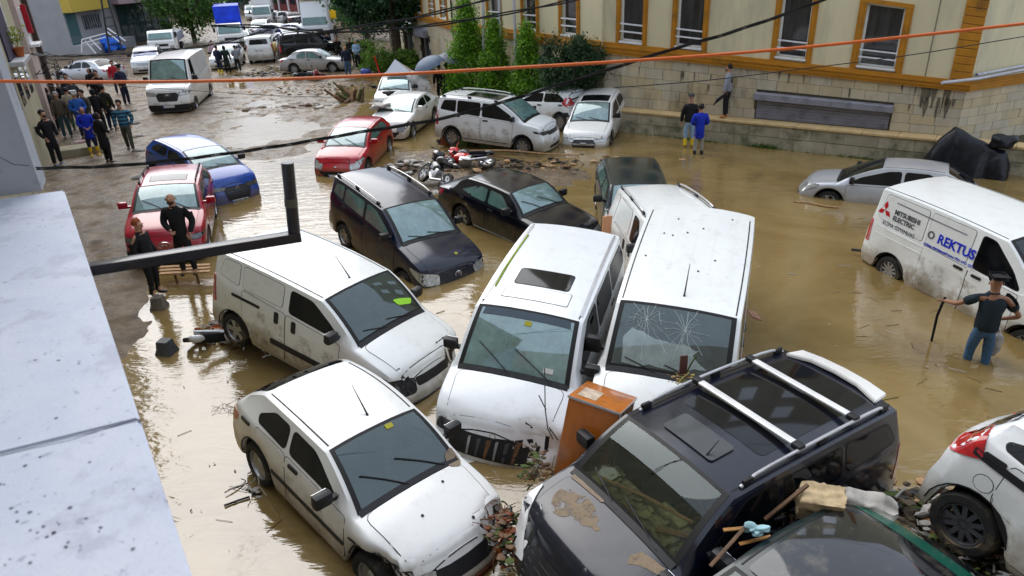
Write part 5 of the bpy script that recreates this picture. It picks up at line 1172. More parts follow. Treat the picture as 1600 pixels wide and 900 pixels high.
bm = bmesh.new(); v_ = [(B.L / 2 - 4.02, .60, 1.655), (B.L / 2 - 4.28, .56, 1.635), (B.L / 2 - 4.32, .3, 1.645), (B.L / 2 - 4.33, 0, 1.65), (B.L / 2 - 4.32, -.3, 1.645), (B.L / 2 - 4.28, -.56, 1.635), (B.L / 2 - 4.02, -.60, 1.655), (B.L / 2 - 4.10, -.3, 1.69), (B.L / 2 - 4.11, 0, 1.70), (B.L / 2 - 4.10, .3, 1.69)]; bm.faces.new([bm.verts.new(q) for q in v_]); bmesh.ops.triangulate(bm, faces=bm.faces[:]); bmesh.ops.solidify(bm, geom=bm.faces[:], thickness=-.05); bmesh.ops.bevel(bm, geom=[e for e in bm.edges if e.calc_face_angle(0) > 1], offset=.012, segments=2, affect='EDGES'); finish(bm, 'rear_spoiler', WHITE, B.root)
decal(B, 'mud_patch', noisy([(.62, -.62), (.78, -.55), (.80, -.3), (.74, -.02), (.66, .06), (.58, -.1), (.55, -.3), (.44, -.42), (.5, -.56)], .07, 6), 'T', .008, MUDRAG, .08, skirt=False)
decal(B, 'mud_patch', noisy([(.72, .42), (.85, .5), (.86, .7), (.78, .74), (.72, .58), (.66, .5)], .06, 6, 3), 'T', .008, MUDRAG, .08, skirt=False)
decal(B, 'white_headlight', roundp([(.06, -.40), (.2, -.6), (.52, -.80), (.62, -.85), (.3, -.87), (.1, -.72)], .06), 'T', .016, LAMPW, .06)
decal(B, 'cowl_strip', roundp([(.86, -.72), (.93, -.72), (.93, -.2), (.88, -.2)], .03), 'T', .014, MUDDRY, .1, full=True)
bm = bmesh.new(); rr = random.Random(9)   # rubbish washed in on the dashboard
for k in range(60):
    d, y = rr.uniform(1.0, 1.4), rr.uniform(-.6, .6); rock(bm, (B.L / 2 - d, y, 1.12 + rr.uniform(-.03, .04)), (rr.uniform(.02, .08), rr.uniform(.02, .09), rr.uniform(.01, .03)), k, 1, .5)
finish(bm, 'washed_in_dirt', DUSTY, B.root); B.root.children[-1]['kind'] = 'stuff' if False else 'stuff'
bm = bmesh.new(); rock(bm, (B.L / 2 - 1.25, -.52, 1.17), (.1, .12, .03), 4, 2, .9); finish(bm, 'paper_scrap', WHITEP, B.root)
for p0, p1, r_ in (((1.12, -.5, 1.17), (1.45, .5, 1.2), .018), ((1.1, .35, 1.18), (1.35, .62, 1.16), .03), ((1.08, -.1, 1.17), (1.0, .45, 1.17), .012)):
    bm = bmesh.new(); tube(bm, [(B.L / 2 - p0[0], p0[1], p0[2]), (B.L / 2 - (p0[0] + p1[0]) / 2, (p0[1] + p1[1]) / 2, p1[2] + .02), (B.L / 2 - p1[0], p1[1], p1[2])], r_, 6); finish(bm, 'washed_in_stick', WOOD, B.root)
B = mv('mpv5', 'mpv', 'panel_van', 'white panel van with roof rails, wedged behind the crazed-windscreen van', 'van', (3.12, 12.75, .02, -1.45, -.01, -.03), WHITE3,
   (3.2, 1.80, 1.79, .5, 1.15, 1.0, 3.05, .85, .6, 1.9), dict(glass=G_CLR, side='panel', handle='tall', rails=RAILM, rim='steel', rearglass=False, hr=.335, bp=1.5))
B = mv('green', 'hatch', 'hatchback_car', 'dark green-black hatchback with misted windscreen, by the open water behind the van roofs', 'car', (3.09, 16.23, -.07, -1.623, .08, -.024), DGREEN,
   (3.94, 1.73, 1.43, 1.16, 1.0, 1.66, 3.5, .75, .82, 2.5), dict(glass=G_MIST, tint=TEALG, rim='steel', antenna=(1.75, 0, .3)))
B = mv('sedanb', 'sedan', 'saloon_car', 'black saloon car with teal windows and roof reflections, beside the navy family van', 'car', (.2118, 16.5, -.12, -.8441, .0565, -.0063), BLK,
   (4.50, 1.733, 1.413, 1.31, .958, 1.896, 3.396, .72, .85, 2.6), dict(push=.3, glass=G_MIST, tint=TEALG, rim='five', quarter=True, rq=3.15, wipe=True))
decal(B, 'side_repeater', roundp([(1.0, .62), (1.08, .62), (1.08, .67), (1.0, .67)], .02), 'R', .01, ORANGEL)
B = mv('kona', 'suv', 'small_suv', 'red small SUV with white front emblem, behind the two men in black', 'car', (-8.66, 17.1433, -.05, -1.28, .0241, -.06), REDP,
   (4.2, 1.796, 1.556, 1.18, 1.096, 1.963, 3.751, .83, .85, 2.6), dict(glass=G_MIST, cladding=True, headlight='slim', lamp=LAMPD, grille='smile', rim='five', mirror=REDP, rails=BLACKP, sunroof=(2.2, 2.65, .42), wipe=True, antenna=(3.6, 0, .12), bumper=BLACKP))
ring_emblem(B, 0, .62, .09, 'ellipse_h')
B = mv('clio', 'hatch', 'hatchback_car', 'bright blue hatchback beside the red small SUV, front end in the water', 'car', (-9.5356, 21.258, -.06, -.6969, .12, -.06), BLUE,
   (3.944, 1.70, 1.489, .946, 1.08, 1.893, 3.471, .8, .82, 2.5), dict(glass=G_MIST, headlight='slim', lamp=LAMPD, grille='hex', rim='five', plate='34 KR 374', pz=.3, intake=False))
ring_emblem(B, 0, .66, .07, 'diamond')
B = mv('r206', 'hatch', 'hatchback_car', 'bright red hatchback with big pale headlights, at the edge of the mud', 'car', (-5.2374, 23.9923, -.1959, -1.725, .047, -.0199), REDB,
   (3.95, 1.70, 1.433, 1.057, .988, 1.942, 3.379, .75, .82, 2.5), dict(glass=G_MIST, headlight='leaf', grille='smile', rim='five', plate='', pz=.3, wipe=True, slope=.2, tint=TEALG, mirror=REDB))
ring_emblem(B, 0, .6, .07, 'lion')
B = mv('egea', 'sedan', 'saloon_car', 'white saloon car directly behind the bright red hatchback', 'car', (-4.0418, 28.7769, -.0692, -1.8197, .0202, -.0131), WHITE,
   (4.5, 1.734, 1.394, 1.193, .985, 2.06, 3.325, .72, .85, 2.6), dict(glass=G_TEAL, headlight='leaf', lamp=LAMPD, grille='smile', rim='ten', mirror=WHITE, handlemat=CHROME), lod=1)
B = mv('w18', 'hatch', 'hatchback_car', 'white hatchback loaded with wreckage behind the white saloon', 'car', (-4.98, 33.58, -.03, -1.59, .05, -.03), WHITE,
   (3.95, 1.71, 1.44, 1.05, .99, 1.84, 3.5, .75, .82, 2.5), dict(glass=G_TEAL, rim='ten'), lod=1)
B = mv('rifter', 'mpv', 'family_van', 'white family van with dark sunroof and six-spoke wheels, in the middle distance', 'van', (-.2568, 25.2146, .0, -.4223, .0665, -.0104), WHITE2,
   (4.394, 1.836, 1.75, .913, 1.158, 1.761, 4.208, .92, .9, 2.75), dict(glass=G_TEAL, cladding=True, headlight='slim', lamp=LAMPD, grille='bar', rim='seven', sunroof=(2.0, 3.3, .45), rails=mat('white_rail', (.6, .6, .6), .4), bp=2.5, plate='', pz=.55, antenna=(3.9, 0, .12)))
B = mv('w20', 'hatch', 'hatchback_car', 'white hatchback facing away, red tail lamp showing, behind the small white car by the wall', 'car', (1.72, 28.39, .02, 2.363, .03, .01), WHITE2,
   (3.83, 1.72, 1.44, 1.05, .98, 1.86, 3.54, .75, .82, 2.5), dict(glass=G_TEAL, rim='ten', tail_lamp='high'), lod=1)
B = mv('audi', 'hatch', 'hatchback_car', 'white small car with black roof panel and four-ring grille, against the retaining wall', 'car', (3.4384, 26.1513, -.1, -1.9174, .13, .02), WHITE,
   (3.943, 1.731, 1.448, 1.065, .967, 1.849, 3.496, .68, .82, 2.5), dict(glass=G_MIST, headlight='slim', lamp=LAMP, grille='hex', rim='ten', steer=.25, intake=True))
decal(B, 'roof_glass', roundp([(1.93, -.52), (1.93, .52), (2.5, .52), (2.5, -.52)], .05), 'T', .006, TINT, .2); ring_emblem(B, 0, .5, .065, 'rings')
B = mv('t5', 'van', 'lettered_van', 'white panel van with blue REKTUS lettering on its side, half submerged at the right edge', 'van', (9.09, 11.75, -.3, -1.262, .06, .017), WHITE3,
   (4.75, 1.9, 1.97, 1.0, 1.2, 1.8, 4.55, .9, .9, 3.0), dict(nomirror='R', glass=G_DARK, side='panel', rim='ten', hr=.415, bp=2.25, tail=(4.72, 1.15), rearglass=True, dent=[(2.6, -.95, .62, .5, 0, .05, 0), (3.1, -.95, .6, .35, 0, -.04, 0)]))
def side_text(B, txt, size, mt, d, z_, bold=False, sx=1, sub=None):
    h = B.bvh.ray_cast(Vector((B.L / 2 - d, -3, z_)), Vector((0, 1, 0))); h2 = B.bvh.ray_cast(Vector((B.L / 2 - d, -3, z_ + .1)), Vector((0, 1, 0)))[0]
    upv = (h2 - h[0]).normalized(); rt = Vector((1, 0, 0)); nn = rt.cross(upv).normalized(); M = Matrix((rt, upv, nn)).transposed().to_4x4(); M.translation = h[0] + nn * .013
    return text_obj(txt, size, mt, B.root, M, ext=.0012, bold=bold, sx=sx)
BLT = mat('blue_lettering', (.01, .03, .55), .4); GRT = mat('grey_lettering', (.08, .08, .1), .5); RDT = mat('red_emblem', (.5, .01, .02), .4)
side_text(B, 'REKTUS', .25, BLT, 2.62, 1.42, True, .9); side_text(B, 'KLİMA SİSTEMLERİ SAN. TİC. LTD. ŞTİ.', .062, BLT, 2.72, 1.22, True)
side_text(B, 'MITSUBISHI', .135, GRT, 3.78, 1.55, True, .9); side_text(B, 'ELECTRIC', .135, GRT, 3.83, 1.42, True, .9); side_text(B, 'KLİMA SİSTEMLERİ', .11, GRT, 3.9, 1.25, False, .85)
side_text(B, 'o', .34, GRT, 3.17, 1.46, False, .9)
for k in range(3):
    a = R(90 + 120 * k); d0 = 4.33 - math.cos(a) * .095; z0 = 1.5 + math.sin(a) * .095
    pts = [(d0 - math.cos(a + q) * l_, z0 + math.sin(a + q) * l_) for q, l_ in ((0, .09), (math.pi / 2, .052), (math.pi, .09), (-math.pi / 2, .052))]; decal(B, 'emblem_diamond', pts, 'R', .012, RDT, .2)
for zz, a, b in ((1.13, 1.2, 4.4), (.98, 2.3, 4.4)): decal(B, 'body_crease', [(a, zz), (b, zz), (b, zz + .02), (a, zz + .02)], 'R', .006, WHITE3, .4)
decal(B, 'slide_rail', [(2.5, 1.70), (4.1, 1.72), (4.1, 1.745), (2.5, 1.725)], 'R', .01, SHUT, .3)
B = mv('astra', 'hatch', 'coupe_car', 'silver three-door coupe half under water behind the lettered van', 'car', (10.13, 17.78, -.44, 2.604, .0, .037), SILV,
   (4.25, 1.75, 1.40, 1.02, .912, 2.0, 3.45, .72, .85, 2.6), dict(glass=G_DARK, rim='five', bp=2.5, headlight='leaf', grille='smile'))
rs = 5.0
B = mv('whatch', 'hatch', 'hatchback_car', 'white hatchback with red tail lamp cut off by the right edge of the view', 'car', (0, 0, 0, -1.08, .14, -.17), WHITE2,
   (3.85, 1.73, 1.48, 1.05, 1.0, 1.85, 3.45, .75, .82, 2.5), dict(glass=G_TEAL, rim='ten', tail_lamp='high', rise=.2, anchor=((-1.39, -.86, .31), (4.15, 4.88, 1.23))))
for w_ in B.root.children:
    if w_.name.startswith('wheel'):
        for r_ in w_.children: r_.data = r_.data.copy(); r_.data.materials[0] = DARKALLOY
decal(B, 'side_moulding', [(1.2, .86), (3.55, 1.02), (3.55, 1.09), (1.2, .94)], 'R', .015, BLACKP, .2); decal(B, 'fuel_flap', [(3.35 + .085 * math.cos(a * .5236), .82 + .085 * math.sin(a * .5236)) for a in range(12)], 'R', .004, WHITE2, .3); decal(B, 'fuel_flap_seam', [(3.35 + .092 * math.cos(a * .5236), .82 + .092 * math.sin(a * .5236)) for a in range(12)], 'R', .002, SEAL, .3)
B = mv('greencar', 'hatch', 'wrecked_car', 'dark car with teal-green edges at the bottom edge, nose under the charcoal car', 'car', (2.30, 4.05, -.05, -2.64, .02, .0), DGREEN,
   (4.1, 1.68, 1.38, 1.15, .95, 1.95, 3.3, .72, .82, 2.5), dict(glass=G_DARK, rim='steel'))
decal(B, 'wet_roof_panel', roundp([(2.0, -.52), (2.0, .52), (3.9, .58), (3.9, -.58)], .06), 'T', .01, mat('wet_black_roof', (.012, .013, .016), .06, coat=1, dirt=((.1, .09, .07), 4, .52, .75), nscale=3), .15)
decal(B, 'green_tailgate_edge', roundp([(3.5, -.62), (3.5, .62), (3.72, .66), (3.72, -.66)], .05), 'T', .014, GREENP, .08)
decal(B, 'green_roof_edge', roundp([(2.9, .5), (3.6, .54), (3.6, .62), (2.9, .58)], .03), 'T', .016, GREENP, .08)
for k_, a_ in (('palio', 'R'), ('doblo', 'R'), ('t5', 'R'), ('rifter', 'R'), ('van4', 'L'), ('kombi', 'L'), ('mpv5', 'R')):
    b_ = V[k_]; q_ = b_.s; decal(b_, 'mud_splashes', [(q_['fo'] + .45, .22), (q_['fo'] + q_['wb'] - .42, .22), (q_['fo'] + q_['wb'] - .42, q_['zc'] - .2), (q_['fo'] + .45, q_['zc'] - .3)], a_, .009, SPLASH, .12, skirt=False)
# -- the street beyond
B = mv('transit', 'van', 'high_roof_van', 'white high-roof van with dark bumper, standing in the mud on the left', 'van', (-16.35, 36.57, .02, -1.409, .02, -.02), WHITE,
   (5.5, 2.06, 2.45, .955, 1.45, 1.52, 5.4, 1.12, 1.0, 3.5), dict(glass=G_TEAL, headlight='std', grille='oval' if False else 'hex', bumper=BLACKP, plate='', pz=.45, ht=.385, hr=.38, hw=.455, rim='steel', tb=.955, doors=True))
ring_emblem(B, 0, .95, .08, 'oval')
mv('duster', 'suv', 'suv_car', 'white SUV parked behind the high-roof van', 'car', (-24.2, 50.2, .0, -1.25, 0, 0), WHITE2, (4.2, 1.82, 1.62, 1.11, 1.11, 1.99, 3.7, .85, .85, 2.6), dict(glass=G_TEAL, grille='slats', rails=BLACKP, open=False, wsmat=mat('blue_grey_glass', (.12, .16, .3), .06, coat=1)), lod=1)
mv('c24', 'sedan', 'saloon_car', 'silver car with dark roof behind the crowd on the pavement', 'car', (-26.3, 46.4, .0, 2.85, 0, 0), SILV, None, dict(open=False, rim='ten'), lod=1)
mv('c25', 'hatch', 'hatchback_car', 'white car just behind the high-roof van, partly hidden by three people', 'car', (-18.9, 50.5, .0, -1.45, 0, 0), WHITE, None, dict(open=False), lod=1)
B = mv('v26', 'mpv', 'family_van', 'white van seen from behind with blue-white number plate', 'van', (-17.3, 53.6, .05, 1.75, 0, 0), WHITE, None, dict(open=False, rplate='', tint=TINT), lod=1)
B = mv('v27', 'mpv', 'family_van', 'black van with a spare wheel cover and red tail lamp behind the silver saloon', 'van', (-13.6, 52.4, .05, .35, 0, 0), BLK, (4.5, 1.85, 1.9, None, None, None, None, None, None, None), dict(open=False, rails=BLACKP), lod=1)
bm = bmesh.new(); lathe(bm, [(.001, -.1), (.28, -.1), (.34, -.04), (.34, .1)], 20, 'x', (-2.38, .25, 1.0)); finish(bm, 'spare_wheel_cover', mat('tan_cover', (.5, .33, .1), .5), B.root)
B = mv('silver', 'sedan', 'saloon_car', 'silver saloon car side-on at the edge of the debris, far street', 'car', (-11.8443, 46.5, -.05, -.1, .0, -.01), SILV2, (4.3, 1.70, 1.43, 1.15, .95, 1.867, 3.15, .72, .85, 2.5), dict(open=False, rim='ten', tint=TEALG, rplate='', doors=True), lod=1)
far = [('sedan', 'saloon_car', 'silver-white car far down the street before the big truck', (-20.5, 68.5), -.25, SILV2), ('hatch', 'hatchback_car', 'white car in front of the far box truck', (-23.6, 73.5), -1.45, WHITE), ('hatch', 'hatchback_car', 'blue car parked at the far right kerb', (-26.5, 87.5), -.9, paint('far_blue', (.03, .1, .35))),
       ('hatch', 'hatchback_car', 'small white car between the blue and the dark parked car, far away', (-25.2, 86.0), 2.1, WHITE), ('sedan', 'saloon_car', 'dark navy car parked at the far right end of the row', (-23.6, 84.6), 2.1, NAVY), ('hatch', 'hatchback_car', 'silver hatchback right of the far silver-white car', (-17.9, 66.8), -.4, SILV),
       ('mpv', 'family_van', 'white van behind the far white box truck', (-31.5, 96), -1.3, WHITE), ('hatch', 'hatchback_car', 'grey car nosing out beside the big white truck', (-17.8, 62.5), -1.0, SILV2), ('van', 'panel_van', 'white van at the far left end of the street', (-38.5, 104), -1.2, WHITE), ('hatch', 'hatchback_car', 'white car roof between the black van and the truck', (-16.2, 58.2), -.6, WHITE), ('hatch','hatchback_car','white car half hidden beside the blue-covered truck',(-21.9, 62.5), -1.3, WHITE2)]
for i, (k, n, lb, (x, y), yaw, pm) in enumerate(far): mv('far%d' % i, k, n, lb, 'van' if k in ('van', 'mpv') else 'car', (x, y, .02, yaw, 0, 0), pm, None, dict(open=False), lod=0 if i != 0 else 1, group='cars far down the street')
mv('c40', 'hatch', 'hatchback_car', 'dark car roof just showing beyond the lettered van at the right edge', 'car', (13.1, 13.6, -.75, -.9, 0, 0), NAVY, None, dict(open=False), lod=1)
def truck(label, loc, yaw, cabw, cabh, boxl, boxh, cabm, boxm, z0=1.0, boxw=None, name='box_truck', top=None, tarp=False):
    e = empty(name, (*loc, 0), label, 'truck', (0, 0, yaw)); bw = boxw or cabw
    bm = bmesh.new(); secs = [(0, .5, 1.25), (.12, .45, 1.35), (.55, .45, cabh - .12), (.8, .45, cabh), (1.6, .45, cabh)]; rings = []
    for x, a, b in secs:
        w_ = cabw / 2 * (.93 if x < .1 else 1); rings.append([bm.verts.new((-x, y, z_)) for y, z_ in ((w_, a), (w_, 1.3 if b > 1.3 else b), (w_ * .92, b), (-w_ * .92, b), (-w_, 1.3 if b > 1.3 else b), (-w_, a))])
    for a, b in zip(rings[:-1], rings[1:]):
        for k in range(6): bm.faces.new((a[k], a[(k + 1) % 6], b[(k + 1) % 6], b[k]))
    bm.faces.new(rings[0]); bm.faces.new(rings[-1][::-1]); finish(bm, 'cab', cabm, e, smooth=20)
    bm = bmesh.new(); zt_ = min(cabh - .2, 2.45); vs = [bm.verts.new(q) for q in ((-.15, cabw * .44, 1.4), (-.15, -cabw * .44, 1.4), (-.52, -cabw * .4, zt_), (-.52, cabw * .4, zt_))]; bm.faces.new(vs); bmesh.ops.translate(bm, verts=bm.verts[:], vec=(.06, 0, .02)); bmesh.ops.solidify(bm, geom=bm.faces[:], thickness=.03); finish(bm, 'windshield', TEALG, e, smooth=None)
    for sg in (1, -1):
        bm = bmesh.new(); vs = [bm.verts.new(q) for q in ((-.5, sg * (cabw / 2 + .005), 1.4), (-1.3, sg * (cabw / 2 + .005), 1.4), (-1.3, sg * (cabw / 2 * .95 + .01), zt_), (-.75, sg * (cabw / 2 * .95 + .01), zt_))]; bm.faces.new(vs); bmesh.ops.solidify(bm, geom=bm.faces[:], thickness=.02); finish(bm, 'side_window', TINT, e, smooth=None)
        bm = bmesh.new(); box(bm, (.0, sg * cabw * .38, .85), (.06, .3, .2), bev=.02); finish(bm, 'headlight', LAMP, e)
        bm = bmesh.new(); box(bm, (-.2, sg * (cabw / 2 + .15), 1.7), (.08, .18, .35), bev=.03); finish(bm, 'mirror', BLACKP, e)
    bm = bmesh.new(); box(bm, (.0, 0, .6), (.1, cabw * .96, .26), bev=.03); finish(bm, 'bumper', BLACKP, e); bm = bmesh.new(); box(bm, (.01, 0, .98), (.06, cabw * .5, .18), bev=.02); finish(bm, 'grille', BLACKP, e)
    bm = bmesh.new(); box(bm, (-1.75 - boxl / 2, 0, z0 + boxh / 2), (boxl, bw, boxh), bev=.05)
    if tarp:
        for v in bm.verts: v.co.z += .1 * math.sin(v.co.x * 3)
    finish(bm, 'cargo_box', boxm, e)
    bm = bmesh.new(); box(bm, (-1.7 - boxl / 2, 0, .75), (boxl + 1, .9, .3)); finish(bm, 'chassis', BLACKP, e)
    tm, rm = wheel_meshes('steel', .4, .26)
    for x in (-.85, -boxl - .6):
        for sg in (1, -1): w_ = link('wheel', tm, e); w_.location = (x, sg * (cabw / 2 - .18), .4); w_.rotation_euler = (0, 0, 0 if sg > 0 else math.pi); link('rim', rm, w_)
    if top: bm = bmesh.new(); box(bm, (-.9, 0, cabh + .25), (1.2, cabw, .3), bev=.05); finish(bm, 'roof_board', top, e)
    return e
TARP = mat('blue_truck_tarp', (.01, .05, .6), .45, var=.35, nscale=1.5, bump=.5, bscale=3)
truck('small white truck under a bright blue tarpaulin behind the crowd in the street', (-21.9, 60.2), -1.25, 2.0, 2.1, 4.2, 2.3, WHITE, TARP, name='tarp_truck', tarp=True)
truck('white flatbed truck seen from the rear beside the blue-covered truck', (-26.4, 57.5), -1.3, 2.0, 2.0, 4, .7, WHITE, mat('dull_drop_side', (.35, .36, .38), .6), name='flatbed_truck')
truck('white box truck far up the middle of the street', (-26.0, 82), -1.35, 2.1, 2.3, 5, 2.9, WHITE, WHITE, name='box_truck')
truck('big white truck with a yellow roof board on the right of the far street', (-16.0, 64.5), -1.45, 2.4, 3.4, 6, 3.4, WHITE2, WHITE2, name='big_truck', top=mat('bright_yellow', (.75, .5, .02), .6))

# ================================================================== PEOPLE
SKIN = mat('skin', (.42, .22, .14), .55, var=.08); SKIND = mat('tanned_skin', (.3, .15, .09), .55, var=.08)
def cloth(name, c, **k): return mat('cloth_' + name, c, .85, var=.25, nscale=14, bump=.3, bscale=30, **k)
BLKC, NAVC, BLUC = cloth('black', (.01, .01, .012)), cloth('navy', (.012, .016, .04)), cloth('royal_blue', (.01, .03, .4))
GRYC, DGRC, OLVC, BRNC = cloth('grey', (.25, .26, .3)), cloth('dark_grey', (.04, .042, .05)), cloth('olive', (.06, .06, .045)), cloth('brown', (.09, .07, .05))
JEAN, LBLU, BEIG, REDC = cloth('jeans', (.05, .11, .2)), cloth('light_blue', (.25, .38, .52)), cloth('beige', (.35, .3, .22)), cloth('red', (.4, .015, .03))
YELB = mat('yellow_rubber', (.75, .5, .01), .35); BLKS = mat('black_boot', (.012, .012, .012), .4); BRNS = mat('tan_shoe', (.35, .13, .04), .5); WHTS = mat('white_shoe', (.6, .6, .6), .5)
HAIRB = mat('black_hair', (.012, .01, .01), .6); HAIRR = mat('ginger_hair', (.25, .06, .015), .6); HAIRG = mat('grey_hair', (.3, .3, .3), .7); STRIPE = None
def stripes():
    mt, nt, b = base_mat('striped_knit'); co = coords(nt); wv_ = N(nt, 'ShaderNodeTexWave', Scale=2.6); wv_.bands_direction = 'Z'; nt.links.new(co, wv_.inputs['Vector'])
    r = ramp(nt, wv_.outputs[0], [(.45, (.012, .03, .06)), (.55, (.04, .18, .28))]); nt.links.new(r.outputs[0], b.inputs['Base Color']); b.inputs['Roughness'].default_value = .9; return mt
STRIPE = stripes()
def skin_obj(name, chains, mt, parent, sub=1, gf=1.0):
    """connected edges with a radius at every joint, grown into one smooth surface; chains: lists of (x,y,z,r)"""
    bm = bmesh.new(); vs = {}; rad = []; edges = []
    def key(p): return (round(p[0], 4), round(p[1], 4), round(p[2], 4))
    co = []; roots = []
    for ch in chains:
        prev = None
        for i, p in enumerate(ch):
            k = key(p)
            if k not in vs: vs[k] = len(co); co.append(p)
            if i == 0: roots.append(vs[k])
            if prev is not None and prev != vs[k]: edges.append((prev, vs[k]))
            prev = vs[k]
    bm.free(); me = bpy.data.meshes.new(name); me.from_pydata([Vector(p[:3]) for p in co], edges, []); o = link(name, me, parent)
    o.modifiers.new('skin', 'SKIN'); lay = me.skin_vertices[0].data if me.skin_vertices else None
    par = list(range(len(co)))
    def fd(a):
        while par[a] != a: a = par[a]
        return a
    for a, b in edges: par[fd(a)] = fd(b)
    seen = set(); roots_ = set()
    for i in roots + list(range(len(co))):
        if fd(i) not in seen: seen.add(fd(i)); roots_.add(i)
    for i, p in enumerate(co):
        r = p[3]; lay[i].radius = (r * gf, (p[4] if len(p) > 4 else r) * gf); lay[i].use_root = i in roots_
    o.modifiers['skin'].use_smooth_shade = True; o.modifiers['skin'].branch_smoothing = .6
    sb = o.modifiers.new('sub', 'SUBSURF'); sb.levels = sub; sb.render_levels = sub
    me.materials.append(mt); return o
GL = 'people standing on the pavement on the left'
def person(label, loc, yaw, h=1.75, top=BLKC, legs=BLKC, shoes=BLKS, hair=HAIRB, skin=None, arms='down', coat=0, hood=None, cap=None, stance=.0, beard=False, look=0, group=None, lean=0, short_sleeves=False, boots=0, bald=False, helmet=False, bent=None, vest=None):
    skin = skin or SKIN; e = empty('person', loc, label, 'person', (0, 0, yaw), group); k = h / 1.75 * (1.1 if group == GL else 1); e.scale = (k, k, k)
    hx = lean
    A = {'down': ((0.0, .25, 1.14), (.06, .27, .88)), 'hips': ((-.10, .38, 1.17), (.1, .21, 1.02)), 'pocket': ((-.06, .29, 1.15), (.11, .23, .93)), 'front': ((.0, .26, 1.15), (.24, .08, 1.06)),
         'crossed': ((.03, .27, 1.17), (.22, .0, 1.2)), 'phone': ((.08, .24, 1.18), (.24, .1, 1.42)), 'hold_up': ((.12, .22, 1.25), (.2, .16, 1.5)), 'stick': ((.12, .42, 1.22), (.42, .50, 1.12)), 'back': ((-.1, .26, 1.15), (-.16, .05, .98))}
    al, ar = (arms if isinstance(arms, tuple) else (arms, arms)); body = []; jk = []; legs_c = []; sh = []
    neck, hd = (.0 + hx * .9, 0, 1.49), (.02 + hx, 0, 1.6)
    spine = [(0, 0, .97, .115, .135), (hx * .2, 0, 1.08, .105, .125), (hx * .5, 0, 1.24, .11, .135), (hx * .8, 0, 1.38, .085, .115)]
    body.append(spine + [(neck[0], 0, 1.48, .062), (hd[0] - .01, 0, 1.55, .075), (hd[0], 0, 1.63, .108, .094), (hd[0] - .005, 0, 1.695, .1, .09), (hd[0] - .01, 0, 1.745, .06)])
    body.append([(hd[0], 0, 1.63, .108, .094), (hd[0] + .07, 0, 1.585, .045), ]); body.append([(hd[0], 0, 1.63, .108, .094), (hd[0] + .112, 0, 1.632, .016)])
    jacket = [[(0, 0, .86, .13, .15), (0, 0, .93, .15, .17), (hx * .2, 0, 1.08, .14, .165), (hx * .5, 0, 1.24, .15, .185), (hx * .8, 0, 1.38, .13, .17), (neck[0], 0, 1.46, .09), (neck[0], 0, 1.525, .065)]]
    if coat: jacket.append([(0, 0, .93, .15, .17), (0, 0, .93 - coat * .5, .165, .19), (0, 0, .93 - coat, .18, .2)])
    for sg, am in ((1, al), (-1, ar)):
        el, wr = A[am]; el = (el[0] + hx * .7, el[1] * sg, el[2]); wr = (wr[0] + hx * .6, wr[1] * sg, wr[2]); sh_ = (hx * .8, sg * .175, 1.42)
        d = (Vector(wr) - Vector(el)).normalized(); hand = Vector(wr) + d * .05; tip = Vector(wr) + d * .09
        body.append([spine[3], (*sh_, .048), (*el, .04), (*wr, .027), (*hand, .034, .02)])
        side = d.cross(Vector((0, 0, 1))); side = (side if side.length > .1 else Vector((0, 1, 0))).normalized(); nrm = d.cross(side)
        for f, (o_, L_) in enumerate(((-.03, .07), (-.01, .08), (.01, .075), (.028, .06))):
            b0 = tip + side * o_ - d * .02; b1 = b0 + d * L_ * .6 + nrm * .006; b2 = b1 + d * L_ * .3 + nrm * .022 * (1 if nrm.z < 0 else -1); body.append([(*b0, .011), (*b1, .009), (*b2, .007)])
        t0 = hand - side * .03; t1 = t0 - side * .025 + d * .03; body.append([(*t0, .013), (*t1, .01), (*(t1 + d * .025), .008)])
        if short_sleeves: m_ = Vector(sh_).lerp(Vector(el), .75); jacket.append([(hx * .8, 0, 1.38, .13, .17), (*sh_, .088), (*m_, .068)])
        else: jacket.append([(hx * .8, 0, 1.38, .13, .17), (*sh_, .088), (*el, .062), (*(Vector(wr) - d * .0), .046)])
    tr = [[(0, 0, 1.08, .12, .14), (0, 0, .99, .135, .16), (0, 0, .92, .14, .17)]]
    for sg in (1, -1):
        st = stance * sg; kn = (.03 + st * .6, sg * .105, .52); an = (-.0 + st, sg * .115, .1)
        body.append([(0, 0, .97, .115, .135), (0, sg * .09, .9, .085), (*kn, .05), (*an, .035), (an[0] + .06, sg * .12, .05, .032)])
        tr.append([(0, 0, .92, .14, .17), (.0, sg * .095, .84, .1), (*kn, .068), (an[0], an[1], .09 if boots < .2 else boots - .06, .052)])
        s_ = [(an[0] - .05, an[1], .06, .05, .045), (an[0] + .06, an[1], .055, .05, .04), (an[0] + .17, an[1] + sg * .01, .04, .04, .03)]
        skin_obj('shoe' if not boots else 'boot', [s_] + ([[s_[0], (an[0] - .01, an[1], .2, .06), ((an[0] + kn[0]) / 2, an[1], max(.22, boots), .07)]] if boots else []), shoes, e)
    bo = skin_obj('body', body, skin, e, gf=1.04); skin_obj('jacket' if not short_sleeves else 'shirt', jacket, top, e, gf=1.17); skin_obj('trousers', tr, legs, e, gf=1.16)
    H_ = hd[0]
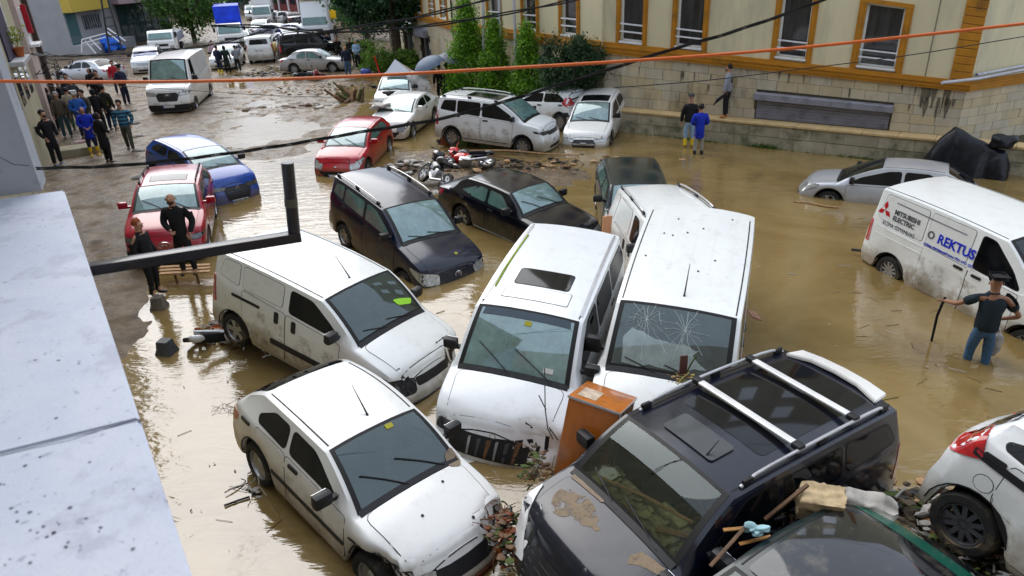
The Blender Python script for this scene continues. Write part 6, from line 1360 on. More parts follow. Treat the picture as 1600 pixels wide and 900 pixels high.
    if hood: skin_obj('hood', [[(H_ - .06, 0, 1.5, .1), (H_ - .03, 0, 1.62, .122, .115), (H_ - .03, 0, 1.7, .105), (H_ - .04, 0, 1.75, .05)]], hood, e)
    elif cap or helmet:
        skin_obj('helmet' if helmet else 'cap', [[(H_ - .02, 0, 1.68, .125, .112), (H_ - .02, 0, 1.74, .115, .105), (H_ - .02, 0, 1.785, .06)], [(H_ - .02, 0, 1.68, .125, .112), (H_ + .05, 0, 1.69, .07, .05)]], cap or BLKC, e)
    elif not bald: skin_obj('hair', [[(H_ - .055, 0, 1.6, .085, .095), (H_ - .03, 0, 1.69, .118, .106), (H_ - .005, 0, 1.745, .1, .092), (H_ + .035, 0, 1.77, .05)]], hair, e)
    if beard: skin_obj('beard', [[(H_ + .06, .06, 1.6, .03), (H_ + .095, 0, 1.562, .034), (H_ + .06, -.06, 1.6, .03)]], HAIRB, e)
    bm = bmesh.new()
    for sg in (1, -1): rock(bm, (H_ + .1, sg * .034, 1.655), (.012, .014, .009), 1, 1, 0)
    finish(bm, 'eyes', INK, e)
    bm = bmesh.new(); tube(bm, [(H_ + .106, .022, 1.592), (H_ + .113, 0, 1.59), (H_ + .106, -.022, 1.592)], .006, 5); finish(bm, 'mouth', mat('lips', (.25, .08, .07), .5), e)
    for sg in (1, -1):
        if hood or helmet: break
        bm = bmesh.new(); rock(bm, (H_ - .005, sg * .098, 1.64), (.02, .012, .033), 1, 1, 0); finish(bm, 'ear', skin, e)
    if vest: skin_obj('vest', [[(0, 0, 1.0, .155, .175), (hx * .5, 0, 1.24, .16, .195), (hx * .8, 0, 1.40, .145, .18)]], vest, e)
    return e
def Pz(px, py, z=.03): return P(px, py, z)
A9 = R(90); GL = 'people standing on the pavement on the left'
person('bearded man in long black coat and blue trainers, leftmost in the crowd', Pz(92, 259), R(-20), 1.8, BLKC, BLKC, cloth('blue_shoe', (.1, .2, .35)), arms='pocket', coat=.42, beard=True, group=GL)
person('elderly man in brown-grey jacket behind the man in the long black coat', Pz(108, 216), R(-60), 1.72, BRNC, cloth('dark_teal', (.03, .06, .07)), hair=HAIRG, arms='down', group=GL)
person('person in blue hooded raincoat and yellow rubber boots in the crowd', Pz(150, 244), R(-60), 1.68, BLUC, NAVC, YELB, hood=BLUC, arms='front', coat=.35, boots=.38, group=GL)
person('person in long black hooded coat seen from behind, right of the blue raincoat', Pz(172, 255), R(60), 1.66, BLKC, BLKC, hood=BLKC, arms='front', coat=.5, group=GL)
person('man in teal striped sweater and dark patterned trousers walking', Pz(206, 236), R(-75), 1.74, STRIPE, OLVC, BLKS, arms='pocket', stance=.2, group=GL)
person('man in white cap and blue jacket in the middle of the crowd', Pz(136, 216), R(-50), 1.74, cloth('bright_blue', (.02, .09, .35)), NAVC, cap=cloth('white', (.6, .6, .6)), arms='front', group=GL)
person('woman in beige padded jacket behind the white cap', Pz(122, 204), R(100), 1.66, BEIG, cloth('green', (.05, .12, .08)), group=GL)
person('dark-haired man looking down beside the white cap', Pz(147, 212), R(-110), 1.72, OLVC, BLKC, arms='front', coat=.35, group=GL)
person('person in black jacket with yellow shoulder stripe, back turned', Pz(178, 204), R(80), 1.74, cloth('black_yellow', (.02, .02, .015), dirt=((.4, .3, .02), 9, .62, .66)), NAVC, group=GL)
person('person in plain black jacket in front of the yellow-striped one', Pz(163, 208), R(120), 1.7, BLKC, BLKC, coat=.4, hood=BLKC, group=GL)
person('tall man in black jacket and dark cap at the right edge of the crowd', Pz(200, 165), R(-20), 1.82, NAVC, NAVC, cap=BLKC, arms='front', group=GL)
person('person in red jacket next to the man with the dark cap', Pz(188, 148), R(-60), 1.66, REDC, NAVC, hair=HAIRB, group=GL)
person('person in black hooded jacket with face hidden, near the silver car', Pz(155, 166), R(-100), 1.74, BLKC, BLKC, hood=BLKC, group=GL)
person('woman with light scarf holding a phone beside the black hood', Pz(164, 166), R(-70), 1.62, BLKC, BLKC, arms='phone', group=GL)
person('dark-haired man at the back left of the crowd', Pz(120, 178), R(-60), 1.74, DGRC, BLKC, group=GL)
person('balding man just below the dark-haired man at the back left', Pz(127, 186), R(-60), 1.68, DGRC, BLKC, hair=HAIRG, group=GL)
person('person in dark jacket with orange hair at the left wall', Pz(108, 190), R(40), 1.7, BLKC, BLKC, hair=HAIRR, group=GL)
person('person in a dark hooded coat close to the left wall', Pz(92, 205), R(40), 1.72, BLKC, BLKC, hood=BLKC, group=GL)
person('person in dark green jacket half hidden by the parapet', Pz(124, 412), R(200), 1.72, cloth('dark_green', (.015, .03, .025)), cloth('purple', (.05, .03, .06)), cap=BLKC, arms='pocket')
person('ginger-haired young man in black jacket and boots, standing on the water edge', Pz(246, 462), R(-5), 1.72, BLKC, BLKC, BLKS, hair=HAIRR, arms='pocket', boots=.3)
person('bald bearded man in black coat in front of the red small SUV', Pz(298, 428, .2), R(-82), 1.86, BLKC, BLKC, BLKS, bald=True, beard=True, arms=('pocket', 'front'), coat=.3, group=None)
FG = 'people in the far street'
person('person in navy coat with yellow boots behind the high-roof van', Pz(346, 117), R(70), 1.78, NAVC, NAVC, YELB, arms='front', boots=.35, group=FG)
person('person in long dark green coat beside the one with yellow boots', Pz(358, 116), R(100), 1.76, cloth('dark_green', (.015, .03, .025)), BLKC, hood=BLKC, coat=.45, group=FG)
person('man in grey sweater and black trousers with hands in front', Pz(374, 113), R(110), 1.66, GRYC, BLKC, WHTS, arms='front', stance=.1, group=FG)
person('person in white and red top behind the two in dark coats', Pz(338, 104), R(-60), 1.7, cloth('pink_white', (.5, .35, .38)), BLKC, group=FG)
person('bald man in navy jacket and jeans at the garden edge', Pz(545, 119), R(-80), 1.74, NAVC, JEAN, bald=True, arms='down', group=FG)
person('grey-haired man in light blue jacket and dark trousers', Pz(561, 108), R(-110), 1.78, LBLU, BLKC, WHTS, hair=HAIRG, arms='front', group=FG)
person('person in black jacket just behind the light blue jacket', Pz(551, 102), R(-90), 1.72, BLKC, BLKC, group=FG)
person('person in black jacket on the phone left of the bald man', Pz(531, 98), R(-90), 1.74, BLKC, BLKC, arms='phone', group=FG)
person('person in navy top and purple trousers nearest the grey street pole', Pz(515, 88), R(-100), 1.72, NAVC, cloth('mauve', (.1, .09, .16)), arms='phone', group=FG)
def umbrella(label, loc, r, mt, tilt=(0, 0), closed=False, h=2.0):
    e = empty('umbrella', loc, label, 'umbrella', (tilt[0], tilt[1], 0))
    bm = bmesh.new(); tube(bm, [(0, 0, 0), (0, 0, .95)], .012, 6); finish(bm, 'shaft', DARKALLOY, e)
    bm = bmesh.new(); n = 8; rings = []
    for i in range(6):
        t = i / 5; ring = []
        for k in range(n * 2):
            a = math.pi * k / n; rr = r * math.sin(t * 1.25) / math.sin(1.25) * (1 - (.06 * t if k % 2 else 0)); ring.append(bm.verts.new((rr * math.cos(a), rr * math.sin(a), .95 - r * .42 * (1 - math.cos(t * 1.25)) / (1 - math.cos(1.25)) + (.02 * t if k % 2 else 0))))
        rings.append(ring)
    for a, b in zip(rings[:-1], rings[1:]):
        for k in range(n * 2): bm.faces.new((a[k], a[(k + 1) % (n * 2)], b[(k + 1) % (n * 2)], b[k])) if a is not rings[0] or True else None
    finish(bm, 'canopy', mt, e, smooth=50)
    bm = bmesh.new()
    for k in range(n): a = 2 * math.pi * k / n; tube(bm, [(0, 0, .93), (r * .55 * math.cos(a), r * .55 * math.sin(a), .82), (r * .98 * math.cos(a), r * .98 * math.sin(a), .95 - r * .43)], .006, 4)
    finish(bm, 'rib', DARKALLOY, e); return e
UMB = mat('grey_blue_umbrella', (.12, .16, .23), .55, var=.1); UMB2 = mat('grey_umbrella', (.15, .16, .22), .55, var=.1)
p1_ = P(690, 161); p2_ = P(701, 159)
person('person in black coat under the left grey umbrella', p1_, R(95), 1.76, BLKC, BLKC, arms=('down', 'hold_up'), coat=.3, group='pair under umbrellas')
person('person in black jacket and dark jeans under the right grey umbrella', p2_, R(85), 1.76, BLKC, cloth('dark_jeans', (.04, .05, .09)), arms=('down', 'hold_up'), group='pair under umbrellas')
umbrella('blue-grey umbrella held by the person in the black coat', p1_ + Vector((-.2, -.25, 1.25)), .72, UMB, (.25, -.3)); umbrella('grey umbrella held by the person in dark jeans', p2_ + Vector((.15, -.1, 1.3)), .7, UMB2, (.1, .25))
person('person in grey hooded top and bright yellow-green vest beside the conifers', P(715, 158), R(60), 1.76, GRYC, DGRC, hood=cloth('lime', (.35, .55, .05)), arms='front')
person('person in black jacket with a helmet, pale jeans and yellow boots, at the retaining wall', P(1075, 231, -.05), R(80), 1.78, BLKC, LBLU, YELB, helmet=True, cap=mat('helmet_shell', (.05, .05, .055), .15, coat=1), boots=.35)
person('person in royal blue hooded raincoat seen from behind, standing in the water', P(1090, 246, -.12), R(85), 1.74, BLUC, cloth('pale_trousers', (.3, .27, .24)), BLKS, arms='front', coat=.32, boots=.25)
wm = person('bearded man in black vest with grey sleeves standing on the retaining wall', P(1133, 184, .82), R(150), 1.78, GRYC, BLKC, BRNS, beard=True, vest=BLKC, arms='down')
Yq = P(1133, 184, .82).y - .3; bm = bmesh.new(); tube(bm, [atY(1139, 143, Yq), atY(1130, 150, Yq), atY(1122, 156, Yq), atY(1114, 165, Yq)], [.02, .05, .06, .01], 8); tag(finish(bm, 'closed_umbrella', BLKC), 'closed black umbrella held by the man on the retaining wall', 'umbrella')
mq = P(1518, 590, -.32)
person('man in dark short-sleeved shirt and jeans wading with a stick, beside the lettered van', mq, R(75), 1.8, cloth('dark_teal_shirt', (.012, .022, .03)), JEAN, SKIND, skin=SKIND, cap=BLKC, arms=('stick', 'hips'), short_sleeves=True, lean=.05, stance=.06)
mh = mq + Matrix.Rotation(R(75), 3, 'Z') @ (Vector((.45, .51, 1.1)) * 1.03)
bm = bmesh.new(); q0 = mh; q2 = P(1456, 532, 0); tube(bm, [q0 + Vector((.02, 0, .08)), q0, q0.lerp(q2, .4) + Vector((-.03, 0, .04)), q2 - Vector((0, 0, .2))], [.02, .022, .022, .018], 8); tag(finish(bm, 'walking_stick', BLKC), 'thin black curved stick held by the wading man', 'stick')
bagc = P(1552, 534, .3); bm = bmesh.new(); rock(bm, bagc, (.14, .1, .22), 5, 3, .7); tube(bm, [bagc + Vector((-.05, 0, .18)), bagc + Vector((0, 0, .38)), bagc + Vector((.05, 0, .18))], .01, 5); tag(finish(bm, 'plastic_bag', mat('grey_plastic_bag', (.3, .29, .28), .3, var=.4), smooth=50), 'crumpled translucent grey carrier bag hanging beside the wading man', 'bag')
del bm

# ================================================================== MOTORCYCLES
def motorcycle(name, label, loc, rot, body, accent, scale=1, fairing=True, seatm=BLKC):
    e = empty(name, loc, label, 'motorcycle'); e.rotation_euler = rot; e.scale = (scale,) * 3
    tm, rm = wheel_meshes('five', .3, .11)
    for x in (.68, -.66): w_ = link('wheel', tm, e); w_.location = (x, 0, .3); link('rim', rm, w_)
    bm = bmesh.new(); tube(bm, [(.68, .08, .3), (.5, .08, .75), (.42, .08, .98)], .022, 6); tube(bm, [(.68, -.08, .3), (.5, -.08, .75), (.42, -.08, .98)], .022, 6); finish(bm, 'fork', CHROME, e)
    bm = bmesh.new(); tube(bm, [(.42, 0, .85), (.1, 0, .45), (-.3, 0, .45), (-.66, .1, .3)], .03, 6); tube(bm, [(.42, 0, .85), (-.1, 0, .7), (-.7, 0, .78)], .028, 6); tube(bm, [(-.3, 0, .45), (-.66, -.1, .3)], .03, 6); finish(bm, 'frame', DARKALLOY, e)
    bm = bmesh.new(); box(bm, (.05, 0, .4), (.4, .28, .32), bev=.05); tube(bm, [(.2, .12, .35), (-.1, .16, .2), (-.7, .18, .3)], .045, 8); finish(bm, 'engine', ALLOY, e)
    bm = bmesh.new(); rock(bm, (.18, 0, .82), (.26, .15, .14), 2, 3, .2); finish(bm, 'tank', body, e, smooth=60)
    bm = bmesh.new(); rock(bm, (-.3, 0, .8), (.36, .14, .07), 3, 3, .2); finish(bm, 'seat', seatm, e, smooth=60)
    bm = bmesh.new(); rock(bm, (-.68, 0, .85), (.2, .1, .08), 4, 2, .2); finish(bm, 'tail', body, e, smooth=60)
    if fairing:
        bm = bmesh.new(); rock(bm, (.5, 0, .88), (.2, .2, .2), 6, 3, .3); finish(bm, 'front_fairing', accent, e, smooth=60); bm = bmesh.new(); rock(bm, (.2, 0, .55), (.3, .19, .18), 7, 3, .3); finish(bm, 'side_fairing', accent, e, smooth=60)
    bm = bmesh.new(); rock(bm, (.68, 0, .6), (.2, .07, .05), 8, 2, .1); finish(bm, 'mudguard', accent, e, smooth=60)
    bm = bmesh.new(); tube(bm, [(.32, .36, 1.0), (.42, .2, 1.04), (.42, -.2, 1.04), (.32, -.36, 1.0)], .016, 6); hb = finish(bm, 'handlebar', CHROME, e)
    bm = bmesh.new(); tube(bm, [(.32, .36, 1.0), (.29, .44, .98)], .024, 6); tube(bm, [(.32, -.36, 1.0), (.29, -.44, .98)], .024, 6); finish(bm, 'grip', RUBBER, hb)
    for sg in (1, -1):
        bm = bmesh.new(); tube(bm, [(.4, sg * .22, 1.03), (.36, sg * .3, 1.2)], .008, 5); box(bm, (.36, sg * .31, 1.24), (.03, .14, .09), bev=.02); finish(bm, 'mirror', BLACKP, e)
    bm = bmesh.new(); rock(bm, (.66, 0, .9), (.06, .1, .08), 1, 2, 0); finish(bm, 'headlight', LAMP, e, smooth=60); return e
REDM = mat('red_fairing', (.6, .01, .01), .2, coat=1); WHM = mat('white_fairing', (.6, .6, .6), .3, coat=1, dirt=((.2, .15, .1), 5, .5, .7)); BKM = mat('black_fairing', (.01, .01, .012), .2, coat=1)
motorcycle('motorcycle', 'red and black sports motorcycle lying in the mud behind the black saloon', P(727, 262, .1), (R(72), 0, R(172)), BKM, REDM, 1.0)
motorcycle('motorcycle', 'black motorcycle leaning over between the navy family van and the black saloon', P(672, 292, .1), (R(40), 0, R(120)), BKM, BKM, 1.05)
motorcycle('motorcycle', 'wrecked white and brown motorcycle lying in the water by the panel van wheel', P(350, 528, -.05), (R(62), .2, R(25)), WHM, WHM, .75)
motorcycle('motorcycle', 'fallen dark motorcycle with a red seat below the silver saloon, far street', P(485, 122, .05), (R(65), 0, R(5)), BKM, mat('dark_red_fairing', (.2, .01, .01), .3), 1.0)
# kick scooter, bright red, by the garden
ks = empty('kick_scooter', P(585, 120), 'red kick scooter standing by the round green bushes', 'scooter')
bm = bmesh.new(); tube(bm, [(.35, 0, .15), (.15, 0, 1.15)], .05, 8); tube(bm, [(.15, -.25, 1.15), (.15, .25, 1.15)], .03, 6); box(bm, (-.1, 0, .14), (.9, .2, .07), bev=.02); finish(bm, 'frame', REDM, ks)
for x in (.38, -.55): bm = bmesh.new(); lathe(bm, [(.04, -.03), (.11, -.03), (.11, .03), (.04, .03)], 14, 'y', (x, 0, .11)); finish(bm, 'wheel', RUBBER, ks)
bm = bmesh.new(); rock(bm, (-.5, .1, .3), (.35, .25, .2), 3, 2, .4); finish(bm, 'battery_box', mat('blue_red_bag', (.05, .08, .3), .5), ks)
# covered motorcycle on the right
TB = mat('black_tarpaulin', (.005, .006, .010), .42, coat=.15, var=.4, bump=.6, bscale=9)
cv = empty('covered_motorcycle', P(1505, 272), 'motorcycle under a shiny black tarpaulin against the retaining wall', 'motorcycle')
def drape(pts, base, n=90, rows=26, seed=1):
    """cloth hanging from a ridge: pts = ridge (x,z), base half-depths"""
    bm = bmesh.new(); G = []
    for i in range(n):
        t = i / (n - 1) * (len(pts) - 1); k = min(int(t), len(pts) - 2); f = t - k; x = lerp(pts[k][0], pts[k + 1][0], f); zr = lerp(pts[k][1], pts[k + 1][1], f); row = []
        for j in range(-rows, rows + 1):
            s_ = j / rows; a = abs(s_); y = base * (a ** .75) * (1 if s_ > 0 else -1); zz = zr * (1 - a ** 2.2) ** .9 if a < 1 else 0; zz = zr * (1 - a ** 2.2)
            fold = (.02 * math.sin(x * 16 + 5 * a) + .02 * math.sin(x * 9 + 3 * noise.noise(Vector((x * 1.5, a * 2, seed)))) + .06 * noise.noise(Vector((x * 3, a * 3, seed + 4))) + .035 * abs(noise.noise(Vector((x * 5 + a * 5, x - a * 4, seed))))) * a
            edge = 1 - .45 * sstep((abs(2 * i / (n - 1) - 1) - .8) / .2); row.append(bm.verts.new((x, y * edge + fold * (1 if s_ >= 0 else -1), zz + .05 * noise.noise(Vector((x * 2.5, s_ * 2, seed + 9))))))
        G.append(row)
    for a, b in zip(G[:-1], G[1:]):
        for j in range(len(a) - 1): bm.faces.new((a[j], b[j], b[j + 1], a[j + 1]))
    return bm
wd_ = (P(1562, 272) - P(1432, 262)); wd_.z = 0; yawc = math.atan2(wd_.y, wd_.x); Lc = wd_.length
bm = drape([(-Lc / 2, .45), (-Lc / 2 + .25, .95), (-Lc * .22, 1.35), (0, 1.1), (Lc * .22, .9), (Lc * .42, .75), (Lc / 2, .4)], .36); o = finish(bm, 'tarpaulin', TB, cv, smooth=50); o.rotation_euler.z = yawc
bm = bmesh.new(); rock(bm, Matrix.Rotation(yawc, 3, 'Z') @ Vector((Lc * .36, -.05, 1.02)), (.34, .22, .2), 3, 3, .5); finish(bm, 'wrapped_mirror', TB, cv, smooth=60)
for q in (-.6, .55):
    o = link('wheel', wheel_meshes('five', .3, .11)[0], cv); o.location = Matrix.Rotation(yawc, 3, 'Z') @ Vector((q, 0, .1)); o.rotation_euler.z = yawc
def post(label, px, py, h, tilt):
    e = empty('traffic_post', P(px, py, -.3), label, 'traffic post', (tilt, tilt * .6, 0), 'orange traffic posts')
    bm = bmesh.new(); lathe(bm, [(.001, 0), (.09, 0), (.08, .05), (.045, .08), (.04, h - .03), (.03, h), (.001, h)], 14, 'z'); finish(bm, 'post', mat('orange_plastic', (.75, .13, .01), .4), e); bm = bmesh.new(); lathe(bm, [(.043, h * .62), (.043, h * .74)], 14, 'z'); finish(bm, 'reflective_band', WHITEP, e)
post('leaning orange flexible traffic post in front of the black tarpaulin', 1512, 280, .95, .22); post('orange traffic post tip just above the coupe roof, left of the tarpaulin', 1431, 262, .42, .05)

# ================================================================== WIRES
ORC = mat('orange_cable', (.75, .16, .03), .45); BLC = mat('black_cable', (.01, .01, .011), .5, var=.4)
def smooth_pts(pts, n=8):
    out = []; q = [pts[0]] + list(pts) + [pts[-1]]
    for i in range(1, len(q) - 2):
        for k in range(n):
            t = k / n; a, b, c, d = q[i - 1], q[i], q[i + 1], q[i + 2]; out.append(.5 * ((2 * b) + (c - a) * t + (2 * a - 5 * b + 4 * c - d) * t * t + (3 * b - a - 3 * c + d) * t ** 3))
    out.append(q[-2]); return out
def wire(name, label, pix, Y0, Y1, rad, mt, strands=1, twist=6, cat='cable'):
    n = len(pix) - 1; pts = [atY(px, py, lerp(Y0, Y1, i / n)) for i, (px, py) in enumerate(pix)]; pts = smooth_pts(pts); bm = bmesh.new()
    if strands == 1: tube(bm, pts, rad, 8)
    else:
        for s_ in range(strands):
            pp = []; ln = 0
            for i, p in enumerate(pts):
                if i: ln += (p - pts[i - 1]).length
                pp.append((p, ln))
            fine = []
            for (a, la), (b, lb) in zip(pp[:-1], pp[1:]):
                k = max(1, int((lb - la) / .08))
                for j in range(k): fine.append((a.lerp(b, j / k), lerp(la, lb, j / k)))
            tube(bm, [p + Vector((0, math.cos(l * twist + 6.283 * s_ / strands), math.sin(l * twist + 6.283 * s_ / strands))) * rad * .9 for p, l in fine], rad * .62, 5)
    return tag(finish(bm, name, mt), label, cat)
wire('orange_cable', 'long orange cable crossing the whole view', [(-40, 126), (15, 127), (200, 128), (400, 125), (600, 117), (800, 106), (1000, 94), (1200, 79), (1400, 59), (1600, 37), (1700, 25)], 4.0, 4.2, .009, ORC)
wire('black_cable', 'thick twisted black cable sagging across the middle of the view and rising to the right', [(57, 263), (180, 259), (300, 247), (430, 229), (560, 207), (700, 183), (830, 146), (940, 112), (1050, 77), (1150, 48), (1280, 2), (1400, -50)], 4.2, 4.4, .0075, BLC, 3, 7)
wire('black_cable', 'upper twisted black cable passing in front of the dark tree', [(440, 66), (525, 47), (600, 36), (660, 25), (755, 1), (800, -15)], 7, 7.5, .012, BLC, 2, 5)
wire('black_cable', 'lower twisted black cable passing the conifer tops', [(330, 40), (420, 42), (500, 50), (612, 46), (725, 32), (812, 17), (895, 0), (960, -20)], 7, 7.5, .012, BLC, 2, 5)
wire('thin_wire', 'thin grey wire across the cream building', [(960, 137), (1100, 126), (1250, 108), (1415, 87), (1600, 57), (1700, 40)], 9, 9, .006, BLC)
wire('black_cable', 'slack cable by the left wall running past the high-roof van roof', [(50, 84), (85, 87), (150, 86), (230, 81), (330, 70), (430, 44)], 9, 14, .014, BLC, 2, 5)
wire('thin_wire', 'thin grey wire low across the muddy street', [(110, 130), (250, 138), (400, 148), (520, 152)], 9, 9, .003, BLC)
e = empty('wire_tangle', P(75, 140, 3), 'tangle of old wires hanging on the left wall', 'wires'); rw_ = random.Random(12); inv = Matrix.Translation(-e.location)
for k in range(9):
    c = tz(70 + rw_.uniform(-8, 25), 95 + rw_.uniform(-10, 20), -.3); p = FL_(c[0], c[1], -.3); pts = [p]
    for j in range(6): pts.append(pts[-1] + Vector((rw_.gauss(0, .3), rw_.gauss(0, .3), rw_.gauss(-.25, .3))))
    bm = bmesh.new(); tube(bm, smooth_pts(pts, 4), .02, 4); o = finish(bm, 'hanging_wire', BLC, e); o.matrix_parent_inverse = inv

# ================================================================== DEBRIS
def plank(label, a, b, w_, th, mt, name='plank', group=None):
    a, b = Vector(a), Vector(b); d = (b - a); bm = bmesh.new(); box(bm, (0, 0, 0), (d.length, w_, th), bev=.004)
    for v in bm.verts: v.co.y += .006 * noise.noise(v.co * 5); v.co.z += .004 * noise.noise(v.co * 7 + Vector((3, 0, 0)))
    M = Matrix.Translation((a + b) / 2) @ d.to_track_quat('X', 'Z').to_matrix().to_4x4(); bmesh.ops.transform(bm, matrix=M, verts=bm.verts); return tag(finish(bm, name, mt), label, 'plank' if name == 'plank' else name.replace('_', ' '), group)
# orange drawer cabinet wedged between the vans and the charcoal car
cb = empty('drawer_cabinet', P(917, 745, .0), 'orange varnished wooden drawer cabinet wedged upright between the people van and the charcoal-blue car', 'cabinet')
tA, tB, tC = P(872, 616, 1.55), P(938, 634, 1.55), P(1000, 620, 1.45); tD = tC + tA - tB + Vector((0, 0, .05)); bA, bB = P(856, 735, .3), P(915, 740, .3)
def rel(v): return v - cb.location
ux = (tB - tA); ux.z = 0; wx = ux.length; ux.normalize(); uy = Vector((-ux.y, ux.x, 0)); Hc = 1.45
M = Matrix((ux, uy, Vector((0, 0, 1)))).transposed(); lean_ = Matrix.Rotation(R(-6), 3, ux)
o0 = rel(Vector((tA.x, tA.y, .12))) - uy * .34
def cpart(name, mn, mx, mt, par=cb, bev=.006):
    bm = bmesh.new(); c = [(a + b) / 2 for a, b in zip(mn, mx)]; s_ = [b - a for a, b in zip(mn, mx)]; box(bm, c, s_, bev=bev); bmesh.ops.transform(bm, matrix=Matrix.Translation(o0) @ (M @ Matrix.Rotation(R(5), 3, 'Y') @ Matrix.Rotation(R(-15), 3, 'X')).to_4x4(), verts=bm.verts); return finish(bm, name, mt, par)
wx = .64; dp = .62
cpart('side_board', (0, 0, 0), (wx, .03, Hc), WOODO); cpart('side_board', (0, dp - .03, 0), (wx, dp, Hc), WOODO); cpart('top_board', (-.01, -.01, Hc), (wx + .01, dp + .01, Hc + .03), WOODO); cpart('back_board', (0, .03, 0), (.02, dp - .03, Hc), WOODO)
cpart('metal_edge', (-.012, -.014, Hc + .005), (wx + .014, -.006, Hc + .034), RAILM, bev=.001); cpart('metal_edge', (wx + .011, -.014, 0), (wx + .018, .012, Hc + .03), RAILM, bev=.001); cpart('metal_edge', (wx + .011, -.01, Hc + .005), (wx + .018, dp, Hc + .034), RAILM, bev=.001)
for k in range(6): cpart('drawer_rail', (wx - .05, .04, .08 + k * .23), (wx + .0, dp - .04, .12 + k * .23), WOOD)
for k in range(5): cpart('slat', (wx - .02, .06 + k * .11, .02), (wx + .015, .1 + k * .11, Hc - .02), WOOD)
PSH = mat('stained_paper', (.5, .4, .3), .7, var=.4, nscale=10); cpart('paper_sheet', (.06, .1, Hc + .031), (.3, .4, Hc + .034), PSH, bev=0)
# upright board behind the people van
bm = bmesh.new(); q = P(947, 372, 1.0); box(bm, q + Vector((0, 0, .1)), (.2, .04, .75), Euler((0, .06, .3)), bev=.005); tag(finish(bm, 'wooden_board', mat('salmon_wood', (.6, .3, .16), .7, var=.1)), 'pinkish bare board standing upright behind the sunroof van', 'board')
bm = bmesh.new(); q = P(697, 222, .15); box(bm, q + Vector((0, 0, .12)), (.45, .05, .55), Euler((.3, .3, .3)), bev=.005); tag(finish(bm, 'wooden_board', mat('rust_board', (.3, .1, .04), .7, var=.3)), 'small rust-brown board leaning behind the white family van', 'board')
# floating things left of the pile
for (px, py, yw, lb) in ((250, 482, .1, 'upturned grey-brown plastic tub at the mud edge below the ginger-haired man'), (262, 552, -.2, 'upturned dark grey plastic tub floating in the water')):
    e = P(px, py, -.02); bm = bmesh.new(); poly = [(-.13, -.12), (.13, -.12), (.13, .12), (-.13, .12)]
    vs = [[bm.verts.new(Matrix.Rotation(yw, 3, 'Z') @ Vector((x * f, y * f, z_))) for x, y in roundp(poly, .03, 2)] for f, z_ in ((1.25, -.05), (1.22, .05), (1.0, .12), (.85, .26), (.8, .275))]
    for a, b in zip(vs[:-1], vs[1:]):
        for k in range(len(a)): bm.faces.new((a[k], a[(k + 1) % len(a)], b[(k + 1) % len(a)], b[k]))
    bm.faces.new(vs[-1]); o = finish(bm, 'plastic_tub', mat('grey_tub' if px > 255 else 'brown_tub', (.07, .075, .08) if px > 255 else (.13, .115, .09), .45, var=.4)); o.location = e; tag(o, lb, 'tub', 'upturned tubs in the water')
# bench-like wooden pallet behind the young man
pe = empty('broken_bench', P(300, 425), 'low broken wooden bench at the water edge in front of the red small SUV', 'bench')
inv = Matrix.Translation(-pe.location)
for k in range(3): a, b = P(250, 428 - k * 5, .28), P(328, 424 - k * 5, .28); d = b - a; bm = bmesh.new(); box(bm, (0, 0, 0), (d.length, .1, .04)); bmesh.ops.transform(bm, matrix=Matrix.Translation((a + b) / 2) @ d.to_track_quat('X', 'Z').to_matrix().to_4x4(), verts=bm.verts); o = finish(bm, 'slat', WOOD, pe); o.matrix_parent_inverse = inv
for px in (272, 306): bm = bmesh.new(); a = P(px, 425, .26); tube(bm, [a, a + Vector((.03, -.05, -.45))], .025, 6); o = finish(bm, 'leg', WOODD, pe); o.matrix_parent_inverse = inv
# sticks, poles, planks
def stick(label, pix, z0, rad, mt, cat='stick', name='stick'):
    pts = [P(px, py, z_) for (px, py), z_ in zip(pix, z0)]; bm = bmesh.new(); tube(bm, smooth_pts(pts, 4), rad, 6); return tag(finish(bm, name, mt), label, cat)
stick('long pale plank pole floating behind the red motorcycle', [(722, 236), (790, 235), (850, 240), (905, 242)], (.12, .15, .1, .05), .03, WOOD); stick('thin dark pole lying on the mud by the red motorcycle', [(770, 243), (820, 252), (862, 262)], (.1, .08, .08), .025, WOODD)
stick('short black stick floating beside the near hatchback wheel', [(350, 790), (372, 782), (390, 776)], (.02, .02, .02), .014, BLC); stick('dark twig floating left of the panel van', [(360, 546), (372, 542), (385, 541)], (.02, .02, .02), .012, WOODD)
stick('pale branch floating by the silver coupe', [(1240, 315), (1265, 317), (1290, 322), (1310, 324)], (.02, .03, .03, .02), .022, WOOD, 'branch', 'branch')
stick('torn dark bumper strip behind the lettered van', [(1331, 390), (1350, 393), (1362, 402)], (.1, .15, .1), .03, BLC, 'strip', 'strip')
bm = bmesh.new(); rb = random.Random(31)
for k in range(14):
    p = P(330 + rb.uniform(0, 60), 628 + rb.gauss(0, 8), .05); pts = [p]
    for j in range(4): pts.append(pts[-1] + Vector((rb.gauss(.03, .09), rb.gauss(0, .09), rb.gauss(0, .025))))
    tube(bm, pts, .004, 4)
tag(finish(bm, 'thin_branches', WOODD), 'tangle of thin bare twigs beside the rear of the near hatchback', 'twigs', kind='stuff')
# twig hanging on the people van front
bm = bmesh.new(); a = atY(852, 615, 7.6); 
for pix in (((851, 575), (852, 640), (856, 670), (864, 686)), ((842, 618), (853, 640)), ((858, 668), (872, 688))): tube(bm, [P(px, py, lerp(1.35, .95, (py - 575) / 115)) for px, py in pix], .008, 5)
tag(finish(bm, 'twig', INK), 'thin black twig hanging over the bonnet of the people van', 'twig')
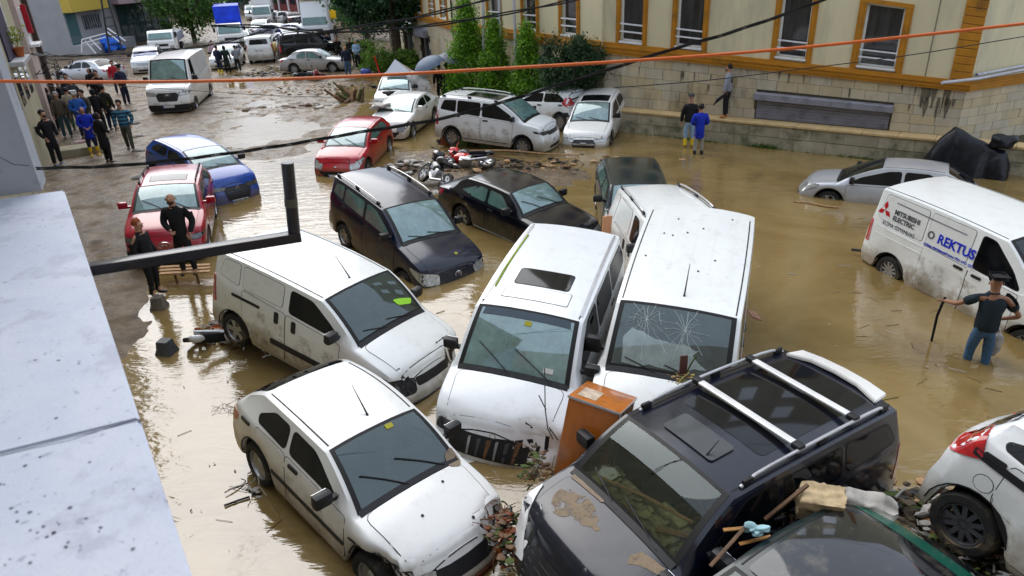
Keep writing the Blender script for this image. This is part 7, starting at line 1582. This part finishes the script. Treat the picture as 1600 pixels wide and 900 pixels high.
# log pile and rubbish in the street
lg = empty('log_pile', P(556, 158), 'pile of broken brown logs and branches on the muddy street', 'logs'); rl_ = random.Random(17)
for k in range(16):
    a = Vector((rl_.uniform(-.9, .5), rl_.uniform(-.5, .5), 0)); d = Vector((rl_.uniform(-.7, .3), rl_.uniform(-.3, .3), rl_.uniform(.15, .75))); r_ = rl_.uniform(.05, .11)
    bm = bmesh.new(); tube(bm, [a, a + d * .5 + Vector((rl_.gauss(0, .04), 0, .03)), a + d * rl_.uniform(.9, 1.3)], [r_, r_ * .95, r_ * .75], 7); finish(bm, 'log', [WOODD, mat('pale_split_wood', (.24, .14, .07), .8, var=.4), mat('olive_branch', (.08, .09, .03), .8)][k % 3], lg)
def rubbish(label, cpx, spread, n, zmax, mats, seed, size=(.04, .16), name='rubbish_heap', sticks=.22, zbase=0):
    rn = random.Random(seed); groups = [bmesh.new() for _ in mats]; c = P(*cpx, zbase); e = empty(name, c, label, 'rubbish')
    for k in range(n):
        x, y = rn.gauss(0, spread[0]), rn.gauss(0, spread[1]); hh = zmax * math.exp(-(x / spread[0]) ** 2 * .5 - (y / spread[1]) ** 2 * .5); p = Vector((x, y, rn.uniform(-.05, hh))); bm = groups[k % len(mats)]
        if rn.random() < sticks:
            d = Vector((rn.gauss(0, 1), rn.gauss(0, 1), rn.gauss(0, .4))).normalized() * rn.uniform(.08, .35); tube(bm, [p, p + d * .5 + Vector((0, 0, .02)), p + d], rn.uniform(.004, .014), 4)
        else:
            s_ = rn.uniform(*size); rock(bm, p, (s_, s_ * rn.uniform(.4, 1), s_ * rn.uniform(.15, .5)), k, 1, .6)
    for bm, mt in zip(groups, mats): finish(bm, 'debris', mt, e, smooth=30)['kind'] = 'stuff'
    return e
MUDR = mat('mud_lump', (.09, .07, .045), .8, var=.4, bump=.4); PALER = mat('pale_rag', (.42, .4, .37), .7, var=.3); BLKR = mat('black_rubbish', (.012, .012, .013), .35, var=.5); LEAFR = mat('leafy_rubbish', (.07, .1, .02), .7, var=.5)
M4 = [MUDR, WOODD, BLKR, WOOD, MUDR, PALER, LEAFR]
rubbish('low heap of wood and rags behind the silver saloon', (430, 116), (1.4, .5), 260, .5, [MUDR, WOODD, BLKR, PALER], 1, zbase=0); rubbish('scattered sticks and mud between the silver saloon and the log pile', (500, 140), (2.6, 1.2), 300, .15, [MUDR, WOODD, WOOD], 2)
rubbish('flattened pale rags and boards in the street near the log pile', (470, 168), (1.8, .45), 60, .1, [PALER, MUDR, WOODD], 3, sticks=.2, size=(.1, .3))
rubbish('muddy sticks and stones around the fallen motorcycles', (800, 262), (1.8, .6), 320, .18, [MUDR, WOODD, WOOD, BLKR], 4); rubbish('dark debris between the navy family van and the black saloon', (640, 268), (.9, .5), 200, .35, [BLKR, MUDR, PALER, WOODD], 5)
rubbish('tangled black and brown debris by the rear wheel of the panel van', (352, 520), (.3, .2), 220, .3, [BLKR, WOODD, PALER, mat('orange_brick_bits', (.4, .1, .03), .8)], 6, size=(.03, .09))
rubbish('muddy clump stuck under the panel van rear arch', (375, 520), (.1, .1), 40, .35, [mat('pale_straw', (.3, .24, .14), .9, var=.4), BLKR], 16, size=(.04, .1)); rubbish('clump of leaves and twigs on the broken front corner of the people van', (842, 742), (.12, .1), 60, .5, [LEAFR, MUDR, WOODD], 7, size=(.02, .06), zbase=.35)
rubbish('leaves and splinters at the foot of the crazed windscreen', (1070, 592), (.1, .06), 40, .1, [mat('straw', (.4, .3, .1), .8), WOODD, LEAFR], 8, size=(.015, .04), zbase=1.35)
rubbish('debris jammed between the near hatchback and the charcoal car', (790, 832), (.08, .2), 190, .18, [BLKR, LEAFR, mat('rusty_orange', (.17, .045, .012), .6), WOODD], 9, size=(.02, .06), zbase=.45)
rubbish('great heap of black rubbish between the charcoal car and the right-hand white hatchback', (1420, 838), (.55, .35), 900, .55, M4, 10, size=(.03, .13), zbase=.35); rubbish('heap of rubbish under the charcoal car flank', (1200, 835), (.42, .2), 600, .38, [BLKR, WOODD, MUDR, BLKR], 11, zbase=.7, size=(.03, .1))
rubbish('leafy rubbish in the bottom right corner by the white hatchback wheel', (1500, 880), (.35, .25), 260, .3, [LEAFR, WOODD, BLKR, PALER, MUDR], 12, zbase=.75, size=(.02, .09)); rubbish('splashing foam and scraps at the near hatchback rear wheel', (405, 760), (.09, .12), 50, .12, [PALER, BLKR, mat('foam', (.5, .47, .42), .3)], 13, size=(.02, .06))
plank('brown stake rising beside the charcoal car flank', P(1195, 812, 1.2), P(1262, 757, 1.45), .035, .03, WOODD); plank('split plank pushed through the side of the charcoal car', P(1110, 885, 1.2), P(1165, 822, 1.35), .035, .015, WOODD); plank('short raw plank by the blue rag', P(1130, 828, 1.3), P(1195, 822, 1.3), .038, .016, mat('fresh_wood', (.5, .25, .08), .7, var=.3)); plank('second short raw plank under the blue rag', P(1155, 850, 1.2), P(1205, 838, 1.2), .036, .014, mat('fresh_wood', (.5, .25, .08), .7))
bm = bmesh.new(); rock(bm, P(1182, 826, 1.34), (.09, .06, .035), 3, 4, 1.5); tag(finish(bm, 'blue_rag', mat('pale_blue_rag', (.3, .5, .55), .5, var=.3), smooth=50), 'crumpled pale blue plastic rag among the planks', 'rag')
bm = bmesh.new(); box(bm, (0, 0, 0), (.44, .27, .27)); bmesh.ops.subdivide_edges(bm, edges=bm.edges[:], cuts=14, use_grid_fill=True)
for v in bm.verts: n_ = noise.fractal(v.co * 7, .8, 2.1, 5); l_ = (v.co / .3).length; v.co = v.co * (1 - .12 * max(0, l_ - .5)) + v.co.normalized() * n_ * .035
bmesh.ops.transform(bm, matrix=Matrix.Translation(P(1283, 785, 1.25)) @ Matrix.Rotation(-.3, 4, 'Z') @ Matrix.Rotation(.2, 4, 'X'), verts=bm.verts); o = finish(bm, 'stone_block', mat('sandstone_lump', (.55, .42, .25), .9, var=.25, bump=.8, bscale=9), smooth=50); tag(o, 'big rough sandstone lump lying between the charcoal and the green-edged car', 'stone')
bm = drape([(-.3, .05), (-.15, .16), (0, .1), (.15, .14), (.3, .04)], .16, 30, 10, 4); o = finish(bm, 'white_sheet', PALER, smooth=50); o.location = P(1350, 788, 1.15); o.rotation_euler.z = -.4; tag(o, 'crumpled off-white sheet beside the sandstone lump', 'sheet')
bm = bmesh.new(); q = P(1068, 570, 1.62); box(bm, q, (.1, .02, .24), Euler((-.2, .1, .2)), bev=.003); tag(finish(bm, 'broken_board', mat('dark_red_board', (.1, .04, .03), .6)), 'small dark broken board stuck on the crazed windscreen', 'board')
bm = bmesh.new(); q = P(1178, 492, 1.0); box(bm, q, (.22, .2, .03), Euler((.3, .5, .4)), bev=.005); tag(finish(bm, 'broken_mirror', mat('brown_fragment', (.3, .16, .1), .5, var=.4)), 'brown broken fragment sticking out of the van side towards the open water', 'fragment')
# wreckage on the white car far back
q = P(652, 128, 1.1); bm = bmesh.new(); rock(bm, q, (.5, .35, .45), 12, 3, .8); tag(finish(bm, 'crumpled_bumper', WHM, smooth=40), 'crumpled white bumper hanging from the wreckage-loaded white hatchback', 'bumper')
q = P(622, 112, 1.55); bm = bmesh.new(); vs = [bm.verts.new(q + Vector(p)) for p in ((-.55, -.3, 0), (.6, -.3, 0), (.6, .4, 0), (-.55, .4, 0), (-.1, .1, .55))]
for a, b in ((0, 1), (1, 2), (2, 3), (3, 0)): bm.faces.new((vs[a], vs[b], vs[4]))
tag(finish(bm, 'silver_panel', SILV, smooth=None), 'bent silver car panel lying on top of the white hatchback', 'panel')
bm = bmesh.new(); rock(bm, P(607, 145, 1.0), (.28, .22, .12), 2, 2, .7); tag(finish(bm, 'black_fragment', BLKR), 'black plastic fragment on the bonnet of the wreckage-loaded hatchback', 'fragment')
bm = bmesh.new(); rock(bm, P(598, 166, 1.05), (.35, .3, .12), 22, 3, 1.4); tag(finish(bm, 'crumpled_sheet', PALER, smooth=40), 'crumpled pale plastic sheet on the white saloon windscreen', 'sheet')
# kerb blocks and scattered stones along the left pavement
for k, (px, py) in enumerate(((207, 175), (212, 195), (215, 215), (218, 238), (219, 258), (216, 280))):
    bm = bmesh.new(); rock(bm, P(px, py, .04), (.26, .2, .12), k, 3, .35); tag(finish(bm, 'kerb_stone', mat('grey_kerb', (.13, .13, .12), .7, var=.3), smooth=50), ['grey kerb stone beside the dark-capped man', 'grey kerb stone beside the striped sweater', 'grey kerb stone at the striped man shoe', 'grey kerb stone below the walking man', 'grey kerb stone left of the blue car', 'lowest grey kerb stone before the red small SUV'][k], 'stone', 'stones along the pavement edge')
for k, (px, py, s_) in enumerate(((243, 190, .3), (98, 168, .25))): bm = bmesh.new(); rock(bm, P(px, py, .03), (s_, s_ * .4, .04), k + 3, 2, .8); tag(finish(bm, 'paper_scrap', WHITEP), ['white scrap of paper on the mud in front of the high-roof van', 'white scrap by the left wall'][k], 'litter')
bm = bmesh.new(); box(bm, P(128, 222, .08), (.5, .22, .14), Euler((0, 0, .4)), bev=.04); tag(finish(bm, 'shopping_bag', mat('pink_white_bag', (.6, .4, .42), .5, var=.4, nscale=12)), 'pink and white bag on the ground at the feet of the crowd', 'bag')
bm = bmesh.new(); box(bm, FL_(12.5, .1, -1.2), (1.6, .9, .5), Euler((0, 0, .5)), bev=.03); tag(finish(bm, 'concrete_step', CONC[1]), 'low concrete step at the foot of the left wall', 'step')

# litter afloat: twigs, leaves and scraps scattered over the water
rn = random.Random(77); bms = [bmesh.new() for _ in range(4)]
for k in range(120):
    cx_, cy_, sx_, sy_ = rn.choice([(330, 560, 60, 70), (700, 470, 80, 40), (1300, 420, 120, 70), (1000, 260, 60, 30), (420, 480, 60, 60), (300, 800, 60, 60), (1500, 620, 60, 40), (1350, 520, 70, 40), (900, 300, 40, 25)]); px, py = rn.gauss(cx_, sx_), rn.gauss(cy_, sy_)
    if px < 230 or py > 890 or py < 215: continue
    p = P(px, py, .006); a = rn.uniform(0, 6.3); d = Vector((math.cos(a), math.sin(a), 0)); bm = bms[k % 4]
    if rn.random() < .4: tube(bm, [p, p + d * rn.uniform(.04, .16) + Vector((0, 0, .004)), p + d * rn.uniform(.17, .3)], rn.uniform(.003, .007), 4)
    else: leafcard(bm, p + Vector((0, 0, .01)), rn.uniform(.012, .035), rn, 4)
for bm, mt in zip(bms, (WOODD, mat('pale_straw', (.3, .24, .14), .9, var=.4), LEAFR, mat('foam', (.5, .47, .42), .3))): tag(finish(bm, 'floating_litter', mt, smooth=None), 'small twigs, leaves and scraps floating on the flood water', 'litter', kind='stuff')
